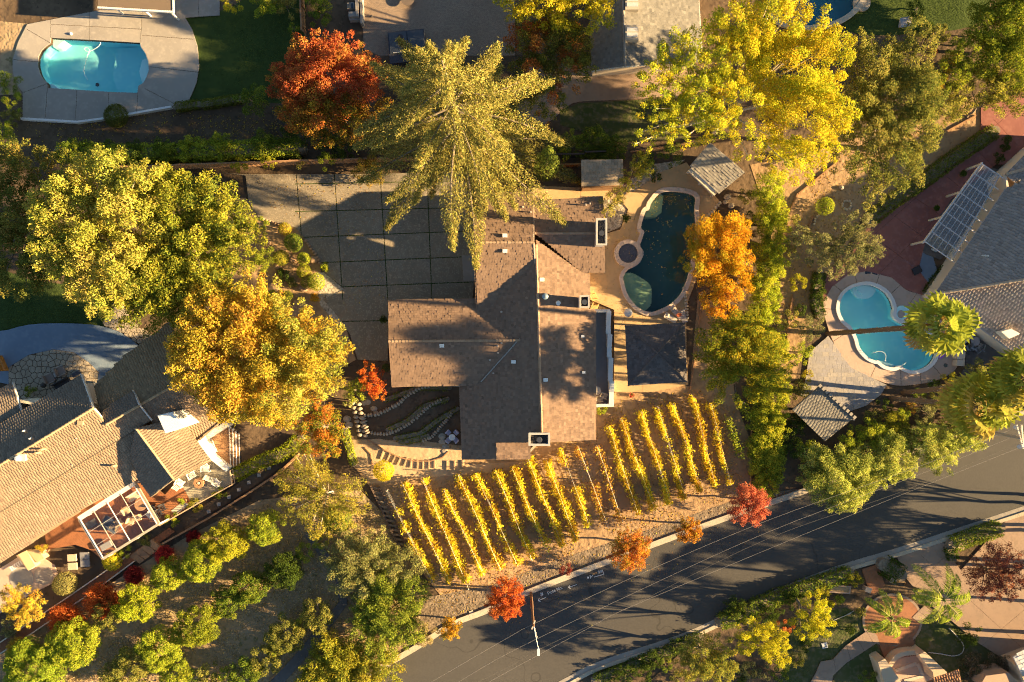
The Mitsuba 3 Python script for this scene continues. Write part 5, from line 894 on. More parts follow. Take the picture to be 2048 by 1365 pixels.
def thicket(what, where, spots, pals, h, seed, s=.13, group=None):
    for k, (u, v, r) in enumerate(sorted(spots)):
        shrub('thicket_bush', '%s %s, %s from the left' % (what, where, ORD_[k]), u, v, r, h*(.8+.4*((k*37) % 10)/10), pals[k % len(pals)], seed+k, s=s, group=group or what + ' ' + where)
ORD_ = ['first','second','third','fourth','fifth','sixth','seventh','eighth','ninth','tenth','eleventh','twelfth','thirteenth','fourteenth','fifteenth']
thicket('leafy bush', 'on the shaded bank under the leaning palm trunks', [(1800,832,24),(1835,792,20),(1868,803,22),(1905,825,24),(1940,775,24),(1990,775,26),(2030,795,28),(1850,852,24),(1892,852,22),(1930,838,24),(1745,835,22),(2040,735,24),(1910,785,18)], [OLIVE, LIME, GREEN, GREYG], 1.5, 700)
thicket('dark bush', 'in the shaded beds below the upper lawn', [(1848,62,22),(1882,70,24),(1906,92,24),(1935,142,26),(1862,195,22),(1950,75,24),(1925,170,22),(1975,140,24),(1890,180,20)], [DKGREEN, GREEN, OLIVE], 1.8, 720)
thicket('low bush', 'on the earth beds between amber maple and tall hedge', [(1492,395,20),(1500,440,18),(1490,640,16),(1580,500,16),(1590,440,13),(1600,620,16),(1580,720,18),(1590,320,18),(1500,560,14)], [GREEN, OLIVE, DKGREEN], 1.1, 740)
thicket('dark low bush', 'in the shade across the road', [(1290,1352,20),(1330,1330,20),(1360,1355,22),(1590,1320,20),(1560,1345,22),(1610,1290,16),(1480,1350,20),(1700,1260,12),(1720,1225,12)], [DKGREEN, GREEN, OLIVE], .9, 760)
hedge('verge_planting', 'dense dark planting along the lower kerb left of the red brown walk', [(1440,1246),(1500,1218),(1560,1193),(1640,1166),(1700,1146)], 1.5, 1.1, GREEN, 780, s=.11, cat_='plants', lump=.3)
hedge('verge_planting', 'dark ground planting along the lower kerb near the bottom edge', [(1190,1362),(1260,1333),(1330,1305),(1400,1275)], 1.3, .7, DKGREEN, 781, s=.11, cat_='plants', lump=.3)
# ================= conifer, palms, cypress, vines =================
def conifer(name, label, base, H, Lmax, palette, seed):
    rng = np.random.default_rng(seed); t = thing(name, label, 'tree'); b = P(*base); V, F, K, at = [], [], [], 0; br = []
    z = 2.6; k = 0; low = [9.1+.2*i for i in range(12)]
    while z < H*.985:
        if low: zk, z = z, low.pop()
        else: zk = None
        f = z/H; L = Lmax*max(.0, (1 - f**2.3))**.95*rng.uniform(.42, 1.18)*(1+.16*math.sin(2*k*2.399963+1.2)) + .35; a = k*2.399963 + rng.normal(0, .5) if zk is None else rng.uniform(3.9, 5.5)
        if z < 9 and math.sin(a) < -.12: L *= .16
        d = np.array([math.cos(a), math.sin(a), 0]); s = np.linspace(0, 1, 7)
        dp = max(.24*L, min(z-1.2, .5*L)) if z < 7.2 else .26*L; droop = .10*L*s - (dp+.10*L)*s**1.8
        side = np.array([-d[1], d[0], 0])*rng.normal(0, .15)*L
        pts = np.array([b[0], b[1], z]) + d*(s*L)[:, None] + side*(s**2)[:, None] + np.stack([s*0, s*0, droop], 1)
        pts[:, 2] = np.maximum(pts[:, 2], .8)
        br.append(tube(pts, np.linspace(.035+.012*L, .012, 7), 5))
        n = int(225*L**1.15) + 50
        tt = rng.uniform(.16, 1.03, n)**.8; wdt = (.15+.088*L)*np.sin(np.pi*np.clip(tt*.78+.22, 0, 1))**.75 + .06
        i = np.clip((tt*6).astype(int), 0, 5); fr = (tt*6-i)[:, None]; c = pts[i]*(1-fr)+pts[i+1]*fr
        off = rng.uniform(-1, 1, n)*wdt; sd = np.array([-d[1], d[0], 0])
        twig = np.round(off/.32*2)/2
        C = c + sd*off[:, None] + d*(abs(off)*.42)[:, None] + rng.normal(0, .15, (n, 3)) - np.stack([0*off, 0*off, abs(off)*.22], 1)
        dirs = d*.8 + sd*np.sign(off)[:, None]*.55 + rng.normal(0, .45, (n, 3)) - [0, 0, .35]
        N = rng.normal(0, .8, (n, 3)) + [.15, 0, .2] + d*.25
        v, f_ = leaf_mesh(C, N,  .12*rng.uniform(.5, 1.35, n), rng, asp=.34, dirs=dirs)
        cc = pal(*palette, n, rng)*rng.uniform(.82, 1.18)
        V.append(v); F.append(f_+at); K.append(np.repeat(cc, 3, 0)); at += len(v)
        if zk is not None: z = zk; k += 1; continue
        z += rng.uniform(.13, .30)*(1+.6*(1-f)); k += 1
    put_leaves(t, 'crown', (np.vstack(V), np.vstack(F), np.vstack(K)))
    part(t, 'trunk', tube([[b[0], b[1], zz] for zz in np.linspace(-.1, H, 9)], np.linspace(.55, .05, 9), 10), 'bark', True)
    part(t, 'branches', cat(br), 'bark', True, stuff=True)
conifer('conifer', 'giant pale green conifer with drooping branches beside the house', (932,314), 26, 11.4, CONIFER, 401)

def cypress(name, label, u, v, r, h, palette, seed, s=.10):
    rng = np.random.default_rng(seed); t = thing(name, label, 'tree'); c = P(u, v, 0); n = int(2600*h/8)
    z = rng.uniform(.02, 1, n)**.9; R = r*MPP*np.minimum(1, (1-z)*1.5+.05)**.8*np.minimum(1, z*6+.45); a = rng.random(n)*6.283
    rr = R*(.6+.45*rng.random(n)); C = np.column_stack([c[0]+rr*np.cos(a), c[1]+rr*np.sin(a), .2+z*h]) + rng.normal(0, .05, (n, 3))
    V, F = leaf_mesh(C, np.column_stack([np.cos(a), np.sin(a), a*0+.35]) + rng.normal(0, .5, (n, 3)), s*rng.uniform(.7, 1.3, n), rng, dirs=np.tile([0, 0, 1.0], (n, 1))+rng.normal(0, .3, (n, 3)))
    put_leaves(t, 'crown', (V, F, np.repeat(pal(*palette, n, rng), 3, 0)))
    part(t, 'trunk', tube([[c[0], c[1], -.1], [c[0], c[1], h*.8]], [.12, .03], 7), 'bark', True)
cypress('cypress', 'slim dark cypress standing right of the giant conifer', 1090, 345, 24, 9.5, ([(.15,.19,.035),(.10,.13,.03),(.20,.23,.05)], [3,3,2]), 402)

def fan_palm(name, label, base, top, h, r, seed, n=34, cols=None, dead=True):
    """base: plan point of the trunk's foot; top: plan point where the crown's heart is seen at height h."""
    rng = np.random.default_rng(seed); t = thing(name, label, 'palm', None); b = P(*base); q = P(*top, h); m = (b+q)/2 + (b-q)*[.04, .02, 0]
    pts = np.array([(1-s)**2*b + 2*s*(1-s)*m + s*s*q for s in np.linspace(0, 1, 24)])
    part(t, 'trunk', tube(pts, .27*(1+.1*rng.normal(size=24)) - .04*np.linspace(0, 1, 24), 9), 'palm_bark', True)
    st = []                                           # stubs of old leaf stalks up the trunk
    for i in range(110):
        s = rng.uniform(.1, .97); c = pts[int(s*23)]*(1-(s*23) % 1) + pts[min(23, int(s*23)+1)]*((s*23) % 1); a = rng.random()*6.283; d = np.array([math.cos(a), math.sin(a), .9]); d /= np.linalg.norm(d)
        st.append(tube([c+d*[.2, .2, 0], c+d*rng.uniform(.3, .46)], [.05, .02], 4))
    part(t, 'stalk_stubs', cat(st), 'bark_pale', stuff=True)
    cols = cols or [(.34,.38,.05), (.24,.29,.045), (.44,.44,.08)]
    for i in range(n):
        f = (i+.5)/n; el = math.radians(80 - 125*f) + rng.normal(0, .12); a = i*2.399963 + rng.normal(0, .15)
        d = np.array([math.cos(a)*math.cos(el), math.sin(a)*math.cos(el), math.sin(el)]); L = r*rng.uniform(.52, .74)
        c = q + d*L - [0, 0, .10*L*(f*2)]; up = np.array([0, 0, 1.0]); sd = np.cross(d, up); sd /= np.linalg.norm(sd)+1e-9; nn = np.cross(sd, d); R = r*rng.uniform(.44, .56)
        vs, fs, ks = [], [], []; S = 13; col = np.array(cols[rng.integers(len(cols))]) if not (dead and f > .86) else np.array((.40,.27,.10)); col = col*rng.uniform(.8, 1.2)
        for j in range(S):                            # the fingers of the fan
            th = (j-(S-1)/2)/(S-1)*math.radians(250); w = math.radians(250)/S*.72
            e = lambda x, rr, dz: c + (d*math.cos(x) + sd*math.sin(x))*rr + nn*dz
            k = len(vs); dr_ = -R*.16*(1+rng.random()); fold = .03*(-1)**j
            vs += [c, e(th-w*.66, R*.72, fold), e(th+w*.66, R*.72, -fold), e(th, R*rng.uniform(.88, 1.05), dr_)-np.array([0, 0, R*.14])]
            fs += [[k, k+1, k+2], [k+1, k+3, k+2]]; ks += [col*rng.uniform(.85, 1.15)]*4
        # stalk
        k = len(vs); w2 = sd*.03
        vs += [q-w2, q+w2, c+w2*.7, c-w2*.7]; fs += [[k, k+1, k+2], [k, k+2, k+3]]; ks += [np.array((.34,.30,.10))]*4
        put_leaves(t, 'frond', (np.array(vs), np.array(fs), np.array(ks)))
    return t
fan_palm('fan_palm', 'tall fan palm whose long trunk crosses above the bright blue pool', (1655,668), (1880,651), 19.5, 2.5, 411, 38)
fan_palm('fan_palm', 'fan palm with yellowing crown leaning over the street trees', (1781,797), (1957,812), 14.0, 2.9, 412, 40, [(.36,.38,.05), (.26,.3,.045), (.46,.42,.08), (.5,.38,.09)])
fan_palm('fan_palm', 'fan palm at the right edge with its long trunk above the dark bank', (1806,786), (2050,757), 17.0, 2.6, 413, 36, [(.30,.33,.05), (.22,.26,.04), (.44,.38,.08)])

def feather_palm(name, label, base, top, h, r, seed, n=13):
    rng = np.random.default_rng(seed); t = thing(name, label, 'palm', 'feather palms in the front garden'); b, q = P(*base), P(*top, h)
    part(t, 'trunk', tube([b, b*.66+q*.34+[.05, 0, 0], b*.33+q*.67, q], [.2, .16, .15, .13], 10), 'palm_bark', True)
    part(t, 'crownshaft', tube([q-[0, 0, .5], q, q+[0, 0, .35]], [.16, .17, .06], 10), plain((.16,.19,.05), .5), True)
    for i in range(n):
        a = i*6.283/n*1.0 + rng.normal(0, .25); el = rng.uniform(.35, .95); L = r*rng.uniform(.85, 1.12); s = np.linspace(0, 1, 14)
        d = np.array([math.cos(a), math.sin(a), 0]); sd0 = np.array([-d[1], d[0], 0])
        z = L*(math.sin(el)*s*.75 - .78*s**2.1); out = L*(s*math.cos(el*.6) - .12*s**3); bend = rng.normal(0, .10)*L*s**2
        pts = q + d*out[:, None] + sd0*bend[:, None] + np.stack([s*0, s*0, z], 1)
        vs, fs, ks = [], [], []; col = np.array([(.38,.46,.06), (.46,.50,.09), (.28,.36,.05)][rng.integers(3)])
        for j in range(84):
            u = .12 + .88*(j+.5)/84; x = u*13; i0 = min(12, int(x)); c = pts[i0]*(1-(x-i0)) + pts[i0+1]*(x-i0); tg = pts[i0+1]-pts[i0]; tg /= np.linalg.norm(tg); sd = np.cross(tg, [0, 0, 1.0]); sd /= np.linalg.norm(sd)+1e-9
            ll = r*.27*math.sin(math.pi*min(1, u*.85+.15))**.6*rng.uniform(.8, 1.15)
            for sg in (-1, 1):
                k = len(vs); tip = c + sd*sg*ll*rng.uniform(.15,.75) + tg*ll*rng.uniform(.3,.6) - [0, 0, ll*rng.uniform(-.2, 1.0)]; m = c + sd*sg*ll*.4 + tg*ll*.2 - [0, 0, ll*.05]; w = tg*.02 + np.array([0, 0, 1.0])*rng.uniform(-.03, .03) + sd*rng.uniform(-.012, .012)
                vs += [c-w*.5, c+w*.5, m+w, m-w, tip]; fs += [[k, k+1, k+2], [k, k+2, k+3], [k+3, k+2, k+4]]; ks += [np.clip(col*rng.uniform(.55, 1.35), 0, 1)]*5
        f_ = put_leaves(t, 'frond', (np.array(vs), np.array(fs), np.array(ks)))
        part(f_, 'midrib', tube(pts, np.linspace(.035, .008, 14), 4), plain((.36,.34,.10), .6))
feather_palm('feather_palm', 'feather palm above the round terracotta plaza', (1711,1193), (1783,1236), 6.0, 3.3, 414, 8)
feather_palm('feather_palm', 'larger feather palm beside the pinkish driveway', (1810,1170), (1887,1200), 6.6, 4.1, 415, 9)

# ---- vineyard ----
VT = [774,807,847,889,917,952,992,1024,1056,1094,1121,1156,1194,1216,1241,1281,1314,1344,1384,1419]
VTY = [979,967,959,979,948,947,942,934,917,922,897,892,892,852,837,822,812,807,792,807]
VB = [867,902,939,969,1002,1036,1064,1096,1126,1154,1179,1216,1244,1276,1309,1341,1369,1401,1429,1459]
VBY = [1163,1165,1176,1150,1138,1130,1118,1105,1093,1083,1053,1055,1043,1030,1021,1009,997,984,974,969]
THIN = {3: .8, 7: .9, 10: .75, 11: .48, 12: .34, 13: .85, 18: .95, 19: .75}
VINE = ([(.68,.55,.05),(.62,.52,.045),(.50,.46,.04),(.62,.42,.05)], [4,3,2,1.6]); VINE2 = ([(.54,.32,.07),(.46,.26,.06),(.56,.42,.05)], [3,2,2])
ORD = ['first','second','third','fourth','fifth','sixth','seventh','eighth','ninth','tenth','eleventh','twelfth','thirteenth','fourteenth','fifteenth','sixteenth','seventeenth','eighteenth','nineteenth','twentieth']
for i in range(20):
    rng = np.random.default_rng(500+i); a, b = P(VT[i], VTY[i], 1.0)*[1, 1, 0], P(VB[i], VBY[i], 1.0)*[1, 1, 0]; L = np.linalg.norm(b-a); d = (b-a)/L; sd = np.array([-d[1], d[0], 0]); th = THIN.get(i, 1.0)
    t = thing('vine_row', '%s vine row from the left, %s' % (ORD[i], 'with thin brown leaves' if th < .5 else 'gappy and yellow orange' if th < .8 else 'full of yellow leaves'), 'vine row', 'vine rows on the orange soil')
    n = int(L*250*th); q = rng.uniform(0, L, n); dn = meshkit.fbm(np.column_stack([q*.55, q*0+i*3.3, q*0]), 3, i); keep = dn + rng.uniform(-.1, .1, n) > .29 + .18*(1-th); q = q[keep]; n = len(q)
    wd = .22+.26*meshkit.noise(np.column_stack([q*.9, q*0+i, q*0]), 3); x = rng.normal(0, 1, n)*wd*(.45+.45*meshkit.noise(np.column_stack([q*2.3, q*0+i*2, q*0]), 5)); z = rng.uniform(.45, 1.4, n) - abs(x)*.25
    C = a + d*q[:, None] + sd*x[:, None] + np.stack([0*z, 0*z, z], 1); C[:, :2] += rng.normal(0, .05, (n, 2)) + sd[:2]*(.16*np.sin(q*.8+i))[:, None]
    V, F = leaf_mesh(C, rng.normal(0, .8, (n, 3)) + [.25, 0, .15], .115*rng.uniform(.6, 1.35, n), rng, asp=.8)
    pl_ = VINE2 if th < .5 else VINE
    K = pal(*pl_, n, rng); g = meshkit.noise(np.column_stack([q*.8+i*5, q*0, q*0]), 9)[:, None]; K = K*(1-np.clip(g-.45, 0, 1)*[.35, .62, .4]) 
    put_leaves(t, 'foliage', (V, F, np.repeat(K, 3, 0)))
    for j in range(int(L/1.75)):
        c = a + d*(1.0+j*1.75); part(t, 'vine_stem', cat([tube([c-[0, 0, .05], c+[.03, .02, .5], c+[0, 0, .85]], [.035, .03, .025], 5), tube([c+[0, 0, .85]-d*.75, c+[0, 0, .88], c+[0, 0, .85]+d*.75], [.012, .022, .012], 4)]), 'bark')
    for j in range(int(L/4.2)+1): part(t, 'post', bx(a + d*min(L, j*4.2+.1) + [0, 0, .85], (.08, .08, 1.8)), plain((.30,.25,.2), .8))
    for zz in (.85, 1.25, 1.65): part(t, 'wire', tube([a+[0, 0, zz], b+[0, 0, zz]], .006, 4), plain((.5,.5,.5), .4, metallic=.7))
# short end row in the shade at the right
for i, (u0, v0, u1, v1) in enumerate([(1484,805,1500,842),(1455,838,1482,912)]):
    rng = np.random.default_rng(540+i); a, b = P(u0, v0, 1)*[1, 1, 0], P(u1, v1, 1)*[1, 1, 0]; L = np.linalg.norm(b-a); d = (b-a)/L; n = int(L*120); q = rng.uniform(0, L, n)
    t = thing('vine_row', ['short vine row hard against the boundary shrubs', 'thin shaded vine row right of the twentieth row'][i], 'vine row', 'vine rows on the orange soil')
    C = a + d*q[:, None] + rng.normal(0, .25, (n, 3))*[1, 1, 0] + np.stack([q*0, q*0, rng.uniform(.5, 1.6, n)], 1); V, F = leaf_mesh(C, rng.normal(size=(n, 3)), .115*rng.uniform(.6, 1.3, n), rng, asp=.8)
    put_leaves(t, 'foliage', (V, F, np.repeat(pal(*LIME, n, rng), 3, 0))); part(t, 'post', bx(a+[0, 0, .85], (.08, .08, 1.8)), plain((.3,.25,.2), .8)); part(t, 'wire', tube([a+[0, 0, 1.2], b+[0, 0, 1.2]], .006, 4), plain((.5,.5,.5), .4, metallic=.7))
# ================= fences, walls, steps =================
def board_fence(name, label, line, h, m, bw=.24, gap=.03, post=2.4, cap=True):
    t = thing(name, label, 'fence'); ls = LineString(P2(line)); L = ls.length; n = int(L/(bw+gap)); r = random.Random(len(label))
    def at(s):
        a, b = ls.interpolate(s), ls.interpolate(min(L, s+.05)); c = ls.interpolate(max(0, s-.05)); return np.array([a.x, a.y]), math.atan2(b.y-c.y, b.x-c.x)
    for i in range(n):
        p, rz = at((i+.5)*(bw+gap)); part(t, 'board', bx([*p, h/2-.02+r.uniform(-.02, .02)], (bw, .03 if i % 2 else .06, h-.04), rz), m)
    for i in range(int(L/post)+1):
        p, rz = at(min(L, i*post)); part(t, 'post', bx([p[0]+math.sin(rz)*-.07, p[1]+.07, h/2], (.11, .09, h+.06), rz), m)
    p0 = [at(s)[0] for s in np.linspace(0, L, 24)]
    [part(t, 'rail', cat([bar([*p0[k], zz], [*p0[k+1], zz], .05, .09) for k in range(23)]), m) for zz in (.35, h-.3)]
    if cap: part(t, 'cap_rail', cat([bar([*p0[k], h+.02], [*p0[k+1], h+.02], .16, .04) for k in range(23)]), m)
board_fence('board_fence', 'long brown board fence between the driveway and the upper garden', [(245,342),(400,337),(540,332),(625,329)], 1.75, 'fencewood')
board_fence('board_fence', 'pale capped board fence running under the giant conifer', [(626,329),(740,325),(870,322)], 1.6, 'fencewood')
board_fence('dark_fence', 'dark stepped fence panels behind the small shed', [(1112,316),(1166,315)], 1.5, plain((.07,.055,.05), .8))
board_fence('dark_fence', 'second dark fence panel set behind the shed roof', [(1167,312),(1208,311)], 1.6, plain((.07,.055,.05), .8))
board_fence('wood_gate', 'orange brown low wooden screen left of the small shed', [(1117,335),(1160,333)], 1.1, plain((.34,.16,.06), .8))
board_fence('side_fence', 'board fence between the lawn and the courtyard planting', [(608,-20),(612,75)], 1.7, 'fencewood')
def wall_line(name, label, line, w, h, m, cat_='retaining wall'):
    t = thing(name, label, cat_); part(t, 'wall', strip(P2(line), w, -.1, h+.1), m); return t
wall_line('pool_wall', 'low white wall along the lower edge of the left pool deck', [(47,240),(160,247),(208,241),(346,217)], .22, .55, plain((.66,.64,.64), .7))
wall_line('stone_kerb', 'thin timber edging curving below the back fence garden', [(1260,305),(1320,296),(1385,285)], .12, .25, 'fencewood', 'edging')
def edging(label, line, h=.22, w=.12): wall_line('timber_edging', label, line, w, h, 'fencewood', 'edging')
edging('long straight timber edging across the orange bank, upper piece', [(1672,325),(1640,352),(1596,388)]); edging('timber edging down the orange bank beside the tall hedge', [(1594,388),(1572,440),(1556,520)])
edging('timber edging between the orange bank and the red patio bed', [(1626,432),(1616,458)]); edging('timber edging beside the lower orange bank', [(1585,590),(1576,640),(1572,700)]); edging('timber edging along the dark bank below the spreading tree', [(1950,232),(1880,270)])
edging('dark curved edging above the tan terrace', [(735,880),(770,900),(800,915),(830,922),(862,922),(885,915),(897,903)], .18); edging('thin dark curved edging at the left of the tan terrace', [(730,895),(742,908),(745,930)], .15)
edging('timber kerb beside the straw coloured path right of the pool', [(1402,600),(1394,690),(1380,780)], .15); edging('fence foot line along the right side of the vine rows', [(1502,860),(1500,985)], .3, .08)
# dry-stone terraces beside the house: three curving rows of blocks
def stone_row(name, label, line, n, sz, h, seed, m=('stone',)):
    t = thing(name, label, 'stone wall'); ls = LineString(P2(smooth_pts(line, 6, False))); r = random.Random(seed); L = ls.length
    for i in range(n):
        s = (i+.5)*L/n; a, b = ls.interpolate(s), ls.interpolate(s+.1); rz = math.atan2(b.y-a.y, b.x-a.x)
        g = blob([a.x+r.uniform(-.04, .04), a.y+r.uniform(-.04, .04), h*.45], 1.0, seed*50+i, .10, 1, (L/n*.5*r.uniform(.86, .97), sz*.5*r.uniform(.85, 1.1), h*.6)); 
        v = g.vertices-[a.x, a.y, 0]; c, q = math.cos(rz), math.sin(rz); g.vertices = np.column_stack([v[:, 0]*c-v[:, 1]*q, v[:, 0]*q+v[:, 1]*c, v[:, 2]])+[a.x, a.y, 0]
        part(t, 'stone', g, r.choice(m))
stone_row('stone_wall', 'upper curving dry stone wall of the terraced beds', [(728,831),(756,828),(790,812),(820,788),(850,773),(880,770)], 26, .5, .5, 1)
stone_row('stone_wall', 'middle curving dry stone wall of the terraced beds', [(735,864),(770,868),(800,858),(830,838),(855,815),(885,798)], 28, .45, .45, 2)
stone_row('stone_wall', 'lower curving dry stone wall of the terraced beds', [(845,882),(865,872),(885,850),(905,825)], 17, .45, .4, 3)
stone_row('stone_wall', 'short stone wall at the head of the terraced beds', [(728,835),(731,852),(738,868)], 6, .7, .6, 4)
for k, (ln, lb) in enumerate([([(770,800),(800,790),(840,775),(900,776)], 'weedy strip along the upper terrace wall'), ([(775,860),(815,842),(850,812),(895,798)], 'leafy strip along the middle terrace wall'), ([(790,877),(840,868),(880,838),(915,818)], 'leafy strip along the lower terrace wall'), ([(800,884),(830,880),(855,872)], 'yellowish plants at the foot of the terraces')]):
    hedge('ground_vine', lb, ln, .7, .35, ([(.17,.18,.03),(.12,.14,.03),(.24,.21,.04)],[2,2,1]), 600+k, s=.09, dens=.6, cat_='plants')
# big stone steps
t = thing('stone_steps', 'broad rough stone steps climbing beside the autumn trees', 'steps')
for i in range(8):
    u, v = 712+i*1.9, 808+i*9.0
    for s in (-1, 1): part(t, 'stone', blob(P(u+s*5.5, v+s*.8, .10+.06*(8-i)), 1, 700+i*2+s, .07, 2, (.30, .21, .14+.03*(8-i))), 'stone')
for k, (u, v, r, lb) in enumerate([(735,805,7,'flat pale stone beside the top of the steps'),(727,807,6,'narrow pale stone beside the top of the steps'),(748,818,7,'pale flat stone below the orange maple'),(752,827,6,'pale flat stone at the upper stone wall'),(694,838,8,'pale stone slab left of the steps'),(698,850,8,'second pale stone slab left of the steps'),(884,873,8,'greenish flat slab near the blue chairs'),(884,884,7,'second greenish flat slab near the blue chairs'),(891,894,7,'tan flat slab at the terrace edge'),(889,903,7,'lowest tan flat slab at the terrace edge')]):
    solo('flat_stone', lb, 'stone', blob(P(u, v, .05), r*MPP, 720+k, .12, 2, (1, .8, .22)), 'stone', 40)
# timber ties: a row of sleepers set in the sand and up the bank
t = thing('path_ties', 'row of short timber ties set across the tan path below the house', 'path steps')
for i, (u, v, a) in enumerate([(764,910,70),(777,915,66),(788,918,64),(798,922,66),(811,924,68),(822,927,80),(835,929,88),(846,930,88),(858,929,90),(869,928,90),(894,931,90),(909,931,90),(925,930,90)]):
    part(t, 'tie', bx(P(u, v, .1), (1.0, .14, .16), math.radians(a)), plain((.36,.26,.16), .85))
t = thing('bank_steps', 'long stair of dark timber treads down the left side of the vine rows', 'steps')
for i in range(13):
    u, v = 746+i*4.4, 976+i*9.4
    part(t, 'tread', bx(P(u+6, v, .12), (1.1, .22, .2), math.radians(-6)), plain((.20,.15,.11), .9))
for s in (0, 16): part(t, 'stringer', bar(P(741+s, 972, .15), P(800+s, 1100, .15), .14, .25), plain((.13,.09,.07), .9))

# ================= boulders and edging rocks of the driveway bed =================
for k, (u, v, r, lb) in enumerate([(533,487,8,'pale boulder left of the largest clipped bush'),(599,610,14,'big reddish boulder at the lower end of the rock bed'),(607,577,9,'tall tan boulder below the clipped bushes'),(627,520,9,'flat pink boulder right of the small pale bush'),(555,533,8,'small rough boulder under the yellowish bush'),(545,575,12,'flat tan boulder beside the olive shrub'),(590,625,16,'broad flat rock below the big reddish boulder'),(585,520,7,'small orange rock between the clipped bushes')]):
    solo('boulder', lb, 'boulder', blob(P(u, v, .15), r*MPP, 740+k, .22, 3, (1, .85, .55)), 'boulder', 30)
stone_row('edging_rocks', 'row of small reddish rocks edging the driveway', [(610,480),(622,497),(634,515),(642,530)], 9, .45, .4, 5, ('boulder',))
stone_row('edging_rocks', 'row of small rocks along the upper edge of the rock bed', [(520,437),(540,444),(562,452),(578,455)], 10, .35, .3, 6, ('boulder',))
for k, (u, v, r, lb) in enumerate([(1455,395,7,'grey boulder behind the amber maple, upper one'),(1462,412,6,'grey boulder behind the amber maple, lower one'),(1450,405,5,'small grey boulder behind the amber maple'),(1244,383,9,'pale boulder in the pebble bed by the shed'),(1258,378,7,'small pale boulder in the pebble bed'),(1683,376,5,'pale rock beside the planter ring')]):
    solo('boulder', lb, 'boulder', blob(P(u, v, .15), r*MPP, 760+k, .22, 3, (1, .85, .6)), 'stone', 30)
stone_row('stone_wall', 'white stone edging at the right rim of the dark pool', [(1441,405),(1424,425),(1405,450)], 9, .5, .45, 7, ('curb',))
stone_row('stone_wall', 'pale stone edging at the lower right rim of the dark pool', [(1366,574),(1371,600),(1374,640)], 11, .45, .4, 8, ('curb',))
stone_row('planter_ring', 'round stone planter ring on the orange bank', circ(1692,411,9)+[(1701,411)], 10, .3, .3, 9, ('curb',))
stone_row('planter_ring', 'curved concrete edging below the round bush', [(1626,452),(1632,435),(1645,428)], 6, .3, .3, 10, ('curb',))

# ================= street furniture: poles, wires, markings =================
t = thing('utility_pole', 'brown wooden utility pole beside the red orange street tree', 'utility pole')
pb = P(1062, 1186); part(t, 'post', tube([pb, pb+[0, 0, 8.8]], [.17, .12], 12), plain((.14,.075,.045), .85), True)
tp = pb+[0, 0, 8.5]; e = P(1077, 1300, 8.7)
part(t, 'lamp_arm', tube([tp, tp*.5+e*.5+[0, 0, .2], e], [.045, .04, .04], 8), plain((.62,.60,.58), .4), True); part(t, 'lamp_head', bx(e+[0, -.25, -.03], (.28, .7, .14)), plain((.66,.66,.66), .4))
part(t, 'brace', tube([tp+[0, 0, -.5], tp*.5+e*.5+[.12, 0, .1]], .025, 6), plain((.62,.60,.58), .4)); part(t, 'crossarm', bx(tp+[0, 0, .1], (.9, .12, .12), 1.2), plain((.46,.40,.34), .8))
t = thing('utility_pole', 'grey utility pole with white crossarms at the right edge of the road', 'utility pole')
pb2 = P(1926, 852); pt2 = P(2040, 876, 8.9); pb2 = np.array([pt2[0], pt2[1], -.1]); part(t, 'post', tube([pb2, pt2], [.2, .14], 12), plain((.34,.29,.24), .85), True)
for k, (u0, v0, u1, v1, z) in enumerate([(2033,850,2046,898,8.6), (2043,850,2047,896,8.2)]): part(t, 'crossarm', bar(P(u0, v0, z), P(u1, v1, z), .12, .12), plain((.66,.58,.5), .8))
for k in range(6): part(t, 'insulator', lathe([(.01,0),(.06,.0),(.07,.1),(.03,.2)], P(2033+k*2.4, 853+k*8.5, 8.66), 8), plain((.62,.62,.66), .3))
for k, (u, v) in enumerate([(2032,855),(2039,894)]): part(t, 'transformer', tube([P(u, v, 7.4), P(u, v, 8.1)], .22, 12), plain((.52,.54,.56), .4))
mw = plain((.40,.36,.32), .5)
WIRES = [[(860,1366),(1024,1271),(1064,1250),(1259,1158),(1536,1041),(1836,934),(2046,850)], [(900,1375),(1024,1303),(1260,1190),(1535,1065),(1850,945),(2046,866)], [(920,1382),(1024,1331),(1077,1300),(1259,1214),(1535,1078),(1800,985),(2046,884)], [(960,1375),(1024,1339),(1184,1253),(1259,1215),(1536,1099),(1721,1023),(2031,899),(2046,893)]]
for k, w in enumerate(WIRES):
    c = np.array([P(u, v, 8.45 - .25*math.sin(math.pi*min(1, max(0, (u-1064)/980)))) for u, v in smooth_pts(w, 5, False)])
    solo('power_line', '%s power line over the road, counted from the kerb with the red trees' % ORD[k], 'power line', tube(c, .010, 5), plain((.40,.36,.33) if k != 2 else (.2,.18,.16), .5), group='power lines along the road')
solo('line_tag', 'small yellow tag hanging on the lowest power line', 'tag', bx(P(1184, 1250, 8.2), (.12, .03, .3)), plain((.62,.55,.2), .6))
chalk = plain((.74,.70,.66), .8)
def chalk_at(mesh, u, v, deg):
    mesh = mesh.copy(); mesh.apply_transform(trimesh.transformations.rotation_matrix(math.radians(deg), [0, 0, 1])); mesh.apply_translation(P(u, v, 0)+[0, 0, Z_ROAD+.003]); return mesh
def arrow(L): return cat([bx([0, 0, .002], (L, .06, .004)), bx([-L/2+.10, .09, .002], (.3, .06, .004), .75), bx([-L/2+.10, -.09, .002], (.3, .06, .004), -.75)])
solo('road_marking', 'white painted arrow nearest the utility pole', 'road marking', chalk_at(arrow(.95), 1084, 1198, 24), chalk); solo('road_marking', 'white painted arrow below the dark red bush', 'road marking', chalk_at(arrow(1.0), 1145, 1172, 20), chalk)
solo('road_marking', 'white handwritten words painted on the road by the pole', 'road marking', chalk_at(meshkit.text_mesh('Pole No.', .34, .004), 1096, 1190, 24), chalk)
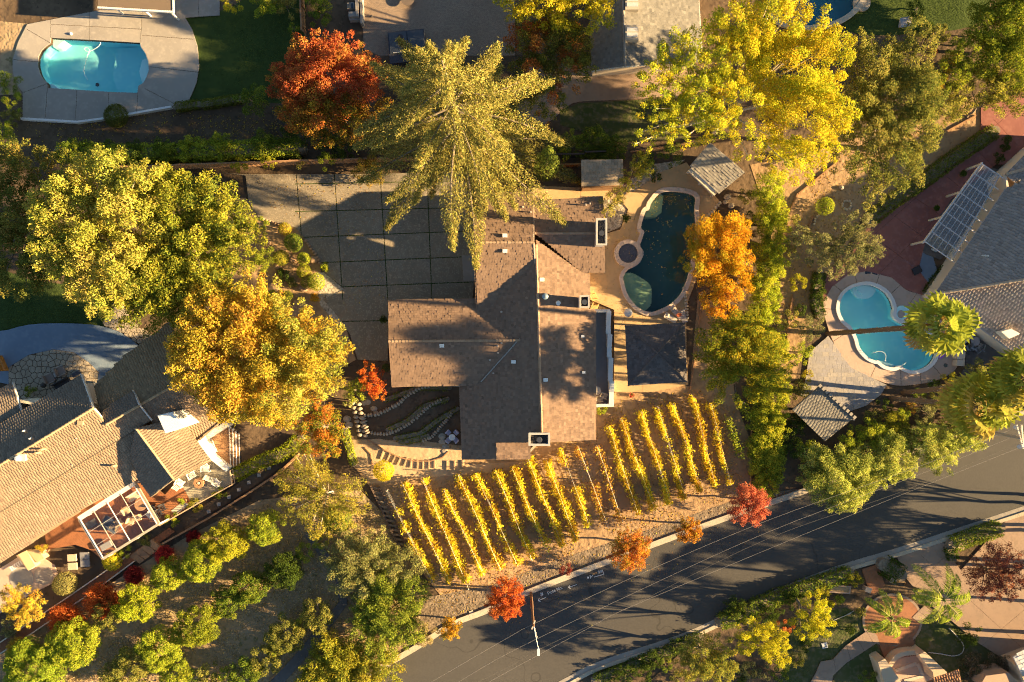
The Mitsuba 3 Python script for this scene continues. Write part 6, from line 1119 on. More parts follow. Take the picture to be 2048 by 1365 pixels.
solo('road_marking', 'white painted number sign beside the arrow', 'road marking', chalk_at(meshkit.text_mesh('#', .42, .004), 1082, 1193, 24), chalk)
k = solo('road_marking', 'white painted bracket with scribbles near the orange red street tree', 'road marking', chalk_at(cat([bx([0, -.25, .002], (1.1, .06, .004)), bx([.58, 0, .002], (.06, .55, .004), .1), meshkit.text_mesh('88', .3, .004), bx([-.75, -.1, .002], (.35, .07, .004), .5), bx([-.95, -.12, .002], (.07, .4, .004), -.2), bx([-1.2, -.12, .002], (.2, .2, .004))]), 1196, 1147, 16), chalk)
solo('road_marking', 'orange painted blotch inside the white bracket', 'road marking', chalk_at(cat([bx([0, 0, .002], (.3, .2, .004)), bx([.32, .05, .002], (.16, .2, .004))]), 1187, 1148, 16), plain((.40,.22,.10), .8))
solo('utility_box', 'small pale utility lid on the mulch verge', 'utility lid', bx(P(943, 1226, .06), (.45, .5, .12), .3), 'curb')
solo('valve_lid', 'small white framed lid in the lower lawn', 'utility lid', cat([strip([tuple(P(u, v)[:2]) for u, v in [(1643,1287),(1652,1285),(1654,1294),(1645,1296)]], .1, 0, .14, True), bx(P(1648.5, 1290.5, .05), (.4, .4, .06), .25)]), plain((.60,.58,.58), .7))

# ================= furniture =================
def slat_chair(name, label, u, v, rz, z0, m, group=None, w=.62, cat_='chair', rec=.45):
    t = thing(name, label, cat_, group); o = P(u, v, z0+.4); c, s = math.cos(rz), math.sin(rz)
    def W(x, y, z): return o + np.array([x*c-y*s, x*s+y*c, z-.4])
    for i in range(5): part(t, 'seat_slat', bar(W(-w/2, -.28+i*.14, .40-.02*i), W(w/2, -.28+i*.14, .40-.02*i), .11, .025), m)
    for i in range(5): part(t, 'back_slat', bar(W(-w*.4+i*w*.2, .30, .34), W(-w*.42+i*w*.21, .30+rec, 1.0), .09, .025, up=(c, s, 0)), m)
    for q in (-1, 1):
        part(t, 'armrest', bar(W(q*w*.56, -.36, .60), W(q*w*.56, .42, .60), .12, .03), m)
        part(t, 'leg', bar(W(q*w*.5, -.3, 0), W(q*w*.5, -.3, .59), .05, .09, up=(c, s, 0)), m); part(t, 'leg', bar(W(q*w*.5, .36, 0), W(q*w*.5, .3, .59), .05, .09, up=(c, s, 0)), m)
    return t
def cushion_chair(name, label, u, v, rz, z0, m, group=None, w=.7, d=.7, frame=None, cat_='chair', back=True):
    t = thing(name, label, cat_, group); o = P(u, v, z0+.4); c, s = math.cos(rz), math.sin(rz)
    def W(x, y, z): return o + np.array([x*c-y*s, x*s+y*c, z-.4])
    def rb(x, y, z, sx, sy, sz, r=.05):
        h = [trimesh.creation.icosphere(1, r).apply_translation([a*(sx/2-r), b*(sy/2-r), e*(sz/2-r)]) for a in (-1, 1) for b in (-1, 1) for e in (-1, 1)]
        g = cat(h).convex_hull; g.apply_transform(trimesh.transformations.rotation_matrix(rz, [0, 0, 1])); g.apply_translation(W(x, y, z)); return g
    part(t, 'seat', rb(0, 0, .38, w, d, .16), m, 40)
    if back: part(t, 'backrest', rb(0, d/2-.06, .66, w, .14, .5), m, 40)
    f = frame or plain((.10,.08,.07), .6)
    for a in (-1, 1):
        for b in (-1, 1): part(t, 'leg', bar(W(a*(w/2-.07), b*(d/2-.07), 0), W(a*(w/2-.07), b*(d/2-.07), .31), .05, .05, up=(1, 0, 0)), f)
        if back: part(t, 'armrest', bar(W(a*(w/2+.03), -d/2+.04, .58), W(a*(w/2+.03), d/2, .58), .07, .05), f)
    return t
def round_table(name, label, u, v, z0, r, m, cat_='table', h=.72, top=None):
    t = thing(name, label, cat_); c = P(u, v, z0+h); part(t, 'tabletop', lathe([(.0, -.04), (r*.97, -.04), (r, -.02), (r, 0), (.0, .0)], c, 28), top or m, 30)
    part(t, 'base', lathe([(.0, z0-c[2]), (.28, z0-c[2]), (.26, z0-c[2]+.04), (.06, z0-c[2]+.08), (.05, -.05), (.0, -.05)], c, 16), m, 30); return t
white = plain(WHITE, .5); wicker = plain((.34,.24,.15), .8); dark = plain((.04,.038,.045), .7); beige = plain((.52,.38,.23), .8)
# left house: deck, glazed frame and furniture
def boards(name, label, pg, z, h, ang, m, bw=.145, kind='structure'):
    c, s = math.cos(ang), math.sin(ang); x0, y0, x1, y1 = pg.bounds; ce = np.array([(x0+x1)/2, (y0+y1)/2]); D = max(x1-x0, y1-y0)
    ln = [[tuple(ce+np.array([-c*D-s*o, -s*D+c*o])), tuple(ce+np.array([c*D-s*o, s*D+c*o]))] for o in np.arange(-D, D, bw)]
    r = random.Random(3); struct(name, ext(pg, 0, z-.04), plain((.12,.07,.045), .9), label=label, kind=kind)
    part(name, 'boards', cat([ext(g, z-.035, .035+r.uniform(-.003, .003)) for g in split(pg, ln, .012)]), m, stuff=True)
ground_mat('greydeck', [(.33,.30,.24), (.28,.255,.205), (.37,.33,.26)], scale=1.4, bump=.004, bfreq=8.)
ZD = .55
boards('red_deck', 'red brown board deck along the sunny side of the tile roofed house', poly([(88,1062),(170,1012),(268,952),(330,990),(372,942),(385,1010),(318,1050),(205,1120),(180,1100),(150,1090),(95,1100)], ZD), ZD, ZD, math.radians(30), 'deckwood')
boards('grey_deck', 'greyish board deck with white chairs at the corner of the tile roofed house', poly([(346,945),(420,905),(446,938),(462,940),(462,968),(385,1012),(372,985)], ZD+.01), ZD+.01, ZD, math.radians(0), 'greydeck')
boards('upper_landing', 'sunlit tan landing with steps beside the white wall', poly([(402,885),(455,850),(456,900),(458,938),(446,936)], ZD), ZD, ZD, math.radians(62), 'fencewood')
t = thing('deck_steps', 'broad pale edged wooden steps right of the sunlit landing', 'steps')
for i in range(4): part(t, 'tread', ext(poly([(456+i*5.6,852+i*5),(461+i*5.6,852+i*5),(464+i*5.2,936-i*1.5),(459+i*5.2,938-i*1.5)]), 0, .5-i*.12), 'fencewood')
for i in range(4): part(t, 'nosing', ext(poly([(461.2+i*5.6,852+i*5),(462.4+i*5.6,852+i*5),(465.2+i*5.2,936-i*1.5),(464.2+i*5.2,936-i*1.5)]), 0, .52-i*.12), white)
t = thing('pony_wall', 'bright white angled wall round the sunlit landing', 'wall'); part(t, 'wall', strip(P2([(456,847),(402,882),(426,915),(456,939)], 1.2), .55, 0, 1.25), white); part(t, 'cap', strip(P2([(456,847),(402,882),(426,915),(456,939)], 1.2), .65, 1.25, .06), plain((.82,.80,.76), .5))
t = thing('deck_railing', 'pale wooden deck railing along the lower edge of the decks', 'railing')
rl = [P(u, v, ZD+.95) for u, v in [(318,1052),(388,1012),(464,970),(460,942)]]
for a, b in zip(rl[:-1], rl[1:]):
    part(t, 'top_rail', bar(a, b, .12, .05), plain((.46,.33,.22), .7)); part(t, 'lower_rail', bar(a-[0, 0, .75], b-[0, 0, .75], .06, .06), plain((.46,.33,.22), .7)); n = int(np.linalg.norm(b-a)/.45)
    for i in range(n+1): part(t, 'baluster', bar(a+(b-a)*i/n-[0, 0, .95], a+(b-a)*i/n, .05, .05, up=(1, 0, 0)), plain((.56,.44,.32), .7))
t = thing('glazed_frame', 'glazed patio roof on a pale aluminium frame above the deck', 'patio cover'); ZG = 2.75
g0, g1, g2, g3 = (P(u, v, ZG) for u, v in [(158,1038),(270,966),(318,1048),(206,1118)])
def gb(s, q): return (1-q)*((1-s)*g0+s*g1) + q*((1-s)*g3+s*g2)
al = plain((.72,.70,.68), .35, .5)
part(t, 'beam', bar(gb(0, 0), gb(1, 0), .5, .2), al, label='broad white gutter beam at the house side'); part(t, 'beam', bar(gb(0, 1), gb(1, 1), .25, .2), plain((.40,.34,.28), .7)); part(t, 'beam', bar(gb(0, 0), gb(0, 1), .22, .2), plain((.36,.31,.26), .6)); part(t, 'beam', bar(gb(1, 0), gb(1, 1), .28, .2), plain((.30,.25,.2), .6))
for s in (.02, .26, .5, .74, .98): part(t, 'rafter', bar(gb(s, .03)+[0, 0, .12], gb(s, .98)+[0, 0, .12], .07 if s in (.02, .5, .98) else .04, .08), al if s in (.02, .5, .98) else plain((.42,.38,.34), .5))
for q in (.36, .68):
    for i in range(4): part(t, 'glazing_bar', bar(gb(.02+.24*i, q)+[0, 0, .12], gb(.26+.24*i, q)+[0, 0, .12], .03, .05), plain((.5,.47,.44), .5))
for i in range(4):
    for q0, q1 in ((.05, .36), (.36, .68), (.68, .97)):
        vs = [gb(.03+.24*i, q0), gb(.25+.24*i, q0), gb(.25+.24*i, q1), gb(.03+.24*i, q1)]; part(t, 'pane', trimesh.Trimesh(np.array(vs)+[0, 0, .1], [[0, 1, 2], [0, 2, 3]], process=False), 'glass')
for s, q in ((0, 0), (1, 0), (0, 1), (1, 1), (.5, 1)): p = gb(s, q); part(t, 'post', bx([p[0], p[1], (ZG+ZD)/2-.05], (.14, .14, ZG-ZD-.1)), al)
for k, (u, v, a, lb) in enumerate([(360,966,2.6,'white slatted chair at the left of the grey deck'),(384,951,.5,'white slatted chair against the house wall on the grey deck'),(411,938,0,'white slatted chair at the top of the grey deck'),(434,966,1.0,'white slatted lounger at the right of the grey deck')]):
    slat_chair('deck_chair', lb, u, v, a, ZD, white, 'white chairs on the grey deck', w=.75 if k < 3 else .6, rec=.45 if k < 3 else 1.1)
t = thing('fire_table', 'tan eight sided fire table in the middle of the grey deck', 'table'); c = P(397, 967, ZD+.5); part(t, 'body', lathe([(0, -.45), (.55, -.45), (.6, 0), (.30, .02), (.28, -.06), (0, -.06)], c, 8), 'fencewood'); part(t, 'burner', lathe([(0, -.05), (.16, -.05), (.12, .03), (0, .04)], c, 12), plain((.6,.5,.38), .6))
round_table('round_table', 'round wooden table under the right end of the glazed frame', 281, 1010, ZD, .68, plain((.20,.13,.08), .8), top='fencewood')
for k, (u, v, a) in enumerate([(252,1022,2.2),(262,1042,1.2),(276,1035,.2),(228,1057,2.6),(238,1045,3.6),(300,1030,-.8)]):
    cushion_chair('rattan_chair', 'pale rattan armchair under the glazed frame, %s from the left' % ['third','fifth','fourth','first','second','sixth'][k], u, v, a, ZD, plain((.46,.34,.22) if k < 5 else (.55,.5,.44), .8), 'armchairs under the glazed frame', .72, .7, wicker)
cushion_chair('sofa', 'dark blue outdoor sofa under the glazed frame', 222, 1048, 2.6, ZD, plain((.045,.055,.085), .8), None, 1.9, 1.1, cat_='sofa'); cushion_chair('sofa', 'pale sofa at the far corner of the glazed frame', 270, 992, .55, ZD, plain((.50,.42,.32), .8), None, 1.5, .8, cat_='sofa')
cushion_chair('side_table', 'grey cube ottoman at the lower corner of the glazed frame', 212, 1092, .5, ZD, plain((.25,.24,.24), .8), None, 1.3, .7, back=False, cat_='table'); cushion_chair('side_table', 'dark coffee table at the left corner of the glazed frame', 183, 1048, .5, ZD, plain((.09,.08,.08), .7), None, 1.2, .8, back=False, cat_='table')
for k, (u, v, a) in enumerate([(318,1026,.5),(306,1018,.5),(326,1016,.5),(312,1033,.5)]): slat_chair('dining_chair', 'dark slatted dining chair beside the cross gable, %s of four' % ['first','second','third','fourth'][k], u, v, a, ZD, dark, 'dark dining chairs by the cross gable', .5, rec=.15)
solo('deck_mat', 'pale mat on the red deck beside the potted plant', 'mat', ext(poly([(342,1022),(368,1002),(378,1010),(352,1030)], ZD), ZD+.004, .02), plain((.42,.38,.32), .9))
t = thing('covered_lounger', 'tan fabric covered lounger beside the wall, left one', 'lounger', 'covered loungers on the patio'); part(t, 'cover', cat([ext(poly([(36,1110),(52,1102),(74,1130),(60,1140)], .7), ZD-.5, .95), ext(poly([(36,1110),(52,1102),(57,1108),(41,1116)], 1.1), .3, .8)]).convex_hull, beige)
t = thing('covered_lounger', 'tan fabric covered lounger beside the wall, right one', 'lounger', 'covered loungers on the patio'); part(t, 'cover', cat([ext(poly([(54,1104),(75,1100),(91,1116),(76,1125)], .7), 0, .9), ext(poly([(54,1104),(75,1100),(79,1104),(60,1109)], 1.1), .3, .75)]).convex_hull, plain((.46,.33,.19), .8))
for k, (u, v, m_) in enumerate([(144,1116,'a'),(145,1133,'a'),(169,1112,'b'),(170,1127,'b')]): cushion_chair('ottoman', '%s square cushioned ottoman, %s one' % ('tan' if m_ == 'a' else 'slate grey', 'upper' if k % 2 == 0 else 'lower'), u, v, .05, .2, plain((.50,.39,.28) if m_ == 'a' else (.20,.195,.21), .8), 'ottomans beside the glazed frame', 1.05, .8, back=False)
t = thing('lounge_chair', 'white slatted chair tucked against the house wall at the left edge', 'chair'); part(t, 'seat', cat([bar(P(20+i*4, 1135-i*2.5, .45), P(24+i*4, 1141-i*2.5, .45), .12, .03) for i in range(6)]), white, stuff=True); part(t, 'frame', cat([bar(P(18, 1136, .42), P(42, 1121, .42), .05, .06), bar(P(23, 1143, .42), P(46, 1128, .42), .05, .06)]), white)
for k, (u, v, r, lb) in enumerate([(88,1150,19,'round grey concrete circle below the covered loungers'),(45,1158,24,'larger round grey concrete circle left of the small one')]): struct('patio_circle', ext(poly(circ(u, v, r)), 0, .10+.01*k), 'grey_conc', label=lb)
struct('side_patio', ext(poly([(-20,1150),(60,1100),(110,1130),(120,1160),(60,1190),(-20,1240)]), 0, .08), 'pink_conc', label='pinkish concrete patio at the lower end of the deck')
def potted(lb, u, v, z0, r, pl_, seed, pot=(.3,.14,.08), hh=.7):
    rng = np.random.default_rng(seed); t = thing('potted_plant', lb, 'potted plant'); c = P(u, v, z0+.4)
    part(t, 'pot', lathe([(0, -.4), (.16, -.4), (.24, 0), (.2, 0), (.18, -.05), (0, -.05)], c, 16), plain(pot, .7), 40); L = np.array([[*(c+rng.normal(0, r*.35, 3)*[1, 1, .5]+[0, 0, hh*.4]), r*.6] for _ in range(5)])
    put_leaves(t, 'foliage', crown_leaves(L, .08, 1.0, *pl_, rng))
potted('potted plant with golden leaves on the sunlit landing', 415, 888, ZD, .35, GOLD, 1); potted('potted green plant on the lower deck corner', 368, 1003, ZD, .4, LIME, 2); potted('potted plant with yellow flowers by the house wall', 84, 1093, ZD, .5, GOLD, 3); potted('potted white flowers by the house wall', 92, 1102, ZD, .3, ([(.6,.58,.5),(.2,.22,.05)],[2,2]), 4)
t = thing('garden_arch', 'white metal rings on the roof edge near the golden tree', 'garden ornament')
for u, v in [(466,833),(482,826)]: part(t, 'ring', trimesh.creation.torus(.45, .035).apply_translation(P(u, v, 3.8)), white, True)
part(t, 'post', bar(P(474, 832, 0), P(474, 832, 3.7), .06, .06, up=(1, 0, 0)), white)
# plank walk
wk = poly([(0,1287),(60,1246),(130,1200),(200,1152),(262,1108),(300,1082),(340,1055),(352,1063),(310,1092),(272,1120),(210,1166),(140,1214),(70,1262),(0,1306)])
boards('plank_walk', 'reddish plank walk between the deck garden and the orchard slope', wk, .25, .2, math.radians(-55), 'deckwood', .3)
for ln, lb in [([(0,1286),(60,1245),(130,1199),(200,1151),(262,1107)], 'white topped edge board on the upper side of the plank walk'), ([(0,1308),(70,1263),(140,1215),(210,1167),(272,1121)], 'edge board on the lower side of the plank walk')]: wall_line('edge_board', lb, ln, .12, .5, plain((.62,.52,.42), .7), 'edging')
t = thing('plank_steps', 'wooden landing and steps at the upper end of the plank walk', 'steps')
for i in range(4): part(t, 'tread', ext(poly([(262+i*12,1112-i*9),(282+i*12,1126-i*9),(292+i*12,1119-i*9),(272+i*12,1103-i*9)]), 0, .3+.1*i), 'fencewood')
region('shade_path', [(395,1040),(450,1010),(520,965),(590,915),(600,895),(560,905),(480,965),(380,1030)], 'soil_dark', 'dark shaded path with square stepping stones')
for i in range(9):
    u, v = 420+i*20, 1022-i*14.5; solo('stepping_stone', 'square stepping stone in the dark path, number %s from the left' % ['one','two','three','four','five','six','seven','eight','nine'][i], 'stepping stone', ext(poly([(u-4,v-3),(u+3,v-4),(u+4,v+3),(u-3,v+4)]), 0, .12+.004*LV[0]), 'grey_conc', group='stepping stones in the dark path')
wall_line('low_wall', 'long low wall along the lower side of the dark shaded path', [(330,1085),(420,1035),(500,985),(560,945),(600,908)], .2, .7, 'fencewood'); 
wall_line('low_wall', 'thin low edge of the dark path between the orchard and the road trees', [(540,1360),(600,1305),(650,1245),(686,1205),(682,1165),(664,1130),(618,1070)], .14, .22, 'fencewood')
region('orchard_path', [(530,1375),(590,1310),(640,1248),(680,1202),(672,1160),(650,1125),(610,1070),(622,1062),(668,1120),(690,1160),(696,1208),(660,1256),(610,1318),(560,1375)], 'slate_dark', 'dark asphalt path curving between the orchard and the road trees')
# shaded patio furniture behind the tile house
for k, (u, v, a, lb) in enumerate([(100,757,2.0,'brown outdoor armchair on the flagstones, left one'),(122,742,2.0,'brown outdoor armchair on the flagstones, right one')]): cushion_chair('armchair', lb, u, v, a, .05, plain((.26,.205,.18), .8), None, .95, .95, plain((.42,.35,.3), .7))
cushion_chair('small_table', 'small pale table between the two brown armchairs', 112, 750, 2.0, .05, plain((.42,.38,.35), .6), None, .5, .5, back=False, cat_='table'); cushion_chair('bench', 'dark bench against the house on the flagstones', 125, 768, .5, .05, dark, None, 1.9, .7, cat_='bench'); cushion_chair('bench', 'dark storage bench at the end of the flagstones', 153, 748, .5, .05, plain((.05,.055,.08), .7), None, 1.0, .5, cat_='bench', back=False)
t = thing('kettle_grill', 'round black kettle grill beside the dark bench', 'grill'); c = P(87, 771, .8); part(t, 'lid', lathe([(0, .3), (.15, .27), (.28, .12), (.3, 0)], c, 20), plain((.02,.02,.025), .25, .5), 40); part(t, 'bowl', lathe([(0, -.25), (.2, -.2), (.3, 0)], c, 20), plain((.02,.02,.025), .3), 40)
for a in range(3): part(t, 'leg', tube([c+[math.cos(a*2.1)*.15, math.sin(a*2.1)*.15, -.2], c+[math.cos(a*2.1)*.3, math.sin(a*2.1)*.3, -.75]], .015, 6), plain(STEEL, .4))
shrub('bush', 'dark green bush in the corner of the flagstone patio', 62, 782, 14, 1.6, GREEN, 620); t = thing('orange_screen', 'sunlit orange wooden gate at the left edge', 'gate'); part(t, 'panel', bar(P(-4, 712, .8), P(10, 742, .8), .12, 1.6), plain((.50,.20,.04), .8)); part(t, 'frame', bar(P(-4, 711, 1.65), P(10, 741, 1.65), .18, .1), plain((.42,.16,.04), .8))
# pool toys, loungers and umbrella by the dark pool
t = thing('patio_umbrella', 'round grey closed-top umbrella standing by the dark pool', 'umbrella'); c = P(1257, 626, 2.2); part(t, 'canopy', lathe([(.46, -.22), (.44, -.10), (.30, .04), (.12, .13), (0, .16)], c, 16), plain((.50,.48,.48), .6), 40); part(t, 'pole', tube([c*[1, 1, 0], c], .03, 8), plain(STEEL, .4)); part(t, 'base', lathe([(0, 0), (.25, 0), (.25, .08), (.04, .12)], c*[1, 1, 0]+[0, 0, .05], 16), plain((.2,.2,.2), .7))
def lounger(lb, u, v, rz, m, L_=1.9):
    t = thing('pool_lounger', lb, 'lounger', 'loungers at the lower end of the dark pool'); o = P(u, v, .3); c, s = math.cos(rz), math.sin(rz); W = lambda x, y, z: o+np.array([x*c-y*s, x*s+y*c, z])
    part(t, 'bed', bar(W(-L_/2, 0, 0), W(L_*.15, 0, 0), .62, .07), m); part(t, 'backrest', bar(W(L_*.15, 0, 0), W(L_*.46, 0, .42), .62, .07), m)
    for a in (-.75, .2):
        for b in (-.26, .26): part(t, 'leg', bar(W(a, b, -.3), W(a, b, -.03), .05, .05, up=(1, 0, 0)), plain(WHITE, .5))
lounger('pale lounger at the lower right rim of the dark pool', 1352, 625, math.radians(132), plain((.56,.45,.38), .8)); lounger('pale lounger with white frame beside the pavilion roof', 1340, 636, math.radians(150), plain((.60,.52,.44), .8), 1.6); lounger('grey lounger with an orange towel near the pavilion corner', 1366, 633, math.radians(110), plain((.42,.38,.36), .8), 1.5)
solo('towel', 'red orange towel on the grey lounger', 'towel', bx(P(1358, 630, .52), (.5, .4, .05), .6), plain((.45,.12,.05), .9))
for k, (u, v, a, lb) in enumerate([(1188,595,.5,'pale chair with dark stripes above the small chimney shadow'),(1189,614,-.4,'pale chair with dark stripes just above the balcony')]): slat_chair('striped_chair', lb, u, v, a, .05, plain((.62,.42,.18), .7), None, .55)
solo('skimmer_lid', 'small round pale lid on the sandstone deck', 'lid', lathe([(0, .08), (.14, .08), (.14, .1), (0, .11)], P(1250, 612, .03), 16), plain((.62,.55,.42), .7)); solo('skimmer_lid', 'round pale lid at the upper end of the dark pool', 'lid', lathe([(0, .08), (.14, .08), (.14, .1), (0, .11)], P(1299, 391, .03), 16), plain((.6,.55,.48), .7))
potted('potted red flowers at the lower edge of the sandstone deck', 1262, 791, 0, .3, ([(.42,.06,.06),(.12,.14,.03)],[2,2]), 5)
round_table('balcony_table', 'round pale table on the balcony', 1193, 782, 1.0, .48, plain((.5,.46,.4), .6), top=plain((.46,.42,.36), .5))
for k, (u, v, a) in enumerate([(1200,798,1.4),(1208,792,1.2),(1196,804,1.7)]): slat_chair('balcony_chair', 'pale slatted chair at the lower end of the balcony, %s of three' % ['lower','right','left'][k], u, v, a, 1.0, plain((.56,.46,.33), .7), 'chairs on the balcony', .45, rec=.2)
shrub('bush', 'small green shrub below the balcony', 1202, 820, 14, .8, LIME, 621)
# blue chairs round the white table on the terrace
round_table('patio_table', 'small white round table among the pale blue chairs', 904, 875, .02, .36, white)
for k, a in enumerate((45, 135, 225, 315)):
    u, v = 904.5+11*math.cos(math.radians(a)), 873-11*math.sin(math.radians(a)); cushion_chair('patio_chair', 'pale blue cushioned chair on the dark terrace, %s one' % ['upper right','upper left','lower left','lower right'][k], u, v, math.radians(a-90), .02, plain((.42,.41,.52), .7), 'pale blue chairs on the terrace', .55, .5)
# left pool things
t = thing('pool_hose', 'thin white cleaner hose curling across the left pool', 'hose'); part(t, 'hose', tube([(*P(u, v)[:2], -.07) for u, v in smooth_pts([(201,84),(197,92),(185,100),(176,103),(170,101),(169,96),(174,95),(178,101),(174,112),(168,134),(167,142),(170,152),(175,160)], 5, False)], .022, 5), white)
solo('pool_float', 'small white ball on the left pool deck', 'ball', trimesh.creation.icosphere(2, .16).apply_translation(P(142, 68, .18)), white, True)
solo('pool_drain', 'dark drain fitting on the floor of the left pool', 'drain', lathe([(0, 0), (.2, 0), (.2, .05), (0, .05)], P(195, 170, -1.58), 14), dark)
# right pool things
t = thing('pool_float', 'purple inflatable lounger beside the bright blue pool', 'inflatable'); c = P(1886, 702, .15); pts = [c+np.array([.32*math.cos(a)*.9+.62*math.sin(a)*.45*-1+0, .32*math.cos(a)*-.35+.75*math.sin(a), 0])*[-1, 1, 1] for a in np.linspace(0, 2*math.pi, 28)]
part(t, 'ring', tube(pts, .15, 10), plain((.42,.14,.55), .35, .5), True); part(t, 'mat', ext(Polygon([(p[0], p[1]) for p in pts[:-1]]).buffer(-.05), .06, .1), plain((.40,.22,.58), .4))
t = thing('barbecue_counter', 'pale stone barbecue counter right of the bright blue pool', 'counter')
for q in ([(1912,689),(1930,689),(1931,703),(1913,704)], [(1912,705),(1931,704),(1930,718),(1915,719)], [(1915,720),(1930,719),(1929,733),(1913,732)], [(1914,688),(1926,676),(1944,662),(1952,668),(1936,684),(1930,688)]): part(t, 'worktop', ext(poly(q, .95), .0, .95), plain((.52,.43,.34), .7))
part(t, 'burner', cat([lathe([(0, .96), (.12, .96), (.12, 1.0), (0, 1.0)], P(u, v, 0), 12) for u, v in [(1922,706),(1926,703),(1926,708)]]), dark, stuff=True)
t = thing('bistro_table', 'round dark glass table among the dark patio chairs', 'table'); part(t, 'tabletop', lathe([(0, .7), (.5, .7), (.5, .73), (0, .73)], P(1942, 683, 0), 24), plain((.30,.29,.32), .15, .6)); part(t, 'base', tube([P(1942, 683, 0), P(1942, 683, .7)], .05, 8), dark)
for k, (u, v, a) in enumerate([(1938,697,.3),(1948,694,1.2),(1955,700,2.2),(1962,694,2.8)]): slat_chair('patio_chair', 'dark metal patio chair by the barbecue counter, %s of four from the left' % ORD[k], u, v, a, 0, plain((.30,.30,.32), .35, metallic=.6), 'dark chairs by the barbecue counter', .5, rec=.2)
solo('drain_cover', 'dark round drain cover in the pink deck', 'drain', lathe([(0, .1), (.22, .1), (.22, .125), (0, .13)], P(1890, 731, .06), 18), plain((.08,.09,.08), .7))
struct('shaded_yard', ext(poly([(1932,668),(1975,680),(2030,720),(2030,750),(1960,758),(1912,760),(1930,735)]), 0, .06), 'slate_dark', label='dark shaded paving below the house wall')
t = thing('pool_handrail', 'white curved handrail at the lower shelf of the bright blue pool', 'handrail'); part(t, 'rail', tube([P(u, v, z) for (u, v), z in zip(smooth_pts([(1744,707),(1760,703),(1771,709),(1771,722)], 5, False), [.1]+[.75]*14+[.1])], .025, 6), white); part(t, 'foot', lathe([(0, 0), (.08, 0), (.05, .06)], P(1771, 722, .1), 10), white)
t = thing('pool_handrail', 'short white handrail at the lower rim of the bright blue pool', 'handrail'); part(t, 'rail', tube([P(1795, 735, .1), P(1799, 733, .6), P(1808, 729, .7), P(1812, 726, .1)], .025, 6), white); part(t, 'foot', lathe([(0, 0), (.08, 0), (.05, .06)], P(1795, 735, .1), 10), white)
for k, (q, lb) in enumerate([([(1728,537),(1738,537),(1740,548),(1729,549)], 'short dark mat at the edge of the pink deck'), ([(1752,519),(1761,520),(1753,551),(1742,548)], 'long dark blue mat at the edge of the pink deck')]): solo('sun_mat', lb, 'mat', ext(poly(q), .1, .06+.01*k), plain((.035,.045,.07), .8))
wall_line('black_rail', 'thin black handrail at the upper rim of the red patio', [(1749,430),(1768,421)], .08, .8, dark, 'railing')
for k, (u, v, r, lb) in enumerate([(1996,318,14,'large dark leaved pot plant at the patio cover corner'),(2010,296,12,'dark pot plant against the stucco wall'),(1926,348,7,'small dark pot plant beside the patio cover'),(1873,417,6,'small dark pot plant at the post of the patio cover'),(2014,280,10,'uppermost dark pot plant by the stucco wall')]): shrub('pot_plant', lb, u, v, r, 1.1, DKGREEN, 630+k, s=.1)
solo('deck_box', 'dark square table on the slate grey pad', 'table', cat([bx(P(1834, 541, .35), (1.0, .8, .08), .5), bx(P(1834, 541, .17), (.8, .6, .32), .5)]), dark); solo('orange_pot', 'orange clay pot by the stucco wall', 'pot', lathe([(0, 0), (.22, 0), (.3, .4), (.24, .4), (.2, .3)], P(1904, 518, 0), 16), plain((.4,.12,.05), .7)); solo('garden_bench', 'small white plank by the patio cover end', 'bench', bx(P(1868, 501, .3), (.65, .18, .08), -.45), plain((.5,.5,.5), .6))
# top: outdoor kitchen and spa cover
t = thing('outdoor_kitchen', 'grey stepped concrete outdoor kitchen at the top edge', 'counter')
for q, z in (([(694,6),(708,5),(709,17),(694,18)], .9), ([(697,24),(714,23),(714,33),(697,34)], 1.0), ([(709,-10),(716,-10),(717,33),(712,33)], 1.1), ([(719,-10),(724,-10),(725,46),(721,48)], 1.0), ([(697,35),(722,34),(722,40),(699,41)], .6)): part(t, 'block', ext(poly(q, z), 0, z), 'grey_conc')
part(t, 'grill', ext(poly([(695,8),(706,7),(707,16),(695,17)], .95), .9, .06), plain((.03,.04,.055), .3, .5))
t = thing('spa_cover', 'dark square spa with folding cover beside the giant conifer', 'hot tub'); part(t, 'cabinet', ext(poly([(775,64),(848,58),(852,120),(780,128)], .8), 0, .8), plain((.05,.055,.075), .8))
part(t, 'cover', ext(poly([(777,66),(812,63),(816,104),(781,108)], .9), .8, .1), plain((.06,.075,.10), .7)); part(t, 'cover', ext(poly([(814,63),(846,60),(850,100),(818,104)], .9), .8, .1), plain((.055,.07,.095), .7)); part(t, 'edge_strip', bar(P(786, 106, .92), P(826, 102, .92), .08, .04), plain((.5,.5,.52), .4)); part(t, 'hatch', lathe([(0, .9), (.28, .9), (.28, .94), (0, .94)], P(803, 81, 0), 20), dark)
round_table('fire_pit', 'round dark stone fire pit at the top edge of the courtyard', 815, -2, 0, .75, plain((.13,.1,.085), .8), 'fire pit', .5)
solo('potted_ball', 'small black ball light on the brick court', 'garden light', trimesh.creation.icosphere(2, .13).apply_translation(P(743, 33, .12)), dark, True)
solo('garden_table', 'grey slatted table on the upper lawn edge', 'table', cat([bx(P(1803+i*3.2, 46-i*.6, .7), (.15, 1.05, .05), .2) for i in range(6)] + [bx(P(1800, 52, .34), (.06, .06, .66)), bx(P(1820, 40, .34), (.06, .06, .66)), bx(P(1811, 46, .66), (1.1, .08, .05), .2)]).convex_hull, plain((.36,.34,.37), .6))
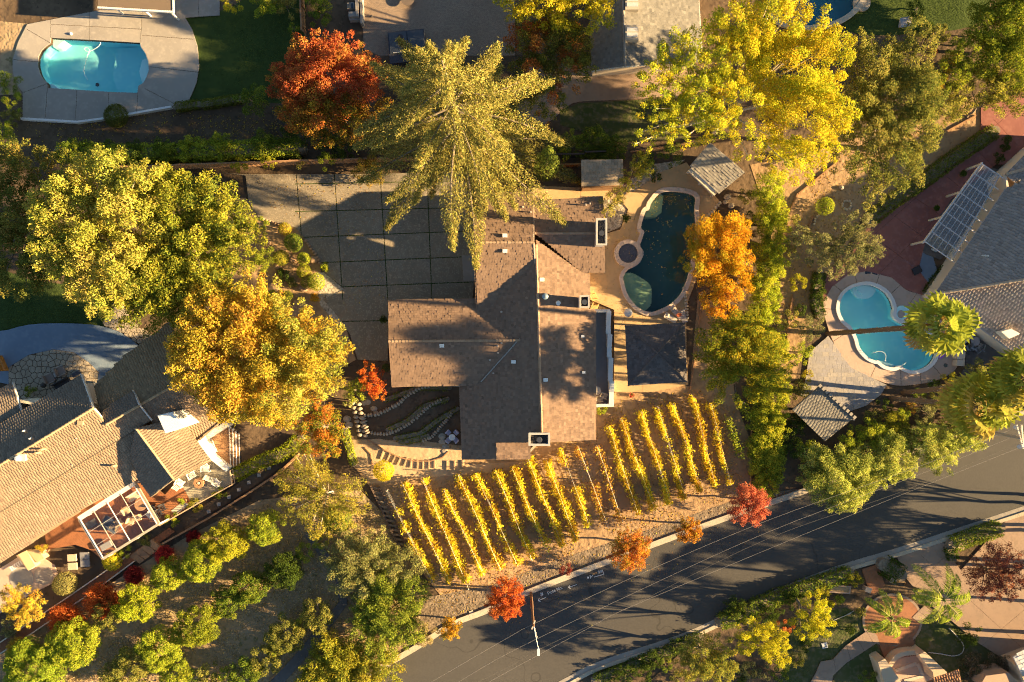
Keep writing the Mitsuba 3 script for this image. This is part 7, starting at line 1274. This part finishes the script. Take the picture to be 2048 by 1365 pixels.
# front garden
for k, (u, v, lb) in enumerate([(1729,1175,'pale square stone pillar left of the red brown walk'),(1778,1157,'pale square stone pillar right of the red brown walk'),(1913,1089,'pale stone pillar at the driveway entrance')]):
    t = thing('stone_pillar', lb, 'pillar'); c = P(u, v, 0); part(t, 'shaft', bx(c+[0, 0, .4], (.55, .45, .8), -.35), plain((.50,.33,.23), .8)); part(t, 'cap', bx(c+[0, 0, .84], (.66, .56, .09), -.35), plain((.58,.42,.32), .7))
t = thing('planter_box', 'pale pink planter box beside the lower kerb', 'planter'); part(t, 'box', strip(P2([(1658,1168),(1698,1172),(1696,1185),(1656,1182)]), .15, 0, .35, True), 'pink_conc'); part(t, 'soil', ext(poly([(1658,1168),(1698,1172),(1696,1185),(1656,1182)]), .0, .25), 'soil_tan')
P0 = thing('entry_porch', 'curved stucco entry porch with clay tile roof at the bottom edge', 'porch')
pw = plain((.50,.38,.27), .85)
part(P0, 'floor', ext(poly([(1770,1318),(1790,1302),(1820,1298),(1840,1308),(1870,1345),(1862,1380),(1780,1380)]), 0, .15), 'pink_conc')
for q in ([(1756,1325),(1770,1318),(1800,1360),(1812,1385),(1775,1385)], [(1838,1310),(1850,1304),(1894,1345),(1880,1370),(1868,1360),(1866,1345)]): part(P0, 'wall', ext(poly(q, 2.0), 0, 2.0), pw)
part(P0, 'arch_wall', strip(P2(smooth_pts([(1768,1322),(1782,1304),(1805,1297),(1828,1298),(1845,1310)], 5, False)), .5, 0, 1.2), pw); part(P0, 'threshold', cat([bar(P(1791, 1342, .18), P(1833, 1327, .18), .35, .06), bar(P(1835, 1328, .18), P(1846, 1352, .18), .35, .06), bar(P(1808, 1362, .18), P(1846, 1353, .18), .3, .06)]), plain((.50,.43,.36), .8), stuff=True)
CT = [(.42,.20,.10), (.36,.16,.08), (.48,.26,.14)]
plane(P0, [(1835,1372,3.2),(1918,1339,3.2),(1930,1420,4.2),(1850,1440,4.2)], 'barrel', .28, .36, CT, 390, under=plain((.25,.12,.07), .9), amp=.05)
t = thing('garden_hose', 'pale hose looping through the dark bed beside the driveway', 'hose'); part(t, 'hose', tube([(*P(u, v)[:2], .16) for u, v in smooth_pts([(1896,1255),(1915,1275),(1925,1290),(1922,1305),(1905,1311),(1880,1307),(1855,1304)], 5, False)], .05, 5), plain((.46,.42,.40), .6))
t = thing('hose_stick', 'two thin pale sticks lying in the lower lawn', 'stick'); part(t, 'stick', bar(P(1665, 1242, .12), P(1702, 1227, .12), .06, .05), plain((.45,.42,.38), .7)); part(t, 'stick', bar(P(1690, 1232, .14), P(1708, 1222, .14), .05, .05), plain((.45,.42,.38), .7))
N2 = thing('garage_house', 'pale stucco garage corner with bluish white roof at the lower right edge', 'house'); part(N2, 'wall', ext(poly([(2018,1322),(2100,1292),(2100,1420),(2060,1420)], 1.5), 0, 2.8), pw); plane(N2, [(2026,1315,3.0),(2100,1262,3.0),(2100,1360,3.3),(2045,1350,3.3)], 'shingle', .5, .4, [(.52,.52,.55), (.48,.48,.52)], 391, under=plain((.5,.5,.52), .7))
part(N2, 'roof_edge', ext(poly([(1972,1352),(2018,1346),(2040,1372),(1960,1372)], 2.4), 0, 2.4), plain((.42,.28,.2), .8))

# ================= litter: fallen leaves, dry tufts =================
def scatter(name, label, areas, n, cols, size, seed, h=0.0, z=.05, wet=False):
    rng = np.random.default_rng(seed); V, K = [], []
    for pts, share in areas:
        pg = poly(pts) if wet else poly(pts).difference(HOLES); x0, y0, x1, y1 = pg.bounds; m = int(n*share); q = rng.uniform([x0, y0], [x1, y1], (m*3, 2)); dn = meshkit.fbm(np.column_stack([q*.35, q[:, :1]*0]), 3, seed); import shapely
        q = q[shapely.contains_xy(pg, q[:, 0], q[:, 1]) & (dn + rng.uniform(-.15, .15, len(q)) > .45)][:m]
        C = np.column_stack([q, z + rng.uniform(0, .03, len(q)) + h*rng.uniform(.2, .5, len(q))])
        N = rng.normal(0, .45, (len(q), 3)) + ([0, 0, 1] if h == 0 else [0, 0, .1]); dirs = None if h == 0 else rng.normal(0, .5, (len(q), 3)) + [0, 0, 1.0]
        v, f = leaf_mesh(C, N, (size if h == 0 else h*.5)*rng.uniform(.6, 1.5, len(q)), rng, .7 if h == 0 else .28, dirs); V.append(v); K.append(np.repeat(pal(cols, [1]*len(cols), len(q), rng), 3, 0))
    v = np.vstack(V); key = thing(name, label, 'leaves' if h == 0 else 'grass'); labels[key]['kind'] = 'stuff'
    scene[key] = mikit.ply(trimesh.Trimesh(v, np.arange(len(v)).reshape(-1, 3), process=False), 'leaf_mat', color=np.vstack(K))
VY = [(745,980),(1060,925),(1200,850),(1240,800),(1400,780),(1470,820),(1490,985),(1340,1045),(1110,1122),(985,1170),(880,1190),(840,1140)]
scatter('fallen_leaves', 'fallen yellow and brown leaves strewn over the vineyard soil and garden beds', [(VY, .5), ([(1560,330),(1700,300),(1850,260),(1750,400),(1620,600),(1550,700)], .2), ([(20,250),(340,225),(600,240),(600,312),(20,315)], .1), ([(835,1195),(985,1170),(1340,1045),(1600,975),(1430,1040),(1219,1118),(975,1218),(840,1290)], .2)], 14000, [(.40,.26,.06), (.30,.17,.06), (.20,.12,.06), (.46,.34,.06)], .075, 901)
scatter('drifted_leaves', 'thin scatter of fallen leaves on the driveway, pool deck and road edges', [([(492,350),(760,350),(775,600),(700,640),(640,540)], .35), ([(1180,545),(1240,460),(1310,400),(1380,400),(1380,640),(1230,650)], .35), ([(1000,1225),(1219,1135),(1430,1056),(1610,994),(1640,1030),(1300,1160),(1010,1270)], .3)], 1500, [(.46,.32,.05), (.36,.17,.05), (.26,.15,.07)], .06, 902, z=.14)
scatter('dry_tufts', 'dry straw tufts on the orchard slope', [([(0,1400),(0,1320),(200,1200),(380,1090),(520,1010),(700,990),(760,1020),(850,1180),(820,1290),(720,1400)], 1.0)], 22000, [(.42,.32,.17), (.32,.25,.13), (.27,.2,.1), (.5,.40,.24)], .1, 903, h=.26)
scatter('lawn_blades', 'short lawn blades on the shaded lawns', [([(360,40),(600,10),(605,200),(400,208)], .4), ([(0,550),(160,580),(220,640),(0,680)], .25), ([(1700,0),(1950,0),(1950,50),(1700,60)], .2), ([(1560,1245),(1730,1225),(1735,1285),(1600,1360)], .15)], 22000, [(.07,.11,.02), (.10,.14,.03), (.05,.08,.015)], .05, 904, h=.09)
scatter('floating_leaves', 'yellow leaves floating on the upper end of the dark pool', [([(1310,392),(1382,392),(1386,440),(1370,470),(1300,440)], .8), ([(1290,460),(1380,470),(1340,600),(1280,580)], .2)], 260, [(.50,.40,.10), (.40,.26,.08)], .07, 905, z=-.125, wet=True)
